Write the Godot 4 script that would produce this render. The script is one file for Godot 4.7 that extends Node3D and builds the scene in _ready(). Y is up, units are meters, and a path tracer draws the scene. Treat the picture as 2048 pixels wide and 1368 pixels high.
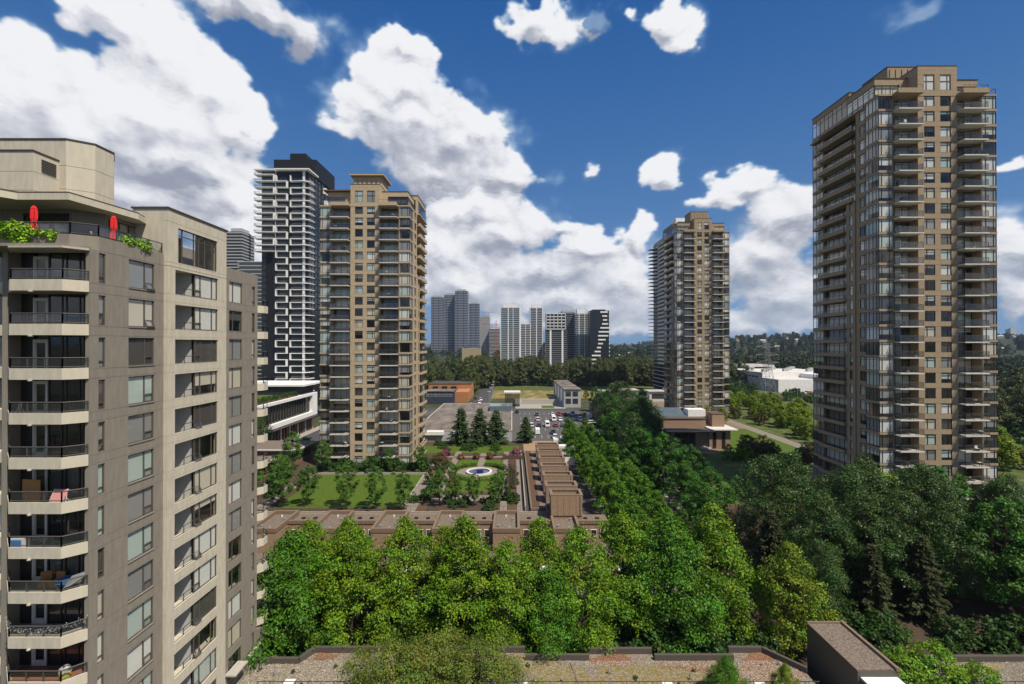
extends Node3D
# A downtown view from a balcony: tan apartment towers round a roof garden, street trees, a car park and a far skyline.
# x right, y up, the view runs along -z; street level is y = 0 and the camera stands 36 m above it.

var R := RandomNumberGenerator.new()
var mt := {}
var shared := {}
var taken := {}

class Shape:
	var v := PackedVector3Array()
	var n := PackedVector3Array()
	var c := PackedColorArray()
	var tint := Color(1, 1, 1)
	var tinted := false

	func tri(a: Vector3, b: Vector3, d: Vector3) -> void:
		var m := (b - a).cross(d - a).normalized()
		v.append(a); v.append(d); v.append(b)
		n.append(m); n.append(m); n.append(m)
		if tinted:
			c.append(tint); c.append(tint); c.append(tint)

	func quad(a: Vector3, b: Vector3, d: Vector3, e: Vector3) -> void:
		tri(a, b, d)
		tri(a, d, e)

	func box(p: Vector3, q: Vector3) -> void:
		var a := Vector3(minf(p.x, q.x), minf(p.y, q.y), minf(p.z, q.z))
		var b := Vector3(maxf(p.x, q.x), maxf(p.y, q.y), maxf(p.z, q.z))
		quad(Vector3(a.x, a.y, b.z), Vector3(b.x, a.y, b.z), Vector3(b.x, b.y, b.z), Vector3(a.x, b.y, b.z))
		quad(Vector3(b.x, a.y, a.z), Vector3(a.x, a.y, a.z), Vector3(a.x, b.y, a.z), Vector3(b.x, b.y, a.z))
		quad(Vector3(b.x, a.y, b.z), Vector3(b.x, a.y, a.z), Vector3(b.x, b.y, a.z), Vector3(b.x, b.y, b.z))
		quad(Vector3(a.x, a.y, a.z), Vector3(a.x, a.y, b.z), Vector3(a.x, b.y, b.z), Vector3(a.x, b.y, a.z))
		quad(Vector3(a.x, b.y, b.z), Vector3(b.x, b.y, b.z), Vector3(b.x, b.y, a.z), Vector3(a.x, b.y, a.z))
		quad(Vector3(a.x, a.y, a.z), Vector3(b.x, a.y, a.z), Vector3(b.x, a.y, b.z), Vector3(a.x, a.y, b.z))

	func bx(x0: float, x1: float, y0: float, y1: float, z0: float, z1: float) -> void:
		box(Vector3(x0, y0, z0), Vector3(x1, y1, z1))

	func prism(poly: Array, y0: float, y1: float) -> void:   # an outline in x, z raised from y0 to y1
		var area := 0.0
		for i in poly.size():
			var p: Vector2 = poly[i]
			var q: Vector2 = poly[(i + 1) % poly.size()]
			area += p.x * -q.y - q.x * -p.y
		var pts := poly.duplicate()
		if area < 0:
			pts.reverse()
		for i in pts.size():
			var p: Vector2 = pts[i]
			var q: Vector2 = pts[(i + 1) % pts.size()]
			quad(Vector3(p.x, y0, p.y), Vector3(q.x, y0, q.y), Vector3(q.x, y1, q.y), Vector3(p.x, y1, p.y))
		var idx := Geometry2D.triangulate_polygon(PackedVector2Array(pts))
		for i in range(0, idx.size(), 3):
			var a: Vector2 = pts[idx[i]]
			var b: Vector2 = pts[idx[i + 1]]
			var d: Vector2 = pts[idx[i + 2]]
			var up := (b - a).cross(d - a) < 0
			for y in [y0, y1]:
				var pa := Vector3(a.x, y, a.y)
				var pb := Vector3(b.x, y, b.y)
				var pd := Vector3(d.x, y, d.y)
				if up == (y == y1):
					tri(pa, pb, pd)
				else:
					tri(pa, pd, pb)

	func tube(pts: Array, rad: Array, sides := 6) -> void:   # round, smooth, capped by its taper
		for k in pts.size() - 1:
			var a: Vector3 = pts[k]
			var b: Vector3 = pts[k + 1]
			var dir := (b - a).normalized()
			var side := dir.cross(Vector3(0.31, 0.13, 0.94)).normalized()
			var other := dir.cross(side)
			for i in sides:
				var t0 := TAU * i / sides
				var t1 := TAU * (i + 1) / sides
				var d0 := side * cos(t0) + other * sin(t0)
				var d1 := side * cos(t1) + other * sin(t1)
				var r0: float = rad[k]
				var r1: float = rad[k + 1]
				var q := [a + d0 * r0, a + d1 * r0, b + d1 * r1, b + d0 * r1]
				var nn := [d0, d1, d1, d0]
				for j in [0, 2, 1, 0, 3, 2]:
					v.append(q[j]); n.append(nn[j])
					if tinted:
						c.append(tint)

	func bar(a: Vector3, b: Vector3, r: float) -> void:
		tube([a, b], [r, r], 4)

	func disc(centre: Vector3, r: float, h: float, sides := 24, inner := 0.0) -> void:
		for i in sides:
			var d0 := Vector3(cos(TAU * i / sides), 0, -sin(TAU * i / sides))
			var d1 := Vector3(cos(TAU * (i + 1) / sides), 0, -sin(TAU * (i + 1) / sides))
			var up := Vector3(0, h, 0)
			quad(centre + d0 * r, centre + d1 * r, centre + d1 * r + up, centre + d0 * r + up)
			quad(centre + d0 * inner + up, centre + d0 * r + up, centre + d1 * r + up, centre + d1 * inner + up)
			if inner > 0.0:
				quad(centre + d1 * inner, centre + d0 * inner, centre + d0 * inner + up, centre + d1 * inner + up)

	func leaf(p: Vector3, along: Vector3, across: Vector3, col: Color) -> void:   # a folded diamond
		var m := along.cross(across).normalized()
		var fold := m * across.length() * 0.35
		var tip := p + along
		var a := p + along * 0.45 + across + fold
		var b := p + along * 0.45 - across + fold
		v.append(p); v.append(a); v.append(tip)
		v.append(p); v.append(tip); v.append(b)
		for i in 6:
			n.append(m); c.append(col)

	func mesh() -> ArrayMesh:
		var arr := []
		arr.resize(Mesh.ARRAY_MAX)
		arr[Mesh.ARRAY_VERTEX] = v
		arr[Mesh.ARRAY_NORMAL] = n
		if c.size() == v.size():
			arr[Mesh.ARRAY_COLOR] = c
		var m := ArrayMesh.new()
		m.add_surface_from_arrays(Mesh.PRIMITIVE_TRIANGLES, arr)
		return m


func numbered(called: String) -> String:
	var k: int = taken.get(called, 0)
	taken[called] = k + 1
	return called if k == 0 else "%s_%03d" % [called, k]

func meta(o: Node, label: String, category: String, group := "", kind := ""):
	if label: o.set_meta("label", label)
	if category: o.set_meta("category", category)
	if group: o.set_meta("group", group)
	if kind: o.set_meta("kind", kind)
	return o

func thing(called: String, label: String, category: String, at := Vector3.ZERO, turn := 0.0, group := "") -> Node3D:
	var o := Node3D.new()
	o.name = numbered(called)
	add_child(o)
	o.position = at
	o.rotation.y = turn
	return meta(o, label, category, group)

func put(called: String, m: Mesh, material: Material, parent: Node3D, at := Vector3.ZERO, turn := 0.0) -> MeshInstance3D:
	var o := MeshInstance3D.new()
	o.name = called
	o.mesh = m
	o.material_override = material
	o.position = at
	o.rotation.y = turn
	parent.add_child(o, true)
	return o

func solo(called: String, s: Shape, material: Material, label: String, category: String, group := "") -> MeshInstance3D:
	var o := put(numbered(called), s.mesh(), material, self)
	return meta(o, label, category, group)

func structure(called: String, s: Shape, material: Material) -> MeshInstance3D:
	var o := put(numbered(called), s.mesh(), material, self)
	o.set_meta("kind", "structure")
	return o

func empty(called: String, parent: Node3D, at := Vector3.ZERO, turn := 0.0) -> Node3D:
	var o := Node3D.new()
	o.name = called
	o.position = at
	o.rotation.y = turn
	parent.add_child(o, true)
	return o

func keep(key: String, make: Callable) -> Mesh:
	if not shared.has(key):
		var s := Shape.new()
		make.call(s)
		shared[key] = s.mesh()
	return shared[key]

func boxes(list: Array) -> Shape:   # each entry x0 x1 y0 y1 z0 z1
	var s := Shape.new()
	for b in list:
		s.bx(b[0], b[1], b[2], b[3], b[4], b[5])
	return s

func ordinal(k: int) -> String:
	if k < 20:
		return ORD[k]
	var tens := ["twent", "thirt", "fort", "fift", "sixt", "sevent", "eight", "ninet"]
	var n := k + 1
	var t := n / 10 - 2
	if t > 7:
		return "hundred and " + ordinal(n - 101) if n > 100 else "hundredth"
	return tens[t] + ("ieth" if n % 10 == 0 else "y-" + ORD[n % 10 - 1])

# look-alikes of one group are told apart by their order across the view
func rank_labels() -> void:
	var by := {}
	for o in get_children():
		if o.has_meta("label") and not o.has_meta("kind"):
			var l: String = o.get_meta("label")
			if not by.has(l):
				by[l] = []
			by[l].append(o)
	for l in by:
		var list: Array = by[l]
		if list.size() < 2:
			continue
		list.sort_custom(func(a, b): return a.position.x / -a.position.z < b.position.x / -b.position.z)
		for i in list.size():
			list[i].set_meta("label", "%s, %s from the left" % [l, ordinal(i)])

const ORD := ["first", "second", "third", "fourth", "fifth", "sixth", "seventh", "eighth", "ninth", "tenth", "eleventh", "twelfth", "thirteenth", "fourteenth", "fifteenth", "sixteenth", "seventeenth", "eighteenth", "nineteenth", "twentieth"]

# ---------------------------------------------------------------- materials
func noise_tex(freq: float, lo: Color, hi: Color, kind := FastNoiseLite.TYPE_SIMPLEX_SMOOTH, octaves := 4, size := 512, mid := -1.0) -> NoiseTexture2D:
	var f := FastNoiseLite.new()
	f.noise_type = kind
	f.frequency = freq
	f.fractal_octaves = octaves
	f.seed = taken.size() + int(freq * 1000.0)
	if kind == FastNoiseLite.TYPE_CELLULAR:
		f.cellular_return_type = FastNoiseLite.RETURN_CELL_VALUE
	var g := Gradient.new()
	g.set_color(0, lo)
	g.set_color(1, hi)
	if mid > 0.0:
		g.set_offset(0, mid - 0.18)
		g.set_offset(1, mid + 0.18)
	var t := NoiseTexture2D.new()
	t.width = size
	t.height = size
	t.seamless = true
	t.noise = f
	t.color_ramp = g
	return t

func grey(x: float) -> Color:
	return Color(x, x, x)

func mk(called: String, r: float, g: float, b: float, rough := 0.85, tex = null, scale := Vector3.ONE, spec := 0.4) -> StandardMaterial3D:
	var m := StandardMaterial3D.new()
	m.resource_name = called
	m.albedo_color = Color(r, g, b).linear_to_srgb()
	m.roughness = rough
	m.metallic_specular = spec
	if tex:
		m.albedo_texture = tex
		m.uv1_triplanar = true
		m.uv1_world_triplanar = true
		m.uv1_scale = scale
	mt[called] = m
	return m

func glass(called: String, r: float, g: float, b: float, a: float, spec := 0.5) -> void:
	var m := mk(called, r, g, b, 0.04, null, Vector3.ONE, spec)
	m.albedo_color.a = a
	m.transparency = BaseMaterial3D.TRANSPARENCY_ALPHA

func leafy(called: String, rough := 0.55, back := 0.35) -> void:
	var m := mk(called, 1, 1, 1, rough, null, Vector3.ONE, 0.35)
	m.vertex_color_use_as_albedo = true
	m.cull_mode = BaseMaterial3D.CULL_DISABLED
	m.backlight_enabled = true
	m.backlight = Color(back * 0.62, back, back * 0.08).linear_to_srgb()

func make_materials() -> void:
	var mottle := noise_tex(0.012, grey(0.90), grey(1.0))
	var streak := noise_tex(0.02, grey(0.90), grey(1.0), FastNoiseLite.TYPE_SIMPLEX_SMOOTH, 5)
	var grain := noise_tex(0.12, grey(0.72), grey(1.0), FastNoiseLite.TYPE_SIMPLEX, 3)
	var pebble := noise_tex(0.09, Color(0.45, 0.42, 0.40), Color(1.0, 0.97, 0.93), FastNoiseLite.TYPE_CELLULAR, 2, 1024)
	var asphalt := noise_tex(0.05, Color(0.75, 0.75, 0.76), Color(1, 1, 1), FastNoiseLite.TYPE_SIMPLEX, 5)
	var patch := noise_tex(0.008, Color(0.62, 0.66, 0.55), Color(1, 1, 1), FastNoiseLite.TYPE_SIMPLEX_SMOOTH, 5)
	var mossy := noise_tex(0.02, Color(0.53, 0.48, 0.41), Color(0.43, 0.41, 0.18), FastNoiseLite.TYPE_SIMPLEX_SMOOTH, 8, 1024, 0.5)
	var V := Vector3.ONE
	# walls
	mk("tan_wall", 0.45, 0.365, 0.25, 0.85, streak, Vector3(0.22, 0.05, 0.22))
	mk("brown_wall", 0.335, 0.26, 0.175, 0.85, streak, Vector3(0.22, 0.05, 0.22))
	mk("grey_wall", 0.245, 0.223, 0.19, 0.88, streak, Vector3(0.25, 0.05, 0.25))
	mk("cream_wall", 0.54, 0.505, 0.415, 0.88, streak, Vector3(0.25, 0.05, 0.25))
	mk("concrete", 0.42, 0.40, 0.36, 0.9, mottle, V * 0.4)
	mk("white_concrete", 0.62, 0.60, 0.56, 0.85, mottle, V * 0.3)
	mk("white_panel", 0.80, 0.81, 0.82, 0.6, mottle, V * 0.2)
	mk("black_panel", 0.010, 0.011, 0.014, 0.55, mottle, V * 0.2)
	mk("townhouse_wall", 0.31, 0.215, 0.145, 0.9, streak, Vector3(0.3, 0.1, 0.3))
	mk("townhouse_trim", 0.20, 0.145, 0.105, 0.85, mottle, V * 0.5)
	mk("brick", 0.26, 0.16, 0.11, 0.9, grain, V * 1.5)
	mk("orange_wall", 0.42, 0.19, 0.085, 0.9, streak, Vector3(0.1, 0.04, 0.1))
	mk("navy_wall", 0.035, 0.045, 0.075, 0.8, mottle, V * 0.2)
	mk("beige_wall", 0.36, 0.30, 0.19, 0.9, mottle, V * 0.1)
	mk("white_wall", 0.80, 0.80, 0.80, 0.8, mottle, V * 0.08)
	mk("pale_grey_wall", 0.42, 0.43, 0.45, 0.85, mottle, V * 0.08)
	mk("inner_wall", 0.26, 0.245, 0.22, 0.9)
	mk("bay_shade", 0.17, 0.17, 0.175, 0.6)  # dark grey standing in for the shade inside open bays
	mk("ceiling", 0.34, 0.31, 0.26, 0.9, mottle, V * 0.4)
	mk("roof_cap", 0.06, 0.05, 0.042, 0.7)
	mk("brown_cap", 0.12, 0.08, 0.058, 0.7, mottle, V * 0.5)
	# metal and glass
	mk("bronze", 0.022, 0.019, 0.017, 0.45, null, V, 0.5)
	mk("grey_frame", 0.085, 0.075, 0.066, 0.5)
	mk("rail_metal", 0.065, 0.06, 0.058, 0.45)
	mk("grey_metal", 0.36, 0.37, 0.38, 0.4)
	mk("galvanised", 0.26, 0.27, 0.28, 0.5)
	mk("door_white", 0.55, 0.54, 0.50, 0.6)
	glass("pane", 0.02, 0.03, 0.03, 0.05, 0.45)
	glass("rail_glass", 0.05, 0.06, 0.065, 0.14, 0.45)
	glass("dark_pane", 0.01, 0.014, 0.018, 0.4, 0.5)
	mk("far_glass", 0.018, 0.024, 0.03, 0.14, null, V, 0.45)
	mk("far_glass_green", 0.05, 0.085, 0.09, 0.14, null, V, 0.7)
	mk("far_glass_blue", 0.035, 0.052, 0.082, 0.16, null, V, 0.6)
	mk("skylight", 0.10, 0.14, 0.17, 0.1, null, V, 0.8)
	# blinds, in the order used by add_window
	mk("blind_white", 0.76, 0.78, 0.74, 0.8)
	mk("blind_cream", 0.64, 0.61, 0.50, 0.8)
	mk("blind_green", 0.50, 0.60, 0.56, 0.8)
	mk("blind_grey", 0.30, 0.31, 0.31, 0.8)
	mk("curtain_dark", 0.09, 0.085, 0.08, 0.9)
	mk("blind_yellow", 0.62, 0.55, 0.12, 0.8)
	# ground
	mk("earth", 0.075, 0.085, 0.04, 0.95, patch, V * 0.02)
	mk("asphalt", 0.105, 0.103, 0.10, 0.9, asphalt, V * 0.08)
	mk("road", 0.075, 0.076, 0.08, 0.9, asphalt, V * 0.1)
	mk("pavement", 0.33, 0.31, 0.28, 0.9, mottle, V * 0.3)
	mk("path", 0.27, 0.235, 0.20, 0.9, grain, V * 0.6)
	mk("soil", 0.085, 0.058, 0.038, 0.95, grain, V * 0.5)
	mk("mulch", 0.13, 0.075, 0.042, 0.95, grain, V * 0.8)
	mk("lawn", 0.092, 0.15, 0.013, 0.95, noise_tex(0.02, Color(0.62, 0.74, 0.55), Color(1.0, 0.92, 0.85), FastNoiseLite.TYPE_SIMPLEX_SMOOTH, 6), Vector3(0.12, 0.12, 0.12))
	mk("dry_field", 0.36, 0.27, 0.135, 0.95, noise_tex(0.012, Color(0.45, 0.55, 0.35), Color(1, 0.97, 0.9), FastNoiseLite.TYPE_SIMPLEX_SMOOTH, 6), V * 0.02)
	mk("wild_grass", 0.105, 0.135, 0.035, 0.95, patch, V * 0.06)
	mk("gravel", 0.37, 0.345, 0.295, 0.95, pebble, V * 0.15)
	mk("dark_gravel", 0.30, 0.268, 0.24, 0.95, pebble, V * 0.15)
	mk("moss_gravel", 0.95, 0.92, 0.9, 0.95, mossy, V * 0.10)
	mk("rust_gravel", 0.36, 0.21, 0.14, 0.95, pebble, V * 0.15)
	mk("warehouse_roof", 0.225, 0.195, 0.165, 0.95, noise_tex(0.01, Color(0.62, 0.62, 0.64), Color(1, 1, 1), FastNoiseLite.TYPE_SIMPLEX_SMOOTH, 6), Vector3(0.035, 0.035, 0.012))
	mk("pool_blue", 0.012, 0.02, 0.10, 0.06, null, V, 0.6)
	mk("white_line", 0.6, 0.6, 0.58, 0.8)
	mk("ballast", 0.20, 0.15, 0.12, 0.95, grain, V)
	mk("hill_green", 0.028, 0.045, 0.022, 0.95, patch, V * 0.01)
	mk("timber", 0.10, 0.065, 0.045, 0.85, grain, Vector3(2, 0.3, 2))
	mk("bark", 0.075, 0.055, 0.042, 0.95, grain, Vector3(2, 0.4, 2))
	mk("pale_bark", 0.22, 0.19, 0.16, 0.95, grain, Vector3(2, 0.4, 2))
	# small things
	mk("red_cloth", 0.62, 0.02, 0.028, 0.85)
	mk("crane_red", 0.42, 0.06, 0.04, 0.6)
	mk("tyre", 0.015, 0.015, 0.016, 0.9)
	mk("car_glass", 0.01, 0.012, 0.016, 0.06, null, V, 0.6)
	for k in [["white", 0.72, 0.72, 0.72], ["black", 0.014, 0.014, 0.016], ["silver", 0.40, 0.41, 0.42], ["grey", 0.12, 0.125, 0.135], ["dark blue", 0.022, 0.035, 0.085], ["red", 0.32, 0.018, 0.02]]:
		var m := mk("paint_" + k[0], k[1], k[2], k[3], 0.3)
		m.clearcoat_enabled = true
		m.clearcoat = 0.6
		m.clearcoat_roughness = 0.05
	mk("cardboard", 0.40, 0.21, 0.075, 0.9, mottle, V)
	mk("pink_cloth", 0.62, 0.27, 0.28, 0.85)
	mk("blue_cloth", 0.035, 0.20, 0.48, 0.8)
	mk("yellow_plastic", 0.66, 0.60, 0.04, 0.5)
	mk("terracotta_tile", 0.36, 0.12, 0.065, 0.8, grain, V)
	mk("tinsel", 0.32, 0.33, 0.34, 0.3)
	mk("white_plastic", 0.70, 0.70, 0.70, 0.5)
	mk("black_plastic", 0.014, 0.014, 0.015, 0.4)
	leafy("leaf", 0.55, 0.42)
	leafy("needle", 0.7, 0.06)
	leafy("gloss_leaf", 0.46, 0.2)
	leafy("petal", 0.7, 0.3)

# ---------------------------------------------------------------- sky
# Cumulus as azimuth, elevation, half width, half height (degrees) and how grey each heap is.
const HEAPS := [[-46.7,21.0,4.5,4.1,0.00],[-40.4,28.5,3.5,2.2,0.00],[-42.8,28.1,1.5,1.0,0.00],[-37.3,26.8,4.6,4.4,0.00],[-33.1,24.6,4.0,3.9,0.00],[-30.2,22.6,2.6,1.8,0.00],[-44.5,18.9,6.7,3.6,0.10],[-38.5,21.5,6.6,3.8,0.05],[-45.1,21.5,2.2,2.3,0.55],[-37.3,17.8,7.6,2.3,0.60],[-33.1,17.8,3.3,1.7,0.50],[-40.4,13.6,8.0,3.2,0.60],[-31.6,15.1,3.4,3.0,0.05],[-30.6,11.6,2.6,4.2,0.10],[-46.7,15.1,3.6,2.4,0.30],[-29.9,33.0,6.1,1.7,0.60],[-25.2,31.8,2.3,2.3,0.65],[-13.1,32.4,3.3,2.0,0.00],[-13.8,29.2,5.0,3.0,0.00],[-12.0,26.0,7.8,3.7,0.15],[-7.5,23.7,7.4,3.4,0.30],[-16.5,26.5,4.3,2.0,0.05],[-20.2,24.1,3.1,1.0,0.40],[-0.9,20.4,4.7,2.2,0.30],[-3.7,25.4,2.2,1.8,0.10],[-9.0,20.4,6.8,3.3,0.60],[-5.3,16.6,5.9,2.3,0.10],[-0.9,13.5,7.2,3.0,0.25],[9.7,12.1,4.3,2.1,0.00],[7.0,14.7,2.8,1.1,0.15],[3.5,9.2,10.7,2.9,0.55],[-8.4,11.6,3.7,4.5,0.15],[-4.6,7.4,8.1,3.4,0.40],[13.4,7.8,5.4,3.9,0.25],[7.9,5.2,16.1,2.5,0.45],[16.0,13.4,1.6,2.3,0.10],[4.8,3.0,16.3,1.4,0.35],[2.9,35.4,4.7,1.8,0.15],[5.7,34.0,2.5,1.1,0.20],[19.4,33.9,2.8,1.8,0.15],[21.3,31.9,1.4,1.2,0.10],[14.8,35.3,1.3,0.6,0.30],[10.3,35.0,1.6,1.4,0.70],[18.1,19.7,2.6,1.7,0.10],[10.8,20.6,1.1,1.0,0.40],[24.0,16.9,2.0,1.4,0.20],[26.4,15.8,1.3,1.0,0.30],[28.6,17.3,3.0,1.7,0.10],[31.2,13.9,3.9,3.1,0.35],[29.6,9.9,5.0,3.2,0.45],[30.5,5.3,5.6,3.8,0.50],[26.6,8.3,3.0,3.3,0.45],[28.6,2.7,8.7,1.5,0.50],[47.9,15.3,1.0,0.5,0.15],[48.0,7.9,1.8,2.5,0.50],[48.2,3.7,2.0,2.9,0.50],[41.2,28.7,1.7,0.7,0.70],[38.6,4.3,7.7,2.9,0.50],[42.2,7.8,5.5,3.2,0.40],[-19.6,7.5,16.8,4.7,0.35],[-38.5,6.3,11.6,4.4,0.40],[20.0,4.0,7.0,1.6,0.55],[22.0,9.5,4.5,1.2,0.5],[35.0,2.0,14.0,0.8,0.6],[12.0,1.6,9.0,0.7,0.6],[-20,52,9,4,0.2],[25,48,8,4,0.1],[5,60,14,5,0.2],[40,58,9,5,0.1],[-48,46,8,4,0.2],[-30,72,20,5,0.2],[30,74,16,4,0.1]]

func heap_field() -> Array:   # how deep inside a heap each half degree lies, and how grey it is there
	var depth := PackedFloat32Array()
	var greys := PackedFloat32Array()
	depth.resize(241 * 181)
	greys.resize(241 * 181)
	for j in 181:
		for i in 241:
			var az := i * 0.5 - 60.0
			var el := j * 0.5
			var most := -1.0
			var sum := 0.0
			var wg := 0.0001
			var g := 0.0
			for h in HEAPS:
				var x: float = (az - h[0]) / h[2]
				if absf(x) > 2.0:
					continue
				var y: float = (el - h[1]) / h[3]
				if absf(y) > 2.0:
					continue
				var d: float = (1.0 - sqrt(x * x + y * y)) * minf(1.0, 0.5 + h[3] * 0.2)
				var w := exp(5.0 * d)
				sum += w
				wg += w
				g += w * float(h[4])
				most = maxf(most, d)
			var edge := clampf((59.0 - absf(az)) / 6.0, 0.0, 1.0)
			depth[j * 241 + i] = (log(sum) / 5.0 if sum > 0.0 else -1.0) * edge - (1.0 - edge)
			greys[j * 241 + i] = g / wg
	return [depth, greys]

func make_sky() -> Image:
	var W := 2048
	var H := 2048
	var field := heap_field()
	var depth: PackedFloat32Array = field[0]
	var greys: PackedFloat32Array = field[1]
	var puff := FastNoiseLite.new()
	puff.noise_type = FastNoiseLite.TYPE_CELLULAR
	puff.cellular_return_type = FastNoiseLite.RETURN_DISTANCE
	puff.cellular_distance_function = FastNoiseLite.DISTANCE_EUCLIDEAN
	puff.fractal_octaves = 5
	puff.fractal_gain = 0.52
	puff.frequency = 0.26
	puff.domain_warp_enabled = true
	puff.domain_warp_amplitude = 1.6
	puff.domain_warp_frequency = 0.22
	puff.seed = 11
	var wisp := FastNoiseLite.new()
	wisp.noise_type = FastNoiseLite.TYPE_SIMPLEX_SMOOTH
	wisp.fractal_octaves = 5
	wisp.frequency = 0.16
	wisp.seed = 5
	var soft: FastNoiseLite = puff.duplicate()
	soft.fractal_octaves = 3
	var third := 683                      # 120 degrees of columns
	var rows := 1024
	var tile := PackedByteArray()
	tile.resize(third * rows * 3)
	var top := Vector3(0.165, 0.36, 0.615)
	var low := Vector3(0.54, 0.68, 0.83)
	var haze := Vector3(0.36, 0.50, 0.63)
	for r in rows:
		var el := (r + 0.5) * 90.0 / rows     # row 0 of the tile lies at the horizon
		var t := clampf(el / 38.0, 0.0, 1.0)
		var air := low.lerp(top, pow(t, 0.62)).lerp(haze, clampf(1.0 - el / 5.0, 0.0, 1.0) * 0.55)
		for k in third:
			var az := (k + 0.5) * 120.0 / third - 60.0
			var wx := wisp.get_noise_2d(az, el * 1.3) * 2.3
			var wy := wisp.get_noise_2d(az + 91.0, el * 1.3) * 1.5
			var ax := clampf((az + wx + 60.0) * 2.0, 0.0, 239.9)
			var ay := clampf((el + wy) * 2.0, 0.0, 179.9)
			var i := int(ax)
			var j := int(ay)
			var fx := ax - i
			var fy := ay - j
			var o := j * 241 + i
			var d := (depth[o] * (1.0 - fx) + depth[o + 1] * fx) * (1.0 - fy) + (depth[o + 241] * (1.0 - fx) + depth[o + 242] * fx) * fy
			var rgb := air
			if d > -0.9:
				var p := -puff.get_noise_2d(az, el * 1.15) - 0.52          # high in the middle of a puff
				var big := wisp.get_noise_2d(az * 0.45 + 300.0, el * 0.6)
				var near := clampf(1.0 - el / 15.0, 0.0, 1.0)            # long rows of far heaps break up towards the horizon
				var h := d * (1.0 - 0.25 * near) + p * (0.62 + 0.35 * near) + big * (0.10 + 0.55 * near) - 0.10 * near
				var g := minf(greys[o] + 0.30 * near, 0.64) if greys[o] < 0.66 else greys[o]
				var a := clampf((h + 0.05) / (0.17 + 0.26 * g), 0.0, 1.0)
				a = a * a * (3.0 - 2.0 * a)
				var veil := clampf((h + 0.34 + big * 0.3) / 0.6, 0.0, 1.0) * clampf(0.55 + big * 1.4, 0.0, 1.0)
				a = maxf(a, veil * veil * 0.75)
				if a > 0.0:
					var q := -soft.get_noise_2d(az, el * 1.15)
					var q2 := -soft.get_noise_2d(az + 0.45, el * 1.15 + 0.8)
					var o2 := mini(o + 241 * 3 + 1, 241 * 181 - 2)
					var p3 := -puff.get_noise_2d(az + 0.10, el * 1.15 + 0.16) - 0.52
					var rise := clampf((d - depth[o2]) * 1.1, -0.45, 0.35) + (q - q2) * 0.45 + (p - p3) * 0.55 + p * 0.10
					var s := clampf(0.87 + rise * 0.9 - g * 0.72 + big * 0.22, 0.0, 1.0)
					var lit := Vector3(0.965, 0.965, 0.975)
					var shade := Vector3(0.60, 0.62, 0.685).lerp(Vector3(0.64, 0.685, 0.755), clampf(1.0 - el / 12.0, 0.0, 1.0))
					var cl := shade.lerp(lit, s * s * (3.0 - 2.0 * s))
					rgb = air.lerp(cl, a * (0.98 if g < 0.66 else 0.42))
			var at := (r * third + k) * 3
			tile[at] = int(clampf(rgb.x, 0, 1) * 255.0)
			tile[at + 1] = int(clampf(rgb.y, 0, 1) * 255.0)
			tile[at + 2] = int(clampf(rgb.z, 0, 1) * 255.0)
	var im := Image.create_empty(third, rows, false, Image.FORMAT_RGB8)
	im.set_data(third, rows, false, Image.FORMAT_RGB8, tile)
	im.flip_y()
	var out := Image.create_empty(W, H, false, Image.FORMAT_RGB8)
	out.fill(Color(0.40, 0.41, 0.38))
	var mirror: Image = im.duplicate()
	mirror.flip_x()
	var first := (W - third) / 2
	out.blit_rect(im, Rect2i(0, 0, third, rows), Vector2i(first, 0))
	out.blit_rect(mirror, Rect2i(0, 0, third, rows), Vector2i(first + third, 0))
	out.blit_rect(mirror, Rect2i(0, 0, third, rows), Vector2i(first - third, 0))
	var turned := Image.create_empty(W, H, false, Image.FORMAT_RGB8)   # -z lies at the edge of a panorama
	turned.blit_rect(out, Rect2i(W / 2, 0, W / 2, H), Vector2i(0, 0))
	turned.blit_rect(out, Rect2i(0, 0, W / 2, H), Vector2i(W / 2, 0))
	return turned

# ---------------------------------------------------------------- windows and balconies
const BLINDS := ["blind_white", "blind_cream", "blind_green", "blind_grey", "blind_white", "blind_green", "curtain_dark", "blind_grey"]

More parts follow.
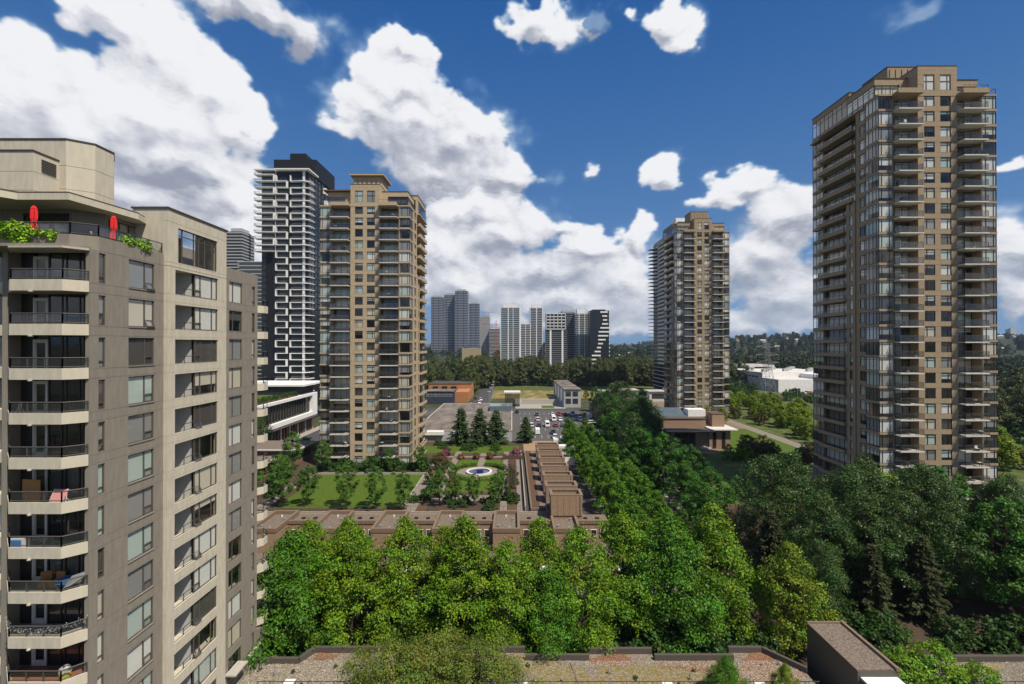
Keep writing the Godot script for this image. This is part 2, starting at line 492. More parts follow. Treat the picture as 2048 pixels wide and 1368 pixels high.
# A window whose lower left corner is the node's origin, seen from outside, on the wall plane z = 0.
# cols: fractions of the width where mullions stand; rail: height of a transom; cover: how far the blind is drawn, below 0 by chance.
func add_window(parent: Node3D, at: Vector3, turn: float, w: float, h: float, cols: Array, rail: float, frame := "bronze", called := "window", cover := -1.0, back := 0.07, pane := "pane") -> Node3D:
	var o := empty(called, parent, at, turn)
	var key := "%.2f %.2f %s %.2f" % [w, h, str(cols), rail]
	var f := keep("frame " + key, func(s: Shape):
		var b := 0.06
		s.bx(0, w, 0, b, -back - 0.07, -back + 0.03)
		s.bx(0, w, h - b, h, -back - 0.07, -back + 0.03)
		s.bx(0, b, b, h - b, -back - 0.07, -back + 0.03)
		s.bx(w - b, w, b, h - b, -back - 0.07, -back + 0.03)
		for c in cols:
			s.bx(w * c - 0.035, w * c + 0.035, b, h - b, -back - 0.06, -back + 0.02)
		if rail > 0.0:
			s.bx(b, w - b, rail - 0.03, rail + 0.03, -back - 0.055, -back + 0.015))
	put("frame", f, mt[frame], o)
	var p := keep("pane %.2f %.2f" % [w, h], func(s: Shape): s.bx(0.05, w - 0.05, 0.05, h - 0.05, -back - 0.025, -back - 0.015))
	put("pane", p, mt[pane], o)
	var r := R.randf()
	var how := cover
	if cover < 0.0:
		how = 1.0 if r < 0.58 else (snappedf(R.randf_range(0.3, 0.9), 0.15) if r < 0.85 else 0.0)
	if how > 0.0:
		var bl := keep("blind %.2f %.2f %.2f" % [w, h, how], func(s: Shape): s.bx(0.07, w - 0.07, h - 0.06 - (h - 0.12) * how, h - 0.06, -back - 0.075, -back - 0.06))
		put("blind", bl, mt[BLINDS[R.randi() % BLINDS.size()]], o)
	return o

func railing(s: Shape, pts: Array, y: float, h: float, gap: float, r := 0.022) -> void:
	for k in pts.size() - 1:
		var a: Vector3 = pts[k]
		var b: Vector3 = pts[k + 1]
		var steps := maxi(1, roundi(a.distance_to(b) / gap))
		for i in steps + 1:
			var p := a.lerp(b, float(i) / steps)
			s.bx(p.x - r, p.x + r, y, y + h, p.z - r, p.z + r)
		s.bar(a + Vector3(0, y + h, 0), b + Vector3(0, y + h, 0), r * 1.5)
		s.bar(a + Vector3(0, y + 0.09, 0), b + Vector3(0, y + 0.09, 0), r)

func rail_panels(s: Shape, pts: Array, y: float, h: float) -> void:
	for k in pts.size() - 1:
		var a: Vector3 = pts[k]
		var b: Vector3 = pts[k + 1]
		var side := (b - a).cross(Vector3.UP).normalized() * 0.006
		var lo := Vector3(0, y + 0.12, 0)
		var hi := Vector3(0, y + h - 0.06, 0)
		s.quad(a + lo + side, b + lo + side, b + hi + side, a + hi + side)
		s.quad(b + lo - side, a + lo - side, a + hi - side, b + hi - side)

func bxm(s: Shape, m: float, x0: float, x1: float, y0: float, y1: float, z0: float, z1: float) -> void:
	s.bx(m * x0, m * x1, y0, y1, z0, z1)

# ---------------------------------------------------------------- the tan towers
# Local frame: front face at z = 0, x from -hw to hw; m = 1 shows its detailed flank on the left, m = -1 on the right.
func tan_tower(called: String, label: String, cx: float, zf: float, base: float, n: int, hw: float, m: float, wall: String, eaves: bool, inset: float) -> Node3D:
	var fl := 2.745
	var D := 20.5
	var t := thing(called, label, "apartment tower", Vector3(cx, base, zf))
	var W: Material = mt[wall]
	var k0 := "%s %.1f %.0f " % [wall, hw, m]
	var upper := n - 6
	var hf := hw - inset        # the flank stands back from the corner bays
	# whole-height pieces
	put("core", boxes([[-hw + 2.9, hw - 2.9, -0.5, n * fl - 0.1, -D + 1.0, -2.6]]).mesh(), mt["inner_wall"], t)
	var flank := Shape.new()
	bxm(flank, m, hw - 0.3, hw, 0, n * fl, -D, -3.1)
	bxm(flank, m, -hf + 1.6, hw - 0.31, 0, n * fl, -D, -D + 0.3)
	put("rear_wall", flank.mesh(), W, t)
	var foot := Shape.new()
	foot.bx(-hw - 0.4, hw + 0.4, -1.2, -0.02, -D - 0.3, 0.5)
	put("plinth", foot.mesh(), mt["concrete"], t)
	var panel := keep(k0 + "panel", func(s: Shape):
		s.bx(-3.5, 3.5, 0.02, 0.86, -0.32, 0.0)
		s.bx(-3.47, 3.47, 0.86, 0.88, -0.3, -0.03)
		for x in [[-3.5, -2.4], [-0.5, 0.5], [2.4, 3.5]]:
			s.bx(x[0], x[1], 0.88, fl - 0.02, -0.32, 0.0)
		s.bx(-3.47, 3.47, fl - 0.02, fl, -0.3, -0.03)
		s.bx(-3.47, 3.47, fl - 0.06, fl - 0.02, -0.3, -0.1)
		s.bx(-3.5, -3.2, 0.02, fl, -1.9, -0.33)
		s.bx(3.2, 3.5, 0.02, fl, -1.9, -0.33))
	var plate := keep(k0 + "plate", func(s: Shape):
		bxm(s, m, -hf + 0.25, hw - 0.31, -0.2, -0.005, -D + 0.31, -3.2); s.bx(-hw + 0.3, hw - 0.3, -0.2, -0.005, -3.2, -0.34))
	var slab := keep(k0 + "slab", func(s: Shape):
		s.bx(-2.15, 2.15, -0.2, 0.0, -0.33, 1.25))
	var rail := keep(k0 + "rail", func(s: Shape):
		railing(s, [Vector3(-2.08, 0, 0.05), Vector3(-2.08, 0, 1.18), Vector3(2.08, 0, 1.18), Vector3(2.08, 0, 0.05)], 0.0, 1.07, 1.4))
	var rglass := keep(k0 + "rglass", func(s: Shape):
		rail_panels(s, [Vector3(-2.08, 0, 0.05), Vector3(-2.08, 0, 1.18), Vector3(2.08, 0, 1.18), Vector3(2.08, 0, 0.05)], 0.0, 1.07))
	var spandrels := []
	for sx in [-1.0, 1.0]:
		spandrels.append(keep(k0 + "spandrel%d" % sx, func(s: Shape):
			s.bx(sx * (hw - 2.7), sx * (hw + 0.04), -0.06, 0.36, -0.34, 0.05)
			s.bx(sx * (hw - 0.33), sx * (hw + 0.04), -0.06, 0.36, -3.1, -0.34)
			s.bx(sx * (hw - 2.7), sx * (hw - 2.45), 0.36, fl - 0.06, -1.8, -0.02)))
	var sidewall := keep(k0 + "sidewall", func(s: Shape):
		bxm(s, m, -hf, -hf + 0.32, 0.02, 0.86, -7.0, -3.2)
		for z in [[-3.95, -3.2], [-7.0, -6.05]]:
			bxm(s, m, -hf, -hf + 0.32, 0.88, fl - 0.02, z[0], z[1])
		bxm(s, m, -hf + 0.03, -hf + 0.3, 0.86, 0.88, -6.97, -3.23)
		bxm(s, m, -hf + 0.03, -hf + 0.3, fl - 0.02, fl, -6.97, -3.23)
		bxm(s, m, -hf + 0.1, -hf + 0.3, fl - 0.06, fl - 0.02, -6.97, -3.23))
	var slotwall := keep(k0 + "slotwall", func(s: Shape):
		bxm(s, m, -hf - 0.2, -hf + 0.15, 0.02, 0.86, -9.3, -7.02)
		for z in [[-7.65, -7.02], [-9.3, -8.45]]:
			bxm(s, m, -hf - 0.2, -hf + 0.15, 0.88, fl - 0.02, z[0], z[1])
		bxm(s, m, -hf - 0.17, -hf + 0.15, 0.86, 0.88, -9.27, -7.05)
		bxm(s, m, -hf - 0.17, -hf + 0.15, fl - 0.06, fl, -9.27, -7.05))
	var longslab := func(s: Shape, front: float):
		bxm(s, m, -hf - 0.75, -hf + 1.3, -0.18, 0.0, -17.0, front)
		bxm(s, m, -hf - 0.75, -hf - 0.63, 0.0, 0.5, -17.0, front)
		bxm(s, m, -hf - 0.63, -hf - 0.3, 0.0, 0.5, front - 0.12, front)
	var side_slab := keep(k0 + "sideslab", longslab.bind(-9.35))
	var side_slab_long := keep(k0 + "sideslablong", longslab.bind(-7.1))
	var side_rail := func(s: Shape, front: float):
		railing(s, [Vector3(m * (-hf - 0.69), 0, -16.9), Vector3(m * (-hf - 0.69), 0, front - 0.06), Vector3(m * (-hf - 0.3), 0, front - 0.06)], 0.5, 0.5, 1.5)
	var srail := keep(k0 + "siderail", side_rail.bind(-9.35))
	var srail_long := keep(k0 + "siderailong", side_rail.bind(-7.1))
	var rear_sp := keep(k0 + "rearsp", func(s: Shape):
		bxm(s, m, -hf + 0.55, -hf + 0.85, -0.06, 0.36, -D, -17.02)
		bxm(s, m, -hf + 0.56, -hf + 1.3, -0.06, fl - 0.07, -17.2, -17.02)
		bxm(s, m, -hf + 0.86, -hf + 1.6, -0.06, 0.36, -D, -D + 0.3))
	for k in n:
		var y := k * fl
		put("floor_slab", plate, mt["ceiling"], t, Vector3(0, y, 0))
		put("wall_panel", panel, W, t, Vector3(0, y, 0))
		for s in [-1.0, 1.0]:
			add_window(t, Vector3(-2.4 if s < 0 else 0.5, y + 0.88, 0), 0, 1.9, 1.78, [0.27 if s < 0 else 0.7], 1.35)
			# glazed corner bay
			var bx0: float = -hw + 0.02 if s < 0 else hw - 2.62
			add_window(t, Vector3(bx0, y + 0.36, 0.02), 0, 2.6, fl - 0.43, [0.2, 0.72] if s < 0 else [0.28, 0.8], 1.95, "bronze", "bay_window", -1.0, 0.04)
			if s * m < 0:
				var at := Vector3(-hw - 0.02, y + 0.36, -3.08) if m > 0 else Vector3(hw + 0.02, y + 0.36, -0.05)
				add_window(t, at, -m * PI / 2, 3.03, fl - 0.43, [0.25, 0.55, 0.8], 1.95, "bronze", "bay_window", -1.0, 0.04)
			else:
				add_window(t, Vector3(m * (hw + 0.02), y + 0.36, -0.05 if m > 0 else -3.08), m * PI / 2, 3.03, fl - 0.43, [0.25, 0.55, 0.8], 1.95, "bronze", "bay_window", 1.0, 0.04)
			# recessed glazing behind the balcony
			add_window(t, Vector3(-hw + 2.7 if s < 0 else 3.55, y + 0.02, -1.75), 0, hw - 6.3, fl - 0.25, [0.38, 0.7], 2.05, "bronze", "balcony_door", -1.0, 0.04)
			var b := empty("balcony", t, Vector3(s * (hw + 3.5 - 2.55) * 0.5 + s * 0.0, y, 0))
			put("slab", slab, mt["white_concrete"], b)
			put("railing", rail, mt["rail_metal"], b)
			put("glass_panel", rglass, mt["rail_glass"], b)
		put("spandrel", spandrels[0], W, t, Vector3(0, y, 0))
		put("spandrel", spandrels[1], W, t, Vector3(0, y, 0))
		# the flank
		put("wall_panel", sidewall, W, t, Vector3(0, y, 0))
		var turn := -m * PI / 2
		add_window(t, Vector3(-m * hf, y + 0.88, -6.05 if m > 0 else -3.95), turn, 2.1, 1.78, [0.5], 1.35)
		var long := k >= upper
		if not long:
			put("wall_panel", slotwall, W, t, Vector3(0, y, 0))
			add_window(t, Vector3(-m * (hf + 0.2), y + 0.88, -8.45 if m > 0 else -7.65), turn, 0.8, 1.78, [], 1.35)
		var sb := empty("balcony", t, Vector3(0, y, 0))
		put("slab", side_slab_long if long else side_slab, W, sb)
		put("glass_panel", keep(k0 + "sideglass%s" % long, func(q: Shape): rail_panels(q, [Vector3(m * (-hf - 0.69), 0, -16.9), Vector3(m * (-hf - 0.69), 0, (-7.16 if long else -9.41))], 0.5, 0.5)), mt["rail_glass"], sb)
		put("railing", srail_long if long else srail, mt["rail_metal"], sb)
		var z1 := -7.1 if long else -9.35
		add_window(t, Vector3(-m * (hf - 1.1), y + 0.02, -17.0 if m > 0 else z1), turn, 17.0 + z1, fl - 0.25, [0.12, 0.3, 0.5, 0.68, 0.85], 2.05, "bronze", "balcony_door", 0.0 if R.randf() < 0.4 else -1.0, 0.04)
		put("spandrel", rear_sp, W, t, Vector3(0, y, 0))
		add_window(t, Vector3(-m * (hf - 0.57), y + 0.36, -D if m > 0 else -17.05), turn, D - 17.05, fl - 0.43, [0.33, 0.66], 1.95, "bronze", "bay_window", -1.0, 0.04)
	# the top
	var T := n * fl
	var top := Shape.new()
	bxm(top, m, -hw - 0.05, hw + 0.05, T - 0.06, T + 0.25, -3.1, 0.05)
	bxm(top, m, -hf, hw + 0.05, T - 0.06, T + 0.25, -D, -3.1)
	bxm(top, m, -hf - 0.75, -hf - 0.02, T - 0.06, T + 0.2, -17.0, -7.0)
	for s in [-1.0, 1.0]:
		top.bx(s * 3.45, s * 8.0, T - 0.1, T + 0.35, 0.06, 1.25)
		top.bx(s * 3.45, s * 8.0, T + 0.35, T + 0.75, 1.1, 1.25)
	put("roof_slab", top.mesh(), W, t)
	var tr := Shape.new()
	for s in [-1.0, 1.0]:
		railing(tr, [Vector3(s * 3.6, 0, 1.15), Vector3(s * 7.9, 0, 1.15), Vector3(s * 7.9, 0, -0.1), Vector3(s * (hw - 0.05), 0, -0.1), Vector3(s * (hw - 0.05), 0, -6.0)], T + 0.2, 1.1, 1.2)
	put("railing", tr.mesh(), mt["rail_metal"], t)
	var crown := Shape.new()
	crown.bx(-3.5, 3.5, T + 0.25, T + 1.0, -0.32, 0.0)
	for x in [[-3.5, -2.4], [-0.5, 0.5], [2.4, 3.5]]:
		crown.bx(x[0], x[1], T + 1.02, T + 3.78, -0.32, 0.0)
	crown.bx(-3.5, 3.5, T + 3.8, T + 4.55, -0.32, 0.0)
	crown.bx(-3.5, 3.5, T + 4.57, T + 5.3, -0.32, 0.0)
	crown.bx(-3.5, -3.18, T + 0.25, T + 5.3, -9.0, -0.33)
	crown.bx(3.18, 3.5, T + 0.25, T + 5.3, -9.0, -0.33)
	crown.bx(-3.17, 3.17, T + 4.6, T + 4.8, -9.0, -0.33)
	put("penthouse_wall", crown.mesh(), W, t)
	var cap := Shape.new()
	cap.bx(-3.55, 3.55, T + 5.3, T + 5.42, -9.0, 0.05)
	for s in [-1.0, 1.0]:
		add_window(t, Vector3(-2.4 if s < 0 else 0.5, T + 1.02, 0), 0, 1.9, 2.76, [0.27 if s < 0 else 0.7], 1.6)
	# set-back penthouse either side, taller glazed volume over the flank
	var pent := Shape.new()
	bxm(pent, m, -hw + 0.9, -3.52, T + 3.0, T + 4.2, -9.0, -2.0)
	bxm(pent, m, 3.52, hw - 0.9, T + 3.0, T + 4.2, -D + 1, -2.4)
	bxm(pent, m, 3.52, 5.6, T + 0.25, T + 3.0, -D + 1, -2.4)
	bxm(pent, m, -5.0, -3.52, T + 0.25, T + 3.0, -9.0, -2.0)
	bxm(pent, m, -hf + 0.2, -3.6, T + 4.4, T + 5.5, -D + 0.5, -9.0)
	bxm(pent, m, -hf + 0.2, -3.6, T + 0.26, T + 1.1, -D + 0.5, -9.0)
	bxm(pent, m, -hf + 0.2, -hf + 0.8, T + 1.1, T + 4.4, -9.6, -9.0)
	put("penthouse_wall", pent.mesh(), W, t)
	cap.bx(m * (-hf + 0.1), m * -3.6, T + 5.5, T + 5.62, -D + 0.4, -8.9)
	cap.bx(m * (-hw + 0.8), m * -3.54, T + 4.2, T + 4.3, -9.0, -1.9)
	cap.bx(m * 3.54, m * (hw - 0.8), T + 4.2, T + 4.3, -D + 0.9, -2.3)
	var turn2 := -m * PI / 2
	add_window(t, Vector3(-m * (hf - 0.2), T + 1.1, -D + 0.5 if m > 0 else -9.6), turn2, D - 10.1, 3.3, [0.12, 0.24, 0.36, 0.48, 0.6, 0.72, 0.86], 2.3, "bronze", "penthouse_window", 0.0)
	add_window(t, Vector3(m * -hw + 0.9 if m > 0 else 5.0, T + 0.26, -2.1), 0, hw - 5.9, 2.74, [0.33, 0.66], 2.2, "bronze", "penthouse_window", 0.6)
	add_window(t, Vector3(5.6 if m > 0 else -hw + 0.9, T + 0.26, -2.5), 0, hw - 6.5, 2.74, [0.5], 2.2, "bronze", "penthouse_window", 0.5)
	add_window(t, Vector3(-m * (hw - 0.95), T + 0.26, -9.0 if m > 0 else -2.1), turn2, 6.9, 2.74, [0.2, 0.4, 0.6, 0.8], 2.2, "bronze", "penthouse_window", 0.7)
	var room := Shape.new()
	bxm(room, m, -hf + 1.4, -3.6, T + 0.26, T + 4.39, -D + 0.7, -10.2)
	bxm(room, m, -hw + 2.4, -3.6, T + 0.26, T + 2.99, -10.1, -4.0)
	bxm(room, m, 5.7, hw - 2.4, T + 0.26, T + 2.99, -D + 1.2, -4.2)
	put("inner_wall", room.mesh(), mt["inner_wall"], t)
	# lift house
	var lift := Shape.new()
	bxm(lift, m, -1.4, 5.9, T + 0.25, T + 10.6, -15.5, -9.05)
	for i in 6:
		bxm(lift, m, -1.0 + i * 1.2, -0.2 + i * 1.2, T + 5.6, T + 10.2, -9.05, -8.93)
	if eaves:
		bxm(lift, m, -2.2, 6.7, T + 10.6, T + 10.95, -16.5, -8.2)
	put("lift_house", lift.mesh(), W, t)
	if eaves:
		bxm(cap, m, -2.2, 6.7, T + 10.95, T + 11.05, -16.5, -8.2)
		bxm(cap, m, 3.0, hw - 0.1, T + 4.3, T + 4.6, -D + 0.3, -1.6)
	else:
		bxm(cap, m, -1.5, 6.0, T + 10.6, T + 10.75, -15.6, -8.98)
	put("roof_cap", cap.mesh(), mt["roof_cap"] if not eaves else mt["brown_cap"], t)
	return t

# ---------------------------------------------------------------- the black tower with zigzag balconies
func black_tower() -> void:
	var fl := 2.9
	var n := 40
	var t := thing("black_tower", "black glass tower with white zigzag balcony frames behind the tan tower", "apartment tower", Vector3(-104.0, 0, -208.0))
	var hw := 10.5
	var H := n * fl
	put("wall", boxes([[-hw, hw, 6, H - 1.0, -30, 0], [-hw + 1.5, hw + 0.6, H - 1.0, H + 7.5, -30, -7.5], [-2, 5.5, H + 7.5, H + 11.0, -20, -9]]).mesh(), mt["black_panel"], t)
	for k in range(3, n):
		var y := k * fl
		var two := (k / 2) % 2 == 0
		var even := k % 2 == 0
		# glazing strips on the front and the side
		var g := keep("black glazing", func(s: Shape):
			for x in [[-10.3, -8.6], [-5.2, -3.9], [-3.2, 1.6], [3.4, 8.6]]:
				s.bx(x[0], x[1], 0.35, 2.6, 0.0, 0.05)
			for z in [-2.2, -5.4, -9.0, -12.6, -16.5, -20.5, -24.5]:
				s.bx(hw - 0.01, hw + 0.05, 0.35, 2.6, z - 1.1, z + 1.1))
		put("glazing", g, mt["far_glass"], t, Vector3(0, y, 0))
		if k >= n - 13:
			var s1 := keep("stack %s" % [even], func(s: Shape):
				s.bx(-hw - 2.6, -3.9, -0.25, 0.0, -1.5, 2.2)
				s.bx(-hw, -3.95, 0.02, 2.58, 0.0, 0.12)
				if even:
					s.bx(-4.3, -3.9, 0.0, fl - 0.31, 0.2, 2.2))
			var b1 := empty("balcony", t, Vector3(0, y, 0))
			put("frame", s1, mt["white_panel"], b1)
			put("railing", keep("stack glass", func(s: Shape): rail_panels(s, [Vector3(-hw - 2.5, 0, 0), Vector3(-hw - 2.5, 0, 2.1), Vector3(-4.4, 0, 2.1)], 0.0, 1.05)), mt["rail_glass"], b1)
			put("glazing", keep("stack glazing", func(s: Shape): s.bx(-hw + 0.1, -4.4, 0.1, 2.5, 0.12, 0.16)), mt["far_glass"], b1)
		if k < n - 1:
			var s2 := keep("zig %s" % [even], func(s: Shape):
				s.bx(-3.4, 1.8, -0.26, 0.0, 0.06, 1.9)
				if even:
					s.bx(-3.4, -3.0, 0.0, fl - 0.32, 0.5, 1.9)
				else:
					s.bx(1.45, 1.8, 0.0, fl - 0.32, 0.5, 1.9))
			var b2 := empty("balcony", t, Vector3(0, y, 0))
			put("frame", s2, mt["white_panel"], b2)
			put("railing", keep("zig glass", func(s: Shape): rail_panels(s, [Vector3(-3.0, 0, 1.8), Vector3(1.5, 0, 1.8)], 0.0, 1.05)), mt["rail_glass"], b2)
			var s3 := keep("corner %s" % [even], func(s: Shape):
				s.prism([Vector2(3.0, 0.06), Vector2(3.0, 1.5), Vector2(9.0, 2.3 if even else 1.4), Vector2(hw + 1.6, 1.0), Vector2(hw + 1.6, -4.0), Vector2(hw + 0.06, -4.0), Vector2(hw + 0.06, 0.06)], -0.3, 0.0)
				if even:
					s.bx(3.0, 3.4, 0.0, fl - 0.3, 0.2, 1.5))
			var b3 := empty("balcony", t, Vector3(0, y, 0))
			put("frame", s3, mt["white_panel"], b3)
			put("railing", keep("corner glass", func(s: Shape): rail_panels(s, [Vector3(3.5, 0, 1.4), Vector3(9.0, 0, 1.5), Vector3(hw + 1.4, 0, 0.9), Vector3(hw + 1.4, 0, -3.8)], 0.0, 1.05)), mt["rail_glass"], b3)
	put("column", boxes([[8.7, 9.6, 8.7, H - 1.0, 0.3, 1.2]]).mesh(), mt["white_panel"], t)
	put("roof_slab", boxes([[-hw - 2.6, -3.9, H - 1.0, H - 0.55, -2, 2.2], [-3.6, hw + 1.6, H - 0.95, H - 0.4, -8, 2.4]]).mesh(), mt["white_panel"], t)
	for k in 5:
		put("white_panel", boxes([[hw + 0.3, hw + 1.7, 0, 2.9, -19.0 - k * 1.2, -16.0 - k * 1.2]]).mesh(), mt["white_panel"], t, Vector3(0, H - 6.0 - k * 5.8, 0))
	add_window(t, Vector3(-1.5, H - 0.3, -7.5), 0, 2.6, 3.0, [0.5], 0, "bronze", "window", 0.0, -0.1)
	add_window(t, Vector3(3.6, H - 0.3, -7.5), 0, 4.6, 3.0, [0.25, 0.5, 0.75], 0, "bronze", "window", 1.0, -0.1)

	# its podium: a white framed glass storey along the street over shop fronts, grass on top
	var p := thing("podium_building", "low podium with slanted white frame, glass front and grass roof", "building", Vector3(-84.4, 0, -195))
	put("wall", boxes([[-34, -1.0, 0, 14.4, 0, 58], [-34, -2.5, 14.4, 19.0, -4, 12]]).mesh(), mt["black_panel"], p)
	var fr := Shape.new()
	fr.bx(-34, 0.6, 14.4, 15.4, -1.0, 58)
	fr.bx(-1.2, 0.6, 6.0, 7.6, -1.0, 58)
	fr.bx(-1.2, 0.6, 7.6, 14.4, -1.0, 3.4)
	fr.bx(-34, 1.2, 19.0, 19.7, -8, 13)
	put("frame", fr.mesh(), mt["white_panel"], p)
	put("glazing", boxes([[-0.98, -0.8, 7.6, 14.4, 3.4, 58]]).mesh(), mt["dark_pane"], p)
	put("shop_glazing", boxes([[-0.98, -0.9, 0.3, 5.4, 0.4, 58]]).mesh(), mt["dark_pane"], p)
	for i in 26:
		put("mullion", keep("podium mullion", func(q: Shape): q.bx(-0.8, -0.62, 7.6, 14.4, -0.06, 0.06)), mt["grey_frame"], p, Vector3(0, 0, 5.0 + i * 2.05))
		put("shop_pier", keep("shop pier", func(q: Shape): q.bx(-0.9, -0.4, 0, 5.5, -0.2, 0.2)), mt["white_concrete" if i % 3 == 0 else "brick"], p, Vector3(0, 0, 1.0 + i * 2.2))
	put("canopy", boxes([[-1.0, 1.8, 5.5, 5.75, 0, 58]]).mesh(), mt["roof_cap"], p)
	put("grass_roof", boxes([[-30, -3, 15.4, 15.7, 14, 50]]).mesh(), mt["lawn"], p)
	put("planting_strip", boxes([[-2.9, -0.6, 15.4, 15.8, 14, 57]]).mesh(), mt["mulch"], p)
	for i in 16:
		put("roof_shrub", species_mesh("bush"), mt["leaf"], p, Vector3(-1.8 - (i % 3) * 0.5, 15.7, 15.0 + i * 2.5))

# ---------------------------------------------------------------- slab-banded towers farther off
func banded_tower(called: String, label: String, x: float, z: float, w: float, d: float, h: float, fl: float, glass_m: String, band: String, out: float, band_h: float, fins: Array, cap_h := 4.0, group := "") -> Node3D:
	var t := thing(called, label, "tower", Vector3(x, 0, z), 0, group)
	put("glazing", boxes([[-w / 2, w / 2, 0, h, -d, 0]]).mesh(), mt[glass_m], t)
	var n := int(h / fl)
	var b := Shape.new()
	for k in range(1, n + 1):
		b.bx(-w / 2 - out, w / 2 + out, k * fl - band_h, k * fl, -d - out, out)
	var bands := put("floor_band", b.mesh(), mt[band], t)
	bands.set_meta("kind", "stuff")
	for f in fins:
		put("fin", boxes([[f[0] - f[1] / 2, f[0] + f[1] / 2, 0, h + 0.5, 0.02, out + 0.35]]).mesh(), mt[f[2] if f.size() > 2 else band], t)
		put("fin", boxes([[w / 2 + 0.02, w / 2 + out + 0.3, 0, h + 0.5, -d * 0.5 - 0.8 + f[0] * 0.3, -d * 0.5 + 0.8 + f[0] * 0.3]]).mesh(), mt[f[2] if f.size() > 2 else band], t)
	put("roof_house", boxes([[-w * 0.34, w * 0.34, h, h + cap_h, -d * 0.8, -d * 0.2]]).mesh(), mt[band], t)
	return t

func build_towers() -> void:
	tan_tower("tan_tower", "tall brown apartment tower at the right edge, nearest of the brown pair", 75.9, -81.0, 6.2, 27, 10.5, 1.0, "brown_wall", false, 1.2)
	tan_tower("tan_tower", "tall brown apartment tower farther off behind the pavilion", 75.7, -180.0, 6.2, 27, 10.4, 1.0, "brown_wall", false, 1.2)
	tan_tower("tan_tower", "light tan apartment tower standing behind the lawn", -35.6, -110.0, 6.2, 23, 10.85, -1.0, "tan_wall", true, -0.3)
	black_tower()
	# white tower hidden behind the far brown one
	var w := banded_tower("white_tower", "white tower with jutting balcony slabs behind the far brown tower", 121.0, -305.0, 26.0, 42.0, 112.0, 2.75, "far_glass", "pale_grey_wall", 0.5, 0.5, [[-12.0, 1.2]], 8.0)
	for k in range(8, 40):
		put("balcony", keep("spike", func(s: Shape): s.prism([Vector2(-13, -30), Vector2(-13, -41.5), Vector2(-17.5, -41.5), Vector2(-17.0, -37.0)], -0.35, 0.0)), mt["pale_grey_wall"], w, Vector3(0, k * 2.75, 0))
		put("balcony", keep("panel spike", func(s: Shape): s.bx(-15.0, -14.8, 0, 1.0, -26, -6); s.bx(-15.0, -13.4, -0.3, 0.0, -26, -6)), mt["white_concrete"], w, Vector3(0, k * 2.75, 0))
	put("penthouse_wall", boxes([[-10.5, -2, 112, 121, -9, -1.5], [-12.5, -10.6, 112, 116, -20, -3]]).mesh(), mt["white_wall"], w)
	put("penthouse_glazing", boxes([[-9.2, -3.4, 113.2, 118.5, -1.5, -1.3]]).mesh(), mt["far_glass_green"], w)

# ---------------------------------------------------------------- the grey and cream block on the left
# Built in world coordinates, then hung on a node at its base.
func wall_x(s: Shape, x: float, thick: float, z0: float, z1: float, y0: float, y1: float, holes: Array) -> void:
	# a wall facing +x between depths z0 and z1 (positive), with holes [za, zb, ya, yb] in order of depth
	var z := z0
	for h in holes:
		s.bx(x - thick, x, y0, y1, -h[0], -z)
		s.bx(x - thick, x, y0, h[2], -h[1], -h[0])
		s.bx(x - thick, x, h[3], y1, -h[1], -h[0])
		z = h[1]
	s.bx(x - thick, x, y0, y1, -z1, -z)

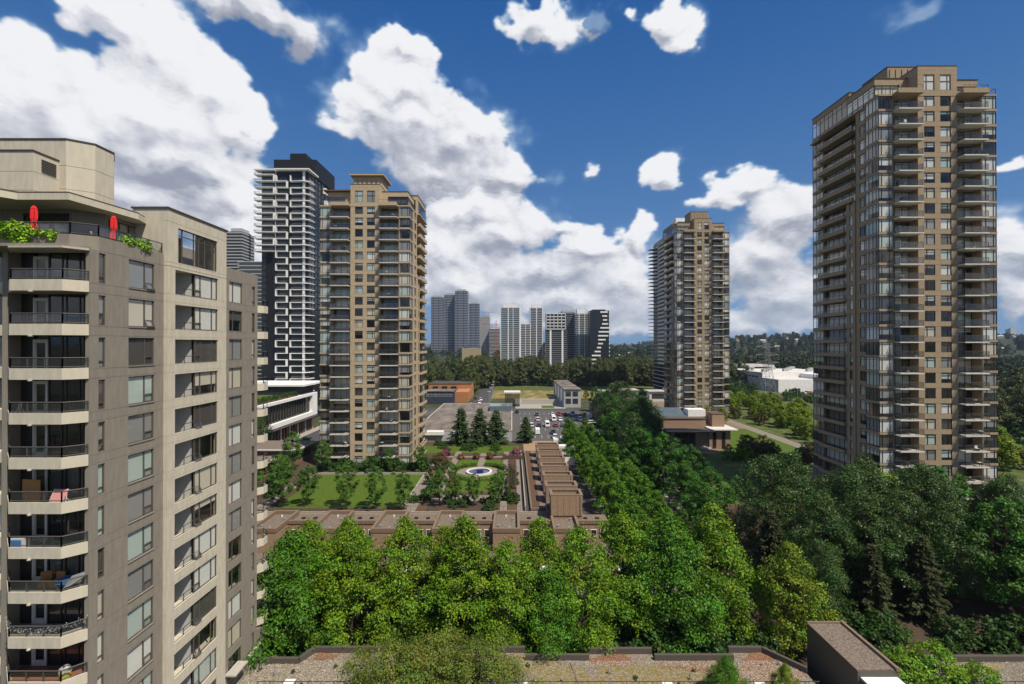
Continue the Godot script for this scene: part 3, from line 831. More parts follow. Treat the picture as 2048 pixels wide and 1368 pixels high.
func build_near_block() -> void:
	var B := Vector3(-34, 3.2, -38)
	var t := thing("apartment_block", "grey and cream apartment block with stacked balconies on the left", "apartment block", B)
	var hold := empty("hold", t)
	var fl := 2.75
	var XF := -26.8
	var XC := -26.5
	var grey_m: Material = mt["grey_wall"]
	var cream: Material = mt["cream_wall"]
	# inside, so that windows do not look through the house
	put("core", boxes([[-60, -28.6, 3.2, 42.0, -46.5, -30.45], [-60, -30.5, 42.0, 45.0, -46, -34]]).mesh(), mt["inner_wall"], hold)
	put("plinth", boxes([[-60, XF + 0.06, 3.0, 3.72, -49.4, -29.2], [XF - 0.4, XF + 0.05, 3.2, 6.0, -49.4, -47.95], [-60, XF - 0.4, 3.2, 6.0, -49.4, -48.8]]).mesh(), grey_m, hold)
	# shared floor pieces, drawn for a floor at y = 0
	var groove := 0.02
	var near_wall := Shape.new()
	var far_wall := Shape.new()
	for b in [[-0.20, 0.38], [0.40, 2.53]]:
		var low: bool = b[0] < 0
		wall_x(near_wall, XF, 0.3, 28.9, 35.0, b[0], b[1], [] if low else [[29.5, 30.0, 0.47, 2.42], [31.8, 34.1, 0.47, 2.45]])
		wall_x(far_wall, XF, 0.3, 42.2, 47.9, b[0], b[1], [] if low else [[43.1, 45.2, 0.47, 2.45], [46.9, 47.45, 0.47, 2.42]])
	near_wall.bx(XF - 0.28, XF - 0.02, 0.38, 0.40, -35.0, -28.92)
	near_wall.bx(XF - 0.28, XF - 0.02, 2.53, 2.55, -35.0, -28.92)
	far_wall.bx(XF - 0.28, XF - 0.02, 0.38, 0.40, -47.9, -42.2)
	far_wall.bx(XF - 0.28, XF - 0.02, 2.53, 2.55, -47.9, -42.2)
	# front pier, return of the corner and the pier left of the recess
	var pier := boxes([[-27.12, XF - 0.31, -0.2, 2.55, -30.4, -28.93]]).mesh()
	var left_pier := boxes([[-32.95, -32.6, -0.2, 2.55, -30.4, -29.4]]).mesh()
	var end_wall := boxes([[-45, XF - 0.31, -0.2, 2.55, -47.9, -47.6]]).mesh()
	var cream_wall := Shape.new()
	for b in [[-0.20, 0.38], [0.40, 2.53]]:
		wall_x(cream_wall, XC, 0.35, 35.0, 42.2, b[0], b[1], [] if b[0] < 0 else [[35.8, 41.0, 0.42, 2.36]])
	cream_wall.bx(XC - 0.33, XC - 0.02, 0.38, 0.40, -42.2, -35.02)
	cream_wall.bx(XC - 0.33, XC - 0.02, 2.53, 2.55, -42.2, -35.02)
	cream_wall.bx(-28.6, XC - 0.36, -0.2, 0.05, -42.0, -35.2)
	cream_wall.bx(-28.6, XC - 0.36, 2.37, 2.54, -42.0, -35.2)
	cream_wall.bx(-28.6, XC - 0.36, 0.05, 2.37, -35.7, -35.4)
	var m_near := near_wall.mesh()
	var m_far := far_wall.mesh()
	var m_cream := cream_wall.mesh()
	var loggia := Shape.new()
	loggia.prism([Vector2(XC - 0.4, -38.1), Vector2(-28.4, -37.2), Vector2(-28.4, -37.35), Vector2(XC - 0.4, -38.25)], 0.05, 2.37)
	var m_loggia := loggia.mesh()
	var lrail := Shape.new()
	railing(lrail, [Vector3(XC - 0.12, 0, -35.85), Vector3(XC - 0.12, 0, -38.1)], 0.38, 0.62, 1.1)
	var m_lrail := lrail.mesh()
	# the front balcony
	var edge := [Vector3(-32.55, 0, -29.4), Vector3(-30.95, 0, -28.0), Vector3(-27.7, 0, -28.0), Vector3(-26.85, 0, -28.85)]
	var slab := Shape.new()
	slab.prism([Vector2(-32.58, -30.4), Vector2(-32.58, -29.42), Vector2(-30.95, -28.02), Vector2(-27.71, -28.02), Vector2(-26.86, -28.87), Vector2(-27.13, -28.95), Vector2(-27.13, -30.4)], -0.18, 0.0)
	var up := Shape.new()
	up.prism([Vector2(-32.58, -29.40), Vector2(-30.95, -28.0), Vector2(-27.7, -28.0), Vector2(-26.84, -28.86), Vector2(-26.93, -28.95), Vector2(-27.76, -28.12), Vector2(-30.9, -28.12), Vector2(-32.5, -29.5)], -0.2, 0.5)
	up.bx(-29.7, -29.55, -0.28, -0.2, -28.1, -27.9)
	var brail := Shape.new()
	railing(brail, [Vector3(-32.5, 0, -29.42), Vector3(-30.93, 0, -28.06), Vector3(-27.73, 0, -28.06), Vector3(-26.9, 0, -28.88)], 0.5, 0.64, 1.2, 0.03)
	var bglass := Shape.new()
	rail_panels(bglass, [Vector3(-32.5, 0, -29.42), Vector3(-30.93, 0, -28.06), Vector3(-27.73, 0, -28.06), Vector3(-26.9, 0, -28.88)], 0.5, 0.64)
	var mm := [slab.mesh(), up.mesh(), brail.mesh(), bglass.mesh()]
	# the balcony at the far end
	var eup := Shape.new()
	eup.prism([Vector2(-31, -47.92), Vector2(-27.0, -47.92), Vector2(-26.45, -48.5), Vector2(-26.45, -49.3), Vector2(-27.2, -49.9), Vector2(-31, -49.9)], -0.2, 0.0)
	eup.prism([Vector2(-27.0, -47.92), Vector2(-26.45, -48.5), Vector2(-26.45, -49.3), Vector2(-27.2, -49.9), Vector2(-27.25, -49.8), Vector2(-26.57, -49.25), Vector2(-26.57, -48.55), Vector2(-27.08, -48.0)], 0.0, 0.55)
	var erail := Shape.new()
	railing(erail, [Vector3(-27.0, 0, -48.0), Vector3(-26.5, 0, -48.52), Vector3(-26.5, 0, -49.28), Vector3(-27.2, 0, -49.85)], 0.55, 0.6, 0.7)
	var em := [eup.mesh(), erail.mesh()]
	var sill := boxes([[0, 2.3, -0.07, 0.0, -0.12, 0.05]]).mesh()
	for f in 14:
		var y := 3.75 + fl * f
		var at := Vector3(0, y, 0)
		put("floor_slab", keep("block plate", func(s: Shape): s.bx(-45, -28.62, -0.2, -0.02, -47.5, -30.42); s.bx(-28.61, XF - 0.31, -0.2, -0.02, -47.5, -42.3); s.bx(-28.61, XF - 0.31, -0.2, -0.02, -35.1, -30.42)), mt["ceiling"], hold, at)
		put("wall_panel", m_near, grey_m, hold, at)
		put("wall_panel", m_far, grey_m, hold, at)
		put("pier", pier, grey_m, hold, at)
		put("pier", left_pier, grey_m, hold, at)
		put("end_wall", end_wall, grey_m, hold, at)
		put("wall_panel", m_cream, cream, hold, at)
		# windows on the flank: origin at the near lower corner, running away
		add_window(hold, Vector3(XF, y + 0.47, -29.5), PI / 2, 0.5, 1.95, [], 0.42, "grey_frame", "window", 1.0 if R.randf() < 0.7 else 0.6, 0.08)
		var big := add_window(hold, Vector3(XF, y + 0.47, -31.8), PI / 2, 2.3, 1.98, [0.64], -1.0, "grey_frame", "window", 1.0 if R.randf() < 0.7 else -1.0, 0.09)
		put("sill", sill, grey_m, big)
		var sash := keep("sash", func(s: Shape): s.bx(0, 0.74, 0, 0.06, -0.04, 0.03); s.bx(0, 0.74, 0.5, 0.56, -0.04, 0.03); s.bx(0, 0.06, 0.06, 0.5, -0.04, 0.03); s.bx(0.68, 0.74, 0.06, 0.5, -0.04, 0.03))
		var sh := put("sash", sash, mt["grey_frame"], big, Vector3(1.5, 0.05, -0.1))
		put("pane", keep("sash pane", func(s: Shape): s.bx(0.05, 0.69, 0.05, 0.51, -0.012, -0.002)), mt["pane"], sh)
		if R.randf() < 0.45:
			sh.rotation.x = -0.5
			sh.position.z = 0.1
		add_window(hold, Vector3(XF, y + 0.47, -43.1), PI / 2, 2.1, 1.98, [0.33], -1.0, "grey_frame", "window", 1.0 if R.randf() < 0.7 else -1.0, 0.09)
		add_window(hold, Vector3(XF, y + 0.47, -46.9), PI / 2, 0.55, 1.95, [], 0.42, "grey_frame", "window", 1.0, 0.08)
		# loggia and its triple window
		var lg := empty("loggia", hold, at)
		put("partition", m_loggia, mt["blind_grey"], lg)
		put("railing", m_lrail, mt["rail_metal"], lg)
		put("door", keep("loggia door", func(s: Shape): s.bx(-28.55, -28.5, 0.05, 2.2, -36.9, -36.1)), mt["door_white"], lg)
		var tri := add_window(hold, Vector3(XC - 0.02, y + 0.44, -38.12), PI / 2, 2.86, 1.90, [0.24, 0.76], -1.0, "grey_frame", "window", -1.0, 0.09)
		var sh2 := put("sash", sash, mt["grey_frame"], tri, Vector3(0.02, 0.05, -0.1))
		put("pane", shared["sash pane"], mt["pane"], sh2)
		if R.randf() < 0.5:
			sh2.rotation.x = -0.5
			sh2.position.z = 0.08
		# front balcony with its glazing and white door
		var b := empty("balcony", hold, at)
		put("slab", mm[0], mt["ceiling"], b)
		put("upstand", mm[1], cream, b)
		put("railing", mm[2], mt["rail_metal"], b)
		put("glass_panel", mm[3], mt["rail_glass"], b)
		var door := keep("balcony door", func(s: Shape):
			s.bx(-31.7, -31.58, 0, 2.3, -30.25, -30.1); s.bx(-30.86, -30.72, 0, 2.3, -30.25, -30.1)
			s.bx(-31.57, -30.87, 2.12, 2.3, -30.25, -30.1); s.bx(-31.57, -30.87, 0, 0.32, -30.25, -30.1))
		put("door", door, mt["door_white"], b)
		add_window(hold, Vector3(-31.58, y + 0.3, -30.12), 0, 0.72, 1.85, [], -1, "door_white", "door_light", 0.0, 0.06, "dark_pane")
		add_window(hold, Vector3(-30.7, y + 0.02, -30.1), 0, 3.55, 2.5, [0.25, 0.33, 0.58, 0.66, 0.86], -1, "bronze", "balcony_window", 0.0 if R.randf() < 0.55 else -1.0, 0.06, "dark_pane")
		put("wall_panel", keep("recess wall", func(s: Shape): s.bx(-32.58, -31.72, 0.0, 2.55, -30.4, -30.2)), mt["bronze"], hold, at)
		put("upstand", keep("next balcony", func(s: Shape): s.bx(-36, -32.97, -0.2, 0.5, -30.3, -29.55)), cream, hold, at)
		add_window(hold, Vector3(-35, y + 0.5, -30.3), 0, 2.0, 2.0, [0.5], -1, "grey_frame")
		if f > 0:
			var e := empty("balcony", hold, at)
			put("upstand", em[0], cream, e)
			put("railing", em[1], mt["rail_metal"], e)
	# terrace storey
	var yt := 3.75 + fl * 14
	var par := Shape.new()
	par.bx(-33.6, -27.9, yt - 0.18, yt + 0.0, -30.4, -28.1)
	par.prism([Vector2(-33, -28.75), Vector2(-28.0, -28.75), Vector2(XF, -29.5), Vector2(XF, -34.98), Vector2(-27.05, -34.98), Vector2(-27.05, -29.6), Vector2(-28.1, -29.0), Vector2(-33, -29.0)], yt - 0.2, yt + 0.72)
	par.bx(-45, XF - 0.3, yt - 0.2, yt + 0.0, -47.6, -29.0)
	par.bx(XF - 0.3, XF, yt - 0.2, yt + 0.95, -47.9, -42.21)
	put("parapet", par.mesh(), grey_m, hold)
	var canopy_low := Shape.new()
	canopy_low.prism([Vector2(-32.6, -29.5), Vector2(-30.95, -27.9), Vector2(-27.65, -27.9), Vector2(-26.8, -28.8), Vector2(-27.2, -29.6)], yt - 0.32, yt - 0.19)
	put("canopy", canopy_low.mesh(), mt["concrete"], hold)
	var tr := Shape.new()
	railing(tr, [Vector3(-33, 0, -28.8), Vector3(-28.0, 0, -28.8), Vector3(XF - 0.08, 0, -29.55), Vector3(XF - 0.08, 0, -34.9)], yt + 0.72, 0.75, 1.3, 0.03)
	put("railing", tr.mesh(), mt["rail_metal"], hold)
	var tg := Shape.new()
	rail_panels(tg, [Vector3(-33, 0, -28.8), Vector3(-28.0, 0, -28.8), Vector3(XF - 0.08, 0, -29.55), Vector3(XF - 0.08, 0, -34.9)], yt + 0.72, 0.75)
	put("glass_panel", tg.mesh(), mt["rail_glass"], hold)
	var pent := Shape.new()
	pent.prism([Vector2(-45, -31.2), Vector2(-30.2, -31.2), Vector2(-29.0, -32.4), Vector2(-29.0, -40), Vector2(-45, -40)], yt, yt + 3.0)
	put("penthouse_wall", pent.mesh(), grey_m, hold)
	add_window(hold, Vector3(-33.5, yt + 0.1, -31.14), 0, 3.1, 2.6, [0.33, 0.66], -1, "bronze", "penthouse_window", 0.0, 0.02, "dark_pane")
	add_window(hold, Vector3(-28.95, yt + 0.6, -32.7), PI / 2, 2.5, 2.1, [0.33, 0.66], 1.4, "bronze", "penthouse_window", 0.9, 0.02)
	var can := Shape.new()
	can.prism([Vector2(-45, -26.9), Vector2(-33.2, -27.2), Vector2(-31.7, -29.1), Vector2(-28.4, -29.1), Vector2(-27.75, -33.8), Vector2(-28.5, -36), Vector2(-45, -36)], yt + 3.0, yt + 3.42)
	put("canopy", can.mesh(), cream, hold)
	var ccap := Shape.new()
	ccap.prism([Vector2(-45, -27.0), Vector2(-33.2, -27.3), Vector2(-31.7, -29.2), Vector2(-28.5, -29.2), Vector2(-27.85, -33.8), Vector2(-28.6, -36), Vector2(-45, -36)], yt + 3.42, yt + 3.55)
	put("roof_cap", ccap.mesh(), mt["roof_cap"], hold)
	# cream wing top with the tall studio window
	var wing := Shape.new()
	for b in [[-0.18, 0.1], [0.12, 3.25], [3.27, 4.2]]:
		wall_x(wing, XC, 0.35, 35.0, 42.2, yt + b[0], yt + b[1], [] if b[0] != 0.12 else [[36.1, 40.9, yt + 0.2, yt + 2.95]])
	wing.bx(-29.2, XC - 0.36, yt + 0.0, yt + 4.2, -35.35, -35.0)
	wing.bx(-29.2, XC - 0.36, yt + 0.0, yt + 4.2, -42.2, -41.9)
	wing.bx(-29.2, XC - 0.36, yt + 4.0, yt + 4.19, -41.9, -35.36)
	put("penthouse_wall", wing.mesh(), cream, hold)
	put("roof_cap", boxes([[-29.3, XC + 0.08, yt + 4.2, yt + 4.32, -42.3, -34.92]]).mesh(), mt["roof_cap"], hold)
	add_window(hold, Vector3(XC, yt + 0.2, -36.1), PI / 2, 4.8, 2.75, [0.12, 0.4, 0.52, 0.68, 0.88], 2.2, "grey_frame", "studio_window", 0.0, 0.12)
	# lift house: an eight-sided drum and a lower box with a louvre
	var drum := Shape.new()
	for b in [[yt + 3.4, yt + 5.0], [yt + 5.03, yt + 6.7], [yt + 6.73, yt + 8.6]]:
		drum.prism([Vector2(-45, -33), Vector2(-32.4, -33), Vector2(-31.1, -33.9), Vector2(-31.1, -35.5), Vector2(-32.4, -37), Vector2(-45, -37)], b[0], b[1])
	drum.prism([Vector2(-45, -33.05), Vector2(-32.42, -33.05), Vector2(-31.14, -33.92), Vector2(-31.14, -35.48), Vector2(-32.42, -36.95), Vector2(-45, -36.95)], yt + 4.9, yt + 8.5)
	for b in [[yt + 3.4, yt + 4.3], [yt + 4.33, yt + 5.6], [yt + 5.63, yt + 7.0]]:
		drum.bx(-45, -32.9, b[0], b[1], -33.0, -31.2)
	drum.bx(-45, -32.93, yt + 4.2, yt + 6.9, -33.0, -31.24)
	put("lift_house", drum.mesh(), cream, hold)
	var dcap := Shape.new()
	dcap.prism([Vector2(-45, -32.95), Vector2(-32.38, -32.95), Vector2(-31.05, -33.88), Vector2(-31.05, -35.5), Vector2(-32.4, -37.05), Vector2(-45, -37.05)], yt + 8.6, yt + 8.7)
	dcap.bx(-45, -32.85, yt + 7.0, yt + 7.1, -32.98, -31.15)
	put("roof_cap", dcap.mesh(), mt["roof_cap"], hold)
	for i in 7:
		put("louvre", boxes([[-32.9, -32.84, yt + 5.8 + i * 0.13, yt + 5.87 + i * 0.13, -32.75, -31.75]]).mesh(), mt["rail_metal"], hold)
	# white canopies at the foot
	put("canopy", boxes([[XF, XF + 1.0, 4.9, 5.05, -44.6, -42.6], [XF, XF + 0.35, 4.2, 4.4, -49.2, -46.2]]).mesh(), mt["concrete"], hold)
	for c in hold.get_children():
		hold.remove_child(c)
		c.position -= B
		t.add_child(c, true)
	t.remove_child(hold)
	hold.free()
	terrace_things(yt)

func folds(s: Shape, rings: Array) -> void:   # cloth gathered round a pole
	for k in rings.size() - 1:
		for i in 18:
			var f := [0, 1, 1, 0]
			var q := []
			for j in 4:
				var ring: Array = rings[k + (1 if j > 1 else 0)]
				var a: float = TAU * (i + f[j]) / 18.0 + ring[0] * 0.35
				var r: float = ring[1] * (1.0 if (i + f[j]) % 2 == 0 else 0.66)
				q.append(Vector3(cos(a) * r, ring[0], -sin(a) * r))
			s.quad(q[0], q[1], q[2], q[3])

func terrace_things(yt: float) -> void:
	for u in [[-30.4, -28.9, "closed red parasol by the trailing ivy on the left roof terrace"], [-27.35, -31.2, "closed red parasol beside the barbecue end of the roof terrace"]]:
		var p := thing("parasol", u[2], "parasol", Vector3(u[0], yt, u[1]), 0, "closed red parasols on the roof terrace")
		put("pole", keep("parasol pole", func(s: Shape): s.tube([Vector3(0, 0, 0), Vector3(0, 2.5, 0)], [0.025, 0.02], 6); s.disc(Vector3(0, 0, 0), 0.25, 0.06, 12)), mt["grey_metal"], p)
		put("canopy", keep("parasol cloth", func(s: Shape):
			folds(s, [[0.85, 0.13], [0.95, 0.21], [1.25, 0.20], [1.45, 0.13], [1.5, 0.13], [1.75, 0.18], [2.2, 0.18], [2.36, 0.12]])
			folds(s, [[2.33, 0.17], [2.4, 0.15], [2.52, 0.07], [2.56, 0.0]])), mt["red_cloth"], p)
		put("tie", keep("parasol tie", func(s: Shape): s.tube([Vector3(0, 1.44, 0), Vector3(0, 1.51, 0)], [0.15, 0.15], 12)), mt["crane_red"], p)
	var q := thing("barbecue", "black covered barbecue behind the terrace railing", "barbecue", Vector3(-28.3, yt, -30.1))
	put("lid", keep("bbq lid", func(s: Shape): s.tube([Vector3(-0.5, 0.95, 0), Vector3(-0.45, 0.98, 0), Vector3(0.45, 0.98, 0), Vector3(0.5, 0.95, 0)], [0.05, 0.32, 0.32, 0.05], 10)), mt["black_plastic"], q)
	put("cabinet", keep("bbq body", func(s: Shape): s.bx(-0.45, 0.45, 0.0, 0.95, -0.25, 0.25); s.bx(-0.8, 0.8, 0.85, 0.9, -0.22, 0.22)), mt["black_plastic"], q)
	for i in 3:
		var ch := thing("terrace_chair", ["dark metal terrace chair left of the barbecue", "dark metal terrace chair behind the railing post", "dark metal terrace chair near the far parasol"][i], "chair", Vector3(-29.6 - i * 0.7 if i < 2 else -27.6, yt, -29.6 if i < 2 else -32.3), 0.4 * i, "chairs on the roof terrace")
		put("seat", keep("chair seat", func(s: Shape): s.bx(-0.25, 0.25, 0.4, 0.45, -0.25, 0.25)), mt["rail_metal"], ch)
		put("backrest", keep("chair back", func(s: Shape): s.bx(-0.25, 0.25, 0.45, 0.95, -0.27, -0.23)), mt["rail_metal"], ch)
		for l in [[-1, -1], [-1, 1], [1, -1], [1, 1]]:
			put("leg", keep("chair leg", func(s: Shape): s.bx(-0.02, 0.02, 0, 0.4, -0.02, 0.02)), mt["rail_metal"], ch, Vector3(l[0] * 0.22, 0, l[1] * 0.22))
	# leaves hanging over the parapet
	var lime := [Color(0.20, 0.36, 0.02), Color(0.28, 0.46, 0.03), Color(0.12, 0.25, 0.02)]
	var ivy := leaf_heap([[Vector3(-31.6, yt + 0.95, -28.7), Vector3(1.4, 0.6, 0.4)], [Vector3(-30.9, yt + 0.3, -28.55), Vector3(0.6, 0.6, 0.25)], [Vector3(-29.6, yt + 0.75, -28.65), Vector3(1.0, 0.18, 0.2)], [Vector3(-29.0, yt + 0.5, -28.6), Vector3(0.25, 0.35, 0.15)]], 1500, 0.16, lime, 3)
	meta(put(numbered("trailing_ivy"), ivy, mt["leaf"], self), "bright green ivy trailing over the roof terrace parapet", "ivy")
	var bush := leaf_heap([[Vector3(-27.0, yt + 0.95, -31.9), Vector3(0.35, 0.5, 0.7)], [Vector3(-26.95, yt + 0.9, -33.2), Vector3(0.4, 0.55, 0.8)]], 1100, 0.14, lime, 4)
	meta(put(numbered("terrace_shrub"), bush, mt["leaf"], self), "clipped yellow-green shrub at the terrace corner by the cream wing", "shrub")

func leaf_heap(lobes: Array, count: int, size: float, colours: Array, seed_: int) -> ArrayMesh:
	var rr := RandomNumberGenerator.new()
	rr.seed = seed_
	var s := Shape.new()
	var sum := 0.0
	for l in lobes:
		sum += pow(l[1].x * l[1].y * l[1].z, 0.66)
	for l in lobes:
		var k := int(count * pow(l[1].x * l[1].y * l[1].z, 0.66) / sum)
		for i in k:
			var d := Vector3(rr.randfn(), rr.randfn(), rr.randfn()).normalized()
			var r := pow(rr.randf(), 0.3) * rr.randf_range(0.85, 1.08)
			leaf_at(s, rr, l[0] + d * r * l[1], (d + Vector3(0, 0.5, 0)).normalized(), size, colours)
	return s.mesh()

func leaf_at(s: Shape, rr: RandomNumberGenerator, p: Vector3, out: Vector3, size: float, colours: Array) -> void:
	var nrm := (out + Vector3(rr.randfn(), rr.randfn(), rr.randfn()) * 0.45).normalized()
	var a := nrm.cross(Vector3(rr.randfn(), rr.randfn(), rr.randfn())).normalized()
	var w := size * rr.randf_range(0.7, 1.3)
	var c: Color = colours[rr.randi() % colours.size()]
	var f := rr.randf_range(0.82, 1.18)
	s.leaf(p, a * w, nrm.cross(a) * w * 0.38, Color(c.r * f, c.g * f, c.b * f))

# ---------------------------------------------------------------- ground, roads, podiums
func sheet(called: String, x0: float, x1: float, z0: float, z1: float, y: float, m: String) -> MeshInstance3D:
	var s := Shape.new()
	s.quad(Vector3(x0, y, -z0), Vector3(x1, y, -z0), Vector3(x1, y, -z1), Vector3(x0, y, -z1))
	return structure(called, s, mt[m])

func patch(called: String, x: float, z: float, rx: float, rz: float, y: float, m: String, seed_: int) -> void:   # an uneven spread
	var rr := RandomNumberGenerator.new()
	rr.seed = seed_
	var s := Shape.new()
	var pts := []
	for i in 44:
		var a := TAU * i / 44
		var k := 1.0 + 0.18 * sin(a * 3.0 + seed_) + 0.12 * sin(a * 7.0 + seed_ * 2.0) + rr.randf_range(-0.09, 0.09)
		pts.append(Vector3(x + cos(a) * rx * k, y, -z + sin(a) * rz * k))
	for i in 44:
		s.tri(Vector3(x, y, -z), pts[(i + 1) % 44], pts[i])
	structure(called, s, mt[m])

func hill_y(x: float, z: float) -> float:   # z is the distance ahead
	var far := smoothstep(650.0, 1500.0, z)
	var rise := 14.0 + 42.0 * smoothstep(150.0, 900.0, x / maxf(z, 1.0) * 1300.0) + 6.0 * sin(x * 0.004 + z * 0.002)
	return far * rise - 1.0 + (far * 10.0 * sin(x * 0.011) * sin(z * 0.006))

func build_ground() -> void:
	sheet("ground", -2600, 3200, -300, 3700, -0.02, "earth")
	var s := Shape.new()
	var nx := 60
	var nz := 24
	for i in nx:
		for j in nz:
			var p := []
			for c in [[0, 0], [1, 0], [1, 1], [0, 1]]:
				var x: float = -1600.0 + 3600.0 * (i + c[0]) / nx
				var z: float = 640.0 + 2900.0 * pow(float(j + c[1]) / nz, 1.3)
				p.append(Vector3(x, hill_y(x, z), -z))
			s.quad(p[0], p[1], p[2], p[3])
	structure("hills", s, mt["hill_green"])
	# roads
	sheet("street", -200, 29, 50.2, 64.0, 0.0, "road")
	sheet("grove_floor", 29, 120, 49.0, 84.0, 0.0, "soil")
	sheet("side_street", 13.5, 19.0, 64.0, 150.0, 0.0, "road")
	sheet("side_street", -81, -70.5, 64.0, 400.0, 0.004, "road")
	sheet("cross_street", -200, 140, 246.0, 254.0, 0.004, "road")
	sheet("far_street", -24, -14, 254.0, 420.0, 0.008, "road")
	sheet("car_park", -2.0, 36.0, 142.0, 246.0, 0.0, "asphalt")
	sheet("yard", -60, -2.0, 228.0, 246.0, 0.0, "asphalt")
	sheet("paved_yard", 2.0, 30.0, 254.0, 300.0, 0.0, "pavement")
	sheet("field", -14, 130, 300.0, 378.0, 0.01, "dry_field")
	sheet("verge", -14, 130, 352.0, 392.0, 0.02, "wild_grass")
	sheet("turf", 17, 24, 256.0, 266.0, 0.02, "lawn")
	for k in [[19.0, 21.0, 64.0, 150.0], [-84.4, -81.0, 64.0, 240.0], [-70.5, -66.0, 140.2, 240.0]]:
		var kb := boxes([[k[0], k[1], -0.02, 0.12, -k[3], -k[2]]])
		structure("pavement", kb, mt["pavement"])
	structure("pavement", boxes([[-70, 29, -0.02, 0.12, -67.5, -64.0]]), mt["pavement"])
	var lines := Shape.new()
	for r in 6:
		for i in 13:
			var z := 160.0 + r * 14.5
			lines.quad(Vector3(4.0 + i * 2.5, 0.008, -z), Vector3(4.1 + i * 2.5, 0.008, -z), Vector3(4.1 + i * 2.5, 0.008, -z - 5.0), Vector3(4.0 + i * 2.5, 0.008, -z - 5.0))
	structure("parking_markings", lines, mt["white_line"])
	# railway
	structure("railway_bed", boxes([[171, 181, -0.02, 0.5, -700, -100]]), mt["ballast"])
	sheet("railway_verge", 150, 171, 100, 700, 0.02, "wild_grass")
	sheet("railway_verge", 181, 197, 100, 700, 0.02, "wild_grass")
	for x in [173.5, 175.0, 177.0, 178.5]:
		solo("rail", boxes([[x - 0.06, x + 0.06, 0.5, 0.66, -600, -110]]), mt["ballast"], "%s steel rail of the railway beyond the brown towers" % ["outer left", "inner left", "inner right", "outer right"][[173.5, 175.0, 177.0, 178.5].find(x)], "rail", "rails of the railway")
	# the two podiums that carry the gardens
	structure("podium", boxes([[-72, 12.4, -0.02, 6.2, -140, -79.8]]), mt["townhouse_wall"])
	structure("plaza", boxes([[40, 150, -0.02, 6.2, -236, -84.5]]), mt["townhouse_trim"])
	sheet("plaza_lawn", 62, 82, 112, 160, 6.21, "lawn")
	sheet("plaza_lawn", 40.1, 62, 84.6, 124, 6.21, "wild_grass")
	sheet("plaza_path", 82, 86, 100, 232, 6.214, "path")
	sheet("plaza_planting", 86, 150, 90, 236, 6.21, "wild_grass")
	# the low roof below, in front
	var roof := Shape.new()
	roof.prism([Vector2(-26.7, -20), Vector2(-26.7, -46.9), Vector2(-21.9, -46.9), Vector2(-21.0, -48.6), Vector2(1.4, -48.6), Vector2(1.4, -47.4), Vector2(8.0, -47.4), Vector2(8.0, -48.4), Vector2(14.8, -48.4), Vector2(14.8, -47.4), Vector2(23.0, -47.4), Vector2(23.0, -48.6), Vector2(26.6, -48.6), Vector2(29.4, -45.5), Vector2(29.4, -20)], 0.0, 3.2)
	structure("low_roof", roof, mt["gravel"])
	roof = Shape.new()
	roof.prism([Vector2(35.2, -20), Vector2(35.2, -44), Vector2(42, -47.2), Vector2(80, -47.2), Vector2(80, -20)], 0.0, 3.2)
	structure("low_roof", roof, mt["gravel"])
	structure("low_roof", boxes([[29.41, 35.19, 0, 1.6, -45, -20]]), mt["dark_gravel"])
	patch("roof_moss", 5.0, 44.2, 3.6, 2.6, 3.209, "moss_gravel", 1)
	patch("roof_moss", 13.5, 45.0, 5.4, 2.2, 3.214, "moss_gravel", 2)
	patch("roof_moss", 20.4, 44.0, 2.4, 2.0, 3.219, "moss_gravel", 3)
	patch("roof_moss", 2.0, 46.6, 2.6, 1.2, 3.224, "moss_gravel", 7)
	patch("roof_patch", 18.8, 46.5, 3.7, 0.7, 3.229, "rust_gravel", 4)
	patch("roof_patch", 10.4, 47.3, 2.3, 0.9, 3.234, "rust_gravel", 5)
	patch("roof_patch", 25.6, 46.0, 2.9, 2.2, 3.239, "rust_gravel", 6)
	patch("roof_patch", -19.6, 47.9, 1.2, 0.5, 3.244, "rust_gravel", 8)
	patch("roof_patch", 46.5, 46.2, 3.5, 0.7, 3.249, "moss_gravel", 9)
	structure("grass_bank", boxes([[36, 90, 0.0, 0.9, -51.6, -49.0]]), mt["lawn"])

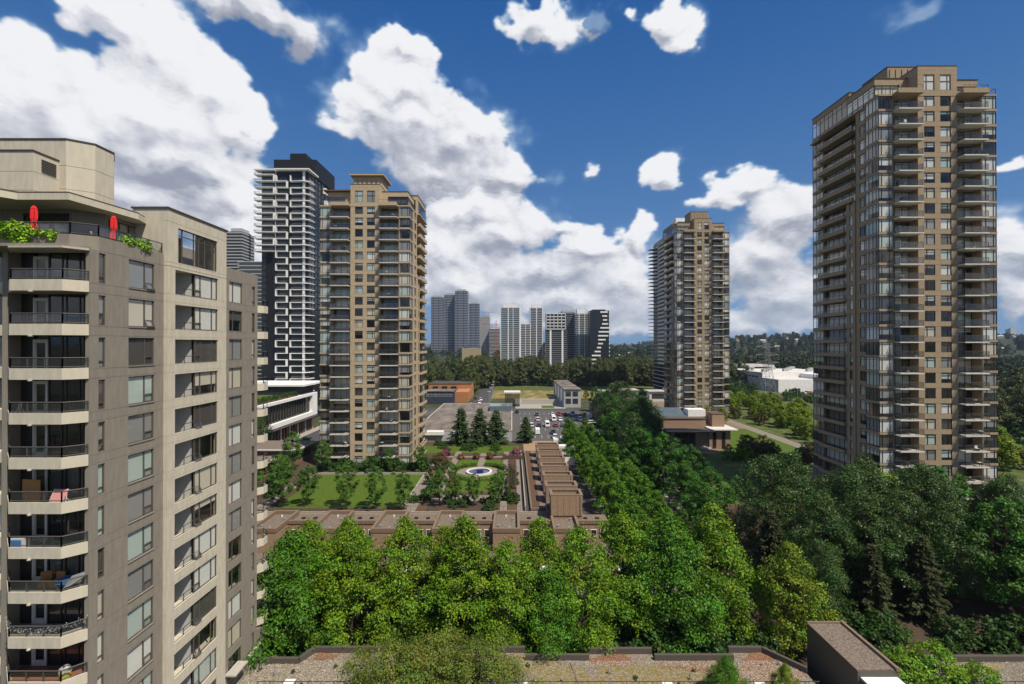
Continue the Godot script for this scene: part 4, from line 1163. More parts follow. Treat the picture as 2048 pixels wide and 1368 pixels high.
# parapets along the roof edge, one curb per straight run
func build_roof_edge() -> void:
	var runs := [[[-26.6, 46.9], [-21.9, 46.9], "beside the grey block"], [[-21.9, 46.9], [-21.0, 48.6], "at the slanted step near the grey block"], [[-21.0, 48.6], [1.4, 48.6], "under the feathery foreground tree"], [[1.4, 47.4], [8.0, 47.4], "round the first notch of the low roof"], [[8.0, 48.4], [14.8, 48.4], "between the two notches of the low roof"], [[14.8, 47.4], [23.0, 47.4], "round the second notch of the low roof"], [[23.0, 48.6], [26.6, 48.6], "behind the rust coloured gravel"], [[26.6, 48.6], [29.4, 45.5], "slanting towards the stair hut"], [[42, 47.2], [79, 47.2], "along the right hand low roof"]]
	for r in runs:
		var a := Vector2(r[0][0], -r[0][1])
		var b := Vector2(r[1][0], -r[1][1])
		var side := (b - a).orthogonal().normalized() * 0.16
		var s := Shape.new()
		s.prism([a + side, b + side, b - side, a - side], 3.2, 3.78)
		var o := solo("roof_parapet", s, mt["grey_frame"], "dark metal capped parapet " + r[2], "parapet", "parapets of the low roof")
	var joint := Shape.new()
	joint.prism([Vector2(5.95, -46.9), Vector2(6.15, -46.9), Vector2(7.1, -40), Vector2(6.9, -40)], 3.2, 3.3)
	solo("roof_curb", joint, mt["townhouse_trim"], "thin brown curb dividing the mossy gravel roof", "curb")
	# guard rail along the bottom edge of the view
	for seg in [[-24, 29.0, "thin dark guard rail along the gravel roof"], [35.4, 79.0, "thin dark guard rail on the right hand roof"]]:
		var g := thing("guard_rail", seg[2], "railing", Vector3(seg[0], 3.2, -43.0), 0, "guard rails of the low roofs")
		var n := int((seg[1] - seg[0]) / 1.2)
		put("top_rail", boxes([[0, seg[1] - seg[0], 0.98, 1.03, -0.025, 0.025]]).mesh(), mt["rail_metal"], g)
		put("bottom_rail", boxes([[0, seg[1] - seg[0], 0.1, 0.13, -0.015, 0.015]]).mesh(), mt["rail_metal"], g)
		for i in n + 1:
			put("post", keep("guard post", func(s: Shape): s.bx(-0.02, 0.02, 0, 0.98, -0.02, 0.02)), mt["rail_metal"], g, Vector3(i * 1.2, 0, 0))
	for v in [[-21.3, 43.6, "pale metal vent box near the grey block"], [1.6, 43.3, "white vent box on the mossy gravel"], [14.8, 43.3, "white vent box right of the brown curb"], [23.6, 43.3, "white vent box by the yellow-green maple"]]:
		var o := thing("roof_vent", v[2], "vent", Vector3(v[0], 3.2, -v[1]), 0, "vents on the low roof")
		put("housing", keep("vent body", func(s: Shape): s.bx(-0.4, 0.4, 0, 0.45, -0.35, 0.35)), mt["galvanised"], o)
		put("lid", keep("vent lid", func(s: Shape): s.bx(-0.48, 0.48, 0.45, 0.5, -0.43, 0.43)), mt["white_plastic"], o)
	# stair hut
	var h := thing("stair_hut", "dark narrow stair hut with a gravel roof sloping out of the low roof", "hut", Vector3(32.9, 1.6, -44.5))
	put("wall", boxes([[-1.85, 1.85, 0, 5.0, -3.5, 3.5]]).mesh(), mt["grey_frame"], h)
	put("roof", boxes([[-1.7, 1.7, 5.0, 5.06, -3.35, 3.4]]).mesh(), mt["dark_gravel"], h)
	put("parapet", boxes([[1.62, 1.9, 5.0, 5.3, -3.55, 3.55], [-1.9, 1.61, 5.0, 5.22, -3.55, -3.36], [-1.9, -1.78, 5.0, 5.12, -3.35, 3.55]]).mesh(), mt["townhouse_trim"], h)
	put("canopy", boxes([[-1.6, 1.7, 4.35, 4.5, 3.52, 4.6]]).mesh(), mt["white_panel"], h)
	put("door", boxes([[-0.9, 0.3, 0, 2.2, 3.5, 3.56]]).mesh(), mt["galvanised"], h)

# ---------------------------------------------------------------- the roof garden and its houses
func townhouse_box(s: Shape, x0: float, x1: float, z0: float, z1: float, y0: float, y1: float) -> void:
	s.bx(x0, x1, y0, y1 - 0.7, -z1, -z0)

func parapet_ring(s: Shape, x0: float, x1: float, z0: float, z1: float, y0: float, y1: float, w := 0.3) -> void:
	s.bx(x0 - 0.08, x1 + 0.08, y0, y1, -z0 - w, -z0 + 0.08)
	s.bx(x0 - 0.08, x1 + 0.08, y0, y1, -z1 - 0.08, -z1 + w)
	s.bx(x0 - 0.08, x0 + w, y0, y1, -z1 + w, -z0 - w)
	s.bx(x1 - w, x1 + 0.08, y0, y1, -z1 + w, -z0 - w)

func build_garden() -> void:
	var Y := 6.2
	sheet("garden_beds", -71.5, 3.3, 80.2, 139.5, Y + 0.004, "soil")
	sheet("garden_lawn", -43.2, -20.0, 82.6, 103.8, Y + 0.03, "lawn")
	sheet("garden_lawn", -13.6, -2.3, 91.5, 117.0, Y + 0.03, "lawn")
	sheet("garden_lawn", -30.0, 2.0, 124.0, 133.0, Y + 0.03, "lawn")
	for p in [[-44.5, -19.6, 104.0, 105.6], [-19.7, -17.3, 80.5, 126.0], [-15.4, -13.8, 88.0, 126.0], [-8.5, -6.7, 109.0, 124.0], [-2.2, -0.9, 81.0, 126.0], [-19.7, 1.6, 86.4, 89.6], [-17.2, -1.0, 119.4, 121.0], [0.9, 2.2, 81.0, 124.0], [-47, -44.6, 82, 106]]:
		sheet("garden_path", p[0], p[1], p[2], p[3], Y + 0.036, "path")
	sheet("garden_bed", -17.2, -15.5, 81.0, 118.0, Y + 0.04, "mulch")
	sheet("garden_bed", -0.8, 0.8, 81.0, 118.0, Y + 0.04, "mulch")
	var pav := Shape.new()
	pav.disc(Vector3(-7.6, Y + 0.03, -105.3), 5.3, 0.02, 36)
	structure("pond_terrace", pav, mt["path"])
	# pond
	var pond := thing("round_pond", "round blue pond with a pale stone rim in the garden", "pond", Vector3(-7.6, Y + 0.05, -105.3))
	var rim := Shape.new()
	rim.disc(Vector3.ZERO, 3.0, 0.42, 40, 2.45)
	put("rim", rim.mesh(), mt["white_concrete"], pond)
	var wa := Shape.new()
	wa.disc(Vector3.ZERO, 2.46, 0.24, 40)
	put("water", wa.mesh(), mt["pool_blue"], pond)
	# curved hedges round it
	var hg := [Color(0.13, 0.24, 0.025), Color(0.17, 0.29, 0.03), Color(0.09, 0.17, 0.02)]
	for h in [[200, 262, "front left"], [278, 345, "front right"], [98, 160, "back left"], [20, 82, "back right"]]:
		var rr := RandomNumberGenerator.new()
		rr.seed = h[0]
		var s := Shape.new()
		for i in 2600:
			var a: float = deg_to_rad(rr.randf_range(h[0], h[1]))
			var r := 6.2 + rr.randf_range(-0.55, 0.55)
			var y := 0.85 if rr.randf() < 0.6 else rr.randf_range(0.05, 0.85)
			if y < 0.8:
				r = 6.2 + (0.55 if rr.randf() < 0.5 else -0.55)
			leaf_at(s, rr, Vector3(cos(a) * r, y + rr.randf_range(-0.06, 0.06), -sin(a) * r), Vector3(0, 1, 0) if y > 0.8 else Vector3(cos(a), 0.3, -sin(a)), 0.16, hg)
		var o := put(numbered("curved_hedge"), s.mesh(), mt["leaf"], self, Vector3(-7.6, Y + 0.03, -105.3))
		meta(o, "low curved hedge on the %s side of the round pond" % h[2], "hedge", "curved hedges round the pond")
	for b in [[-11.4, 109.6, 0.7, "brown garden bench back left of the pond"], [-3.8, 109.6, -0.7, "brown garden bench back right of the pond"]]:
		var o := thing("garden_bench", b[3], "bench", Vector3(b[0], Y + 0.05, -b[1]), b[2], "benches round the pond")
		put("seat", keep("bench seat", func(s: Shape): s.bx(-0.8, 0.8, 0.4, 0.46, -0.25, 0.25)), mt["timber"], o)
		put("backrest", keep("bench back", func(s: Shape): s.bx(-0.8, 0.8, 0.5, 0.95, -0.3, -0.24)), mt["timber"], o)
		for x in [-0.65, 0.65]:
			put("leg", keep("bench leg", func(s: Shape): s.bx(-0.05, 0.05, 0, 0.4, -0.22, 0.22)), mt["timber"], o, Vector3(x, 0, 0))
	# pergola along the right hand path
	var pg := thing("pergola", "dark timber pergola with cross beams along the garden path", "pergola", Vector3(0.0, Y + 0.04, -100.0))
	for x in [-0.75, 0.75]:
		put("beam", boxes([[x - 0.09, x + 0.09, 2.5, 2.75, -12, 14]]).mesh(), mt["timber"], pg)
		for i in 8:
			put("post", keep("pergola post", func(s: Shape): s.bx(-0.09, 0.09, 0, 2.5, -0.09, 0.09)), mt["timber"], pg, Vector3(x, 0, -11.5 + i * 3.55))
	for i in 5:
		put("cross_beam", keep("pergola cross", func(s: Shape): s.bx(-2.2, 2.6, 2.76, 2.95, -0.08, 0.08)), mt["timber"], pg, Vector3(0, 0, -9.6 + i * 0.75))
	for i in 24:
		put("slat", keep("pergola slat", func(s: Shape): s.bx(-1.0, 1.0, 2.76, 2.84, -0.04, 0.04)), mt["timber"], pg, Vector3(0, 0, -5.5 + i * 0.8))
	# low garden walls
	for w in [[-43.6, -19.8, 103.85, 104.05, 0.5, "long low stone wall behind the lawn"], [-20.0, -19.72, 82.6, 103.8, 0.35, "low stone edging between lawn and path"], [2.3, 2.5, 81.0, 124.0, 0.9, "low concrete wall beside the narrow gutter"], [-71, 12, 80.0, 80.2, 0.35, "low stone wall along the front of the garden"]]:
		solo("garden_wall", boxes([[w[0], w[1], Y, Y + w[4], -w[3], -w[2]]]), mt["pavement"], w[5], "wall")
	solo("garden_gutter", boxes([[2.55, 3.1, Y + 0.01, Y + 0.1, -124, -81]]), mt["roof_cap"], "narrow dark gutter beside the right hand houses", "gutter")
	var fence := thing("garden_fence", "thin metal fence along the front edge of the garden", "fence", Vector3(-40, Y + 0.35, -80.1))
	put("top_rail", boxes([[0, 52, 0.95, 1.0, -0.02, 0.02]]).mesh(), mt["rail_metal"], fence)
	for i in 36:
		put("post", keep("fence post", func(s: Shape): s.bx(-0.02, 0.02, 0, 0.95, -0.02, 0.02)), mt["rail_metal"], fence, Vector3(i * 1.48, 0, 0))
	# right hand row of houses
	var starts := [77.2, 83.0, 89.6, 96.4, 103.2, 110.0, 116.6]
	for i in 7:
		var z0: float = starts[i]
		var z1: float = z0 + (3.0 if i == 0 else 2.9)
		var hi := 10.5 if i == 0 else 10.2
		var x1 := 11.9
		var x0 := 6.2 if i > 0 else 6.6
		var o := thing("terrace_house", "brown flat roofed terrace house, %s of the row beside the garden" % ORD[i], "house", Vector3(9, 0, -z0), 0, "terrace houses right of the garden")
		put("wall", boxes([[x0 - 9, x1 - 9, 5.9, hi - 1.15, z0 - z1, 0], [x0 - 9, x1 - 9, 0, 5.88, z0 - z1 - 3.6, -0.02 if i else -2.7]]).mesh(), mt["townhouse_wall"], o)
		var ring := Shape.new()
		parapet_ring(ring, x0 - 9, x1 - 9, 0, z1 - z0, hi - 1.14, hi - 0.18, 0.28)
		put("parapet", ring.mesh(), mt["townhouse_wall"], o)
		var cap := Shape.new()
		parapet_ring(cap, x0 - 9.05, x1 - 8.95, -0.05, z1 - z0 + 0.05, hi - 0.18, hi, 0.42)
		put("coping", cap.mesh(), mt["townhouse_trim"], o)
		put("roof", boxes([[x0 - 8.7, x1 - 9.3, hi - 1.15, hi - 1.1, z0 - z1 + 0.3, -0.3]]).mesh(), mt["dark_gravel"], o)
		for k in 5:
			put("cladding_panel", keep("cladding%d" % i, func(s: Shape): s.bx(0.02, (x1 - x0) / 5.0 - 0.02, 6.96, hi - 0.2, 0.0, 0.05)), mt["townhouse_wall"], o, Vector3(x0 - 9 + k * (x1 - x0) / 5.0, 0, 0.082))
		put("roof_hatch", boxes([[-0.6, 0.4, hi - 1.1, hi - 0.8, -1.9, -1.1]]).mesh(), mt["galvanised"], o)
		put("downpipe", boxes([[x1 - 9.4, x1 - 9.3, 6.96, hi - 0.3, 0.14, 0.22]]).mesh(), mt["townhouse_trim"], o)
		for k in 2:
			put("vent", keep("house vent", func(s: Shape): s.bx(-0.2, 0.2, 0, 0.5, -0.2, 0.2)), mt["townhouse_trim"], o, Vector3(x0 - 9.5, 6.95, -1.2 - k * 1.1))
		if i > 0:
			put("skylight", boxes([[x0 - 8.9, x0 - 8.2, 7.0, 7.5, 0.4, 2.0]]).mesh(), mt["skylight"], o)
	structure("terrace_roof", boxes([[3.3, 12.3, Y, 6.95, -124, -80.6]]), mt["dark_gravel"])
	sheet("roof_strip", 3.6, 5.0, 81, 123.5, 6.96, "mulch")
	# front row of houses, seen from above
	for i in 6:
		var x := -41.4 + i * 9.6
		var o := thing("row_house", "brown row house with gravel roof under the street trees, %s from the left" % ORD[i], "house", Vector3(x, 0, -79.6), 0, "row houses along the front of the garden")
		put("wall", boxes([[0, 4.2, 0, 6.3, 0, 7.8], [4.22, 9.58, 0, 6.2, 0, 4.0]]).mesh(), mt["townhouse_wall"], o)
		put("lower_wall", boxes([[-0.02, 4.4, 0, 3.0, 7.82, 11.4], [4.42, 9.58, 0, 3.2, 4.02, 11.0]]).mesh(), mt["townhouse_wall"], o)
		var ring := Shape.new()
		parapet_ring(ring, 0, 4.2, -7.8, 0, 6.3, 6.95, 0.34)
		ring.bx(4.3, 9.5, 6.2, 6.75, 3.7, 4.12)
		put("coping", ring.mesh(), mt["townhouse_trim"], o)
		put("roof", boxes([[0.3, 3.9, 6.3, 6.36, 0.3, 7.5], [4.3, 9.5, 6.2, 6.26, 0.1, 3.68]]).mesh(), mt["dark_gravel"], o)
		put("lower_roof", boxes([[4.45, 9.55, 3.2, 3.27, 4.1, 10.9], [0.0, 4.38, 3.0, 3.07, 7.9, 11.3]]).mesh(), mt["dark_gravel"], o)
		for k in 3:
			add_window(o, Vector3(4.9 + k * 1.55, 4.1, 4.0), 0, 1.0, 1.15, [], -1, "white_panel", "window", 0.5 if k == 1 else 0.0, -0.06, "dark_pane")
		put("vent", boxes([[1.9, 2.1, 6.36, 6.7, 1.4, 1.6]]).mesh(), mt["white_plastic"], o)
		put("skylight", boxes([[5.6, 6.2, 6.26, 6.42, 1.6, 2.2], [7.6, 8.2, 6.26, 6.42, 1.6, 2.2]]).mesh(), mt["black_plastic"], o)
		for k in 3:
			put("roof_vent", keep("row vent", func(s: Shape): s.bx(-0.12, 0.12, 0, 0.32, -0.12, 0.12); s.bx(-0.17, 0.17, 0.32, 0.36, -0.17, 0.17)), mt["galvanised"], o, Vector3([0.9, 3.2, 2.6][k], 6.36, [5.8, 3.0, 6.6][k]))
		put("canopy", boxes([[4.6, 9.4, 2.5, 2.7, 11.02, 12.4]]).mesh(), mt["white_panel"], o)
	# houses on the left by the tan tower
	for h in [[-66.0, -52.5, 112.0, 122.0, 10.2, "gravel roofed brick house with white eaves left of the tan tower"], [-66.0, -54.5, 97.0, 107.0, 9.8, "gravel roofed brick house with white eaves nearer the grey block"], [-64.0, -52.2, 71.0, 79.6, 6.9, "low brown house with gravel roof behind the end of the grey block"]]:
		var o := thing("brick_house", h[5], "house", Vector3(h[0], 0, -h[2]))
		var w: float = h[1] - h[0]
		var d: float = h[3] - h[2]
		put("wall", boxes([[0.9, w - 0.9, 0, h[4] - 0.5, -d + 0.6, -0.9]]).mesh(), mt["brick"], o)
		put("fascia", boxes([[0, w, h[4] - 0.5, h[4] - 0.1, -d, 0]]).mesh(), mt["white_concrete"], o)
		put("roof", boxes([[0.25, w - 0.25, h[4] - 0.1, h[4], -d + 0.25, -0.25]]).mesh(), mt["dark_gravel"], o)
		for k in 5:
			add_window(o, Vector3(w - 0.9, h[4] - 3.0, -2.0 - k * 1.35), PI / 2, 1.0, 1.8, [0.5], -1, "bronze", "window", 0.0, -0.06, "dark_pane")

# ---------------------------------------------------------------- car park, sheds and the pavilion
func car_profile(s: Shape, pts: Array, w: float, taper: float) -> void:   # side outline (z, y) lofted across the width, narrower at the top
	var P := PackedVector2Array(pts)
	var lo := 1e9
	var hi := -1e9
	for p in P:
		lo = minf(lo, p.y)
		hi = maxf(hi, p.y)
	var half := func(p: Vector2) -> float: return w * 0.5 * (1.0 - taper * (p.y - lo) / maxf(hi - lo, 0.01))
	for i in P.size():
		var a := P[i]
		var b := P[(i + 1) % P.size()]
		var ha: float = half.call(a)
		var hb: float = half.call(b)
		s.quad(Vector3(-ha, a.y, a.x), Vector3(ha, a.y, a.x), Vector3(hb, b.y, b.x), Vector3(-hb, b.y, b.x))
	var idx := Geometry2D.triangulate_polygon(P)
	for i in range(0, idx.size(), 3):
		var q := []
		for k in 3:
			q.append(P[idx[i + k]])
		for sx in [-1.0, 1.0]:
			var c := []
			for p in q:
				c.append(Vector3(sx * half.call(p), p.y, p.x))
			var up: Vector3 = (c[1] - c[0]).cross(c[2] - c[0])
			if up.x * sx > 0:
				s.tri(c[0], c[1], c[2])
			else:
				s.tri(c[0], c[2], c[1])

func add_car(kind: String, paint: String, label: String, x: float, z: float, turn: float) -> void:
	var t := thing({"sedan": "parked_car", "suv": "parked_suv", "van": "parked_van"}[kind], label, "van" if kind == "van" else "car", Vector3(x, 0.01, -z), turn, "vehicles in the car park")
	var body := keep("body " + kind, func(s: Shape):
		if kind == "van":
			car_profile(s, [Vector2(2.6, 0.35), Vector2(2.65, 0.95), Vector2(2.35, 1.15), Vector2(1.75, 2.1), Vector2(1.4, 2.3), Vector2(-2.5, 2.3), Vector2(-2.6, 2.1), Vector2(-2.6, 0.35)], 1.95, 0.12)
		else:
			var h := 0.86 if kind == "sedan" else 1.0
			car_profile(s, [Vector2(2.2, 0.3), Vector2(2.28, 0.55), Vector2(2.2, h - 0.15), Vector2(1.2, h), Vector2(-1.75, h + 0.04), Vector2(-2.2, h - 0.05), Vector2(-2.25, 0.45), Vector2(-2.15, 0.3)], 1.8, 0.06))
	put("body", body, mt["paint_" + paint], t)
	if kind == "van":
		put("window", keep("van windows", func(s: Shape):
			s.quad(Vector3(-0.8, 1.2, 2.36), Vector3(0.8, 1.2, 2.36), Vector3(0.74, 2.05, 1.82), Vector3(-0.74, 2.05, 1.82))
			for sx in [-1.0, 1.0]:
				s.quad(Vector3(sx * 0.95, 1.25, 2.1), Vector3(sx * 0.95, 1.25, 0.9), Vector3(sx * 0.885, 1.95, 0.9), Vector3(sx * 0.885, 1.95, 1.7))), mt["car_glass"], t)
	else:
		var top := 1.42 if kind == "sedan" else 1.68
		var zb := -1.5 if kind == "sedan" else -2.1
		var h0 := 0.85 if kind == "sedan" else 0.99
		put("window", keep("cabin " + kind, func(s: Shape): car_profile(s, [Vector2(1.25, h0), Vector2(0.45, top - 0.05), Vector2(zb + 0.5, top - 0.05), Vector2(zb - 0.1, h0)], 1.66, 0.2)), mt["car_glass"], t)
		put("roof", keep("roof " + kind, func(s: Shape): car_profile(s, [Vector2(0.5, top - 0.06), Vector2(0.3, top), Vector2(zb + 0.7, top), Vector2(zb + 0.45, top - 0.06)], 1.36, 0.05)), mt["paint_" + paint], t)
	for w in [[-1, 1], [1, 1], [-1, -1], [1, -1]]:
		put("wheel", keep("wheel", func(s: Shape): s.tube([Vector3(-0.11, 0.31, 0), Vector3(-0.1, 0.31, 0), Vector3(0.1, 0.31, 0), Vector3(0.11, 0.31, 0)], [0.0, 0.31, 0.31, 0.0], 10)), mt["tyre"], t, Vector3(w[0] * 0.82, 0, w[1] * (1.38 if kind != "van" else 1.65)))

func build_middle() -> void:
	# rows of parked vehicles: rows count from the far end, places from the left
	var rows := [
		[238.0, [["sedan", "white", -0.5], ["sedan", "black", 2.6]], "far corner by the warehouse"],
		[230.0, [["suv", "grey", 12.5], ["sedan", "white", 20.5], ["suv", "red", 23.6], ["sedan", "black", 26.8], ["van", "silver", 30.5]], "back row of the car park"],
		[222.0, [["van", "white", 37.5]], "lone spot right of the car park rows"],
		[214.0, [["suv", "white", 12.2], ["van", "white", 19.6], ["sedan", "white", 22.7], ["suv", "black", 25.8], ["sedan", "dark blue", 28.9], ["suv", "white", 32.0]], "second row of the car park"],
		[199.0, [["suv", "white", 8.6], ["sedan", "dark blue", 11.8], ["van", "white", 15.4], ["sedan", "red", 19.0], ["sedan", "grey", 22.2], ["suv", "silver", 25.5]], "third row of the car park"],
		[191.0, [["sedan", "black", 26.0], ["sedan", "grey", 22.8]], "gap behind the third parked row"],
		[183.0, [["van", "white", 10.2], ["suv", "dark blue", 16.5], ["sedan", "red", 21.2], ["suv", "black", 24.4], ["sedan", "black", 27.4]], "fourth row of the car park"],
		[174.0, [["suv", "white", 16.4], ["sedan", "grey", 24.2]], "fifth row of the car park"],
		[164.0, [["van", "white", 15.6], ["van", "white", 18.4]], "nearest row behind the terrace houses"],
		[156.0, [["sedan", "silver", 26.6]], "corner by the hornbeams"],
	]
	for r in rows:
		var i := 0
		for c in r[1]:
			add_car(c[0], c[1], "%s %s in the %s, %s from the left" % [c[1], c[0] if c[0] != "suv" else "tall car", r[2], ORD[i]], c[2], r[0], 0.0 if i % 3 else PI)
			i += 1
	var side := [["suv", "white", 205.0], ["suv", "black", 198.0], ["sedan", "dark blue", 191.5], ["sedan", "white", 185.0], ["van", "white", 178.0], ["suv", "grey", 171.0], ["sedan", "white", 212.0]]
	for i in side.size():
		add_car(side[i][0], side[i][1], "%s %s parked along the right car park edge, %s from the front" % [side[i][1], "tall car" if side[i][0] == "suv" else side[i][0], ORD[i]], 36.0, side[i][2], PI / 2 + 0.1)
	for i in 6:
		add_car(["suv", "sedan"][i % 2], ["white", "silver", "white", "grey", "white", "black"][i], "%s car parked by the orange shed, %s from the front" % [["white", "silver", "white", "grey", "white", "black"][i], ORD[i]], -20.0 - (i % 2) * 4.0, 262.0 + i * 7.0, 0.2)
	# the big flat shed
	var t := thing("warehouse", "wide flat roofed warehouse with stained grey roof beyond the garden", "warehouse", Vector3(-17, 0, -157))
	put("wall", boxes([[-17, 17, 0, 6.0, -71, 0]]).mesh(), mt["pale_grey_wall"], t)
	put("roof", boxes([[-16.7, 6.6, 6.0, 6.06, -70.7, -0.3], [6.62, 16.7, 6.0, 6.06, -70.7, -0.3]]).mesh(), mt["warehouse_roof"], t)
	var par := Shape.new()
	parapet_ring(par, -17, 17, 0, 71, 6.0, 6.35, 0.3)
	put("coping", par.mesh(), mt["concrete"], t)
	put("blue_front", boxes([[7.0, 17.2, 6.1, 8.3, -55, -46]]).mesh(), mt["skylight"], t)
	put("loading_bay", boxes([[8.5, 17.05, 0.1, 5.0, -45.8, -30]]).mesh(), mt["bay_shade"], t)  # solid block, the alcove shade is put into its colour
	for i in 6:
		put("roof_unit", keep("roof unit", func(s: Shape): s.bx(-0.7, 0.7, 0, 0.9, -0.6, 0.6)), mt["galvanised"], t, Vector3(-12.0 + i * 3.6, 6.06, -60.0 + (i * 17) % 40))
	for x in [[-17, -6.4], [-3.0, 4.0]]:
		put("sloped_skylight", boxes([[x[0], x[1], 5.0, 6.2, 0.1, 2.2]]).mesh(), mt["white_panel"], t)
	# conifer-side trailers at its foot
	for tr in [[-3.5, 147.0, 8.0, "long white trailer parked behind the garden conifers"], [-12.0, 149.0, 6.0, "short white trailer left of the long one behind the conifers"], [17.5, 146.0, 5.2, "white box truck behind the farthest terrace house"]]:
		var o := thing("trailer", tr[3], "trailer", Vector3(tr[0], 0, -tr[1]))
		put("body", boxes([[-tr[2] / 2, tr[2] / 2, 0.8, 3.6, -1.2, 1.2]]).mesh(), mt["white_panel"], o)
		for x in [-1, 1]:
			put("wheel", keep("trailer wheel", func(s: Shape): s.tube([Vector3(0, 0.45, -1.15), Vector3(0, 0.45, -1.1), Vector3(0, 0.45, 1.1), Vector3(0, 0.45, 1.15)], [0.0, 0.45, 0.45, 0.0], 10)), mt["tyre"], o, Vector3(x * tr[2] * 0.33, 0, 0))
	# orange and navy sheds
	t = thing("orange_building", "orange rendered commercial building with flat dark roof", "building", Vector3(-39, 0, -300))
	put("wall", boxes([[-16, 12, 0, 9.6, -22, 0], [4, 12, 0, 6.5, 0.02, 20]]).mesh(), mt["orange_wall"], t)
	put("roof", boxes([[-16.2, 12.2, 9.6, 9.9, -22.2, 0.2]]).mesh(), mt["roof_cap"], t)
	for i in 3:
		put("awning", boxes([[-13 + i * 6, -9.6 + i * 6, 6.0, 8.2, 0.02, 1.0]]).mesh(), mt["bronze"], t)
	t = thing("navy_building", "dark navy shop building in front of the orange one", "building", Vector3(-44, 0, -272))
	put("wall", boxes([[-8, 9, 0, 7.5, -14, 0]]).mesh(), mt["navy_wall"], t)
	put("roof", boxes([[-8.3, 9.3, 7.5, 7.8, -14.3, 0.3]]).mesh(), mt["warehouse_roof"], t)
	for i in 7:
		add_window(t, Vector3(-7.3 + i * 2.3, 4.6, 0), 0, 1.7, 1.5, [0.5], -1, "white_panel", "window", 0.5, -0.08, "dark_pane")
	t = thing("beige_building", "windowless beige block rising over the woodland", "building", Vector3(-54, 0, -600))
	put("wall", boxes([[-12, 12, 0, 24, -20, 0], [-12, 12, 24.05, 30, -20, 0]]).mesh(), mt["beige_wall"], t)
	put("roof", boxes([[-12.2, 12.2, 30, 30.4, -20.2, 0.2]]).mesh(), mt["concrete"], t)
	# glass pavilion, yard wall
	t = thing("glass_pavilion", "boxy glass pavilion with flat roof behind the car park", "pavilion", Vector3(0.0, 0, -262))
	put("roof", boxes([[-4.6, 4.9, 7.6, 8.3, -9.5, 0.4]]).mesh(), mt["white_concrete"], t)
	put("glazing", boxes([[-4.1, 4.4, 0, 7.55, -9, 0]]).mesh(), mt["dark_pane"], t)
	for i in 7:
		put("mullion", keep("pavilion mullion", func(s: Shape): s.bx(-0.07, 0.07, 0, 7.55, 0.01, 0.12)), mt["bronze"], t, Vector3(-4.0 + i * 1.39, 0, 0))
	solo("yard_wall", boxes([[5.6, 28, 0, 3.0, -272.4, -272]]), mt["concrete"], "long grey concrete wall behind the glass pavilion", "wall")
	solo("blue_tarp", boxes([[9, 14, 0.02, 1.2, -279, -276]]), mt["blue_cloth"], "blue tarpaulin covered heap at the edge of the dry field", "tarpaulin")
	for i in 4:
		var o := thing("grey_townhouse", "modern grey townhouse in a row behind the car park trees, %s from the front" % ORD[i], "house", Vector3(34, 0, -258 - i * 17.0), 0, "grey townhouses")
		put("wall", boxes([[-4.5, 5, 0, 10.0, -13, 0]]).mesh(), mt["pale_grey_wall"], o)
		put("roof", boxes([[-4.8, 5.3, 10.0, 10.5, -13.3, 0.4]]).mesh(), mt["warehouse_roof"], o)
		for k in 2:
			add_window(o, Vector3(-3.6 + k * 4.0, 6.4, 0), 0, 3.0, 2.6, [0.5], -1, "bronze", "window", 0.4, -0.08, "dark_pane")
			add_window(o, Vector3(-3.6 + k * 4.0, 2.2, 0), 0, 3.0, 2.8, [0.5], -1, "bronze", "window", 0.0, -0.08, "dark_pane")
	for i in 5:
		var o := thing("garden_townhouse", "flat roofed white townhouse between the trees by the field, %s from the left" % ORD[i], "house", Vector3(56 + i * 14, 0, -262 - (i % 2) * 8), 0, "white townhouses by the field")
		put("wall", boxes([[-5, 5, 0, 8.4, -10, 0]]).mesh(), mt["white_concrete"], o)
		put("roof", boxes([[-5.4, 5.4, 8.4, 8.8, -10.4, 0.6]]).mesh(), mt["concrete"], o)
		add_window(o, Vector3(-3.5, 4.6, 0), 0, 7.0, 2.6, [0.33, 0.66], -1, "bronze", "window", 0.3, -0.08, "dark_pane")
	# the pavilion on the plaza
	var Y := 6.2
	t = thing("pavilion", "brown amenity pavilion with white eaves and sloped rooflight between the brown towers", "pavilion", Vector3(53, Y, -130))
	put("wall", boxes([[-8.0, 3.0, 0, 5.0, -16, 0], [3.02, 9.0, 0, 5.2, -12, 0.8], [-9.0, 3.4, 5.3, 8.0, -17, -2.5], [5.2, 8.8, 5.8, 9.4, -8, -2.4]]).mesh(), mt["townhouse_wall"], t)
	put("eaves", boxes([[-9.6, 4.4, 5.0, 5.3, -17.4, 1.4], [3.2, 10.6, 5.45, 5.75, -12, 2.0]]).mesh(), mt["white_concrete"], t)
	put("roof", boxes([[-9.4, 4.2, 5.3, 5.36, -2.45, 1.2], [-9.2, 3.6, 8.0, 8.2, -17.2, -2.3], [5.1, 8.9, 9.4, 9.55, -8.1, -2.3]]).mesh(), mt["brown_cap"], t)
	var sk := Shape.new()
	for i in 8:
		var x := -8.4 + i * 0.95
		sk.quad(Vector3(x, 8.25, -5), Vector3(x + 0.85, 8.25, -5), Vector3(x + 0.85, 10.0, -12), Vector3(x, 10.0, -12))
	sk.quad(Vector3(-8.4, 8.22, -12.05), Vector3(-0.8, 8.22, -12.05), Vector3(-0.8, 10.0, -12.05), Vector3(-8.4, 10.0, -12.05))
	put("skylight", sk.mesh(), mt["skylight"], t)
	put("roof_unit", boxes([[-0.6, 4.6, 8.22, 10.3, -9, -5.5]]).mesh(), mt["white_panel"], t)
	put("base", boxes([[-8.4, 3.4, 0.02, 0.5, 0.02, 1.0]]).mesh(), mt["white_concrete"], t)
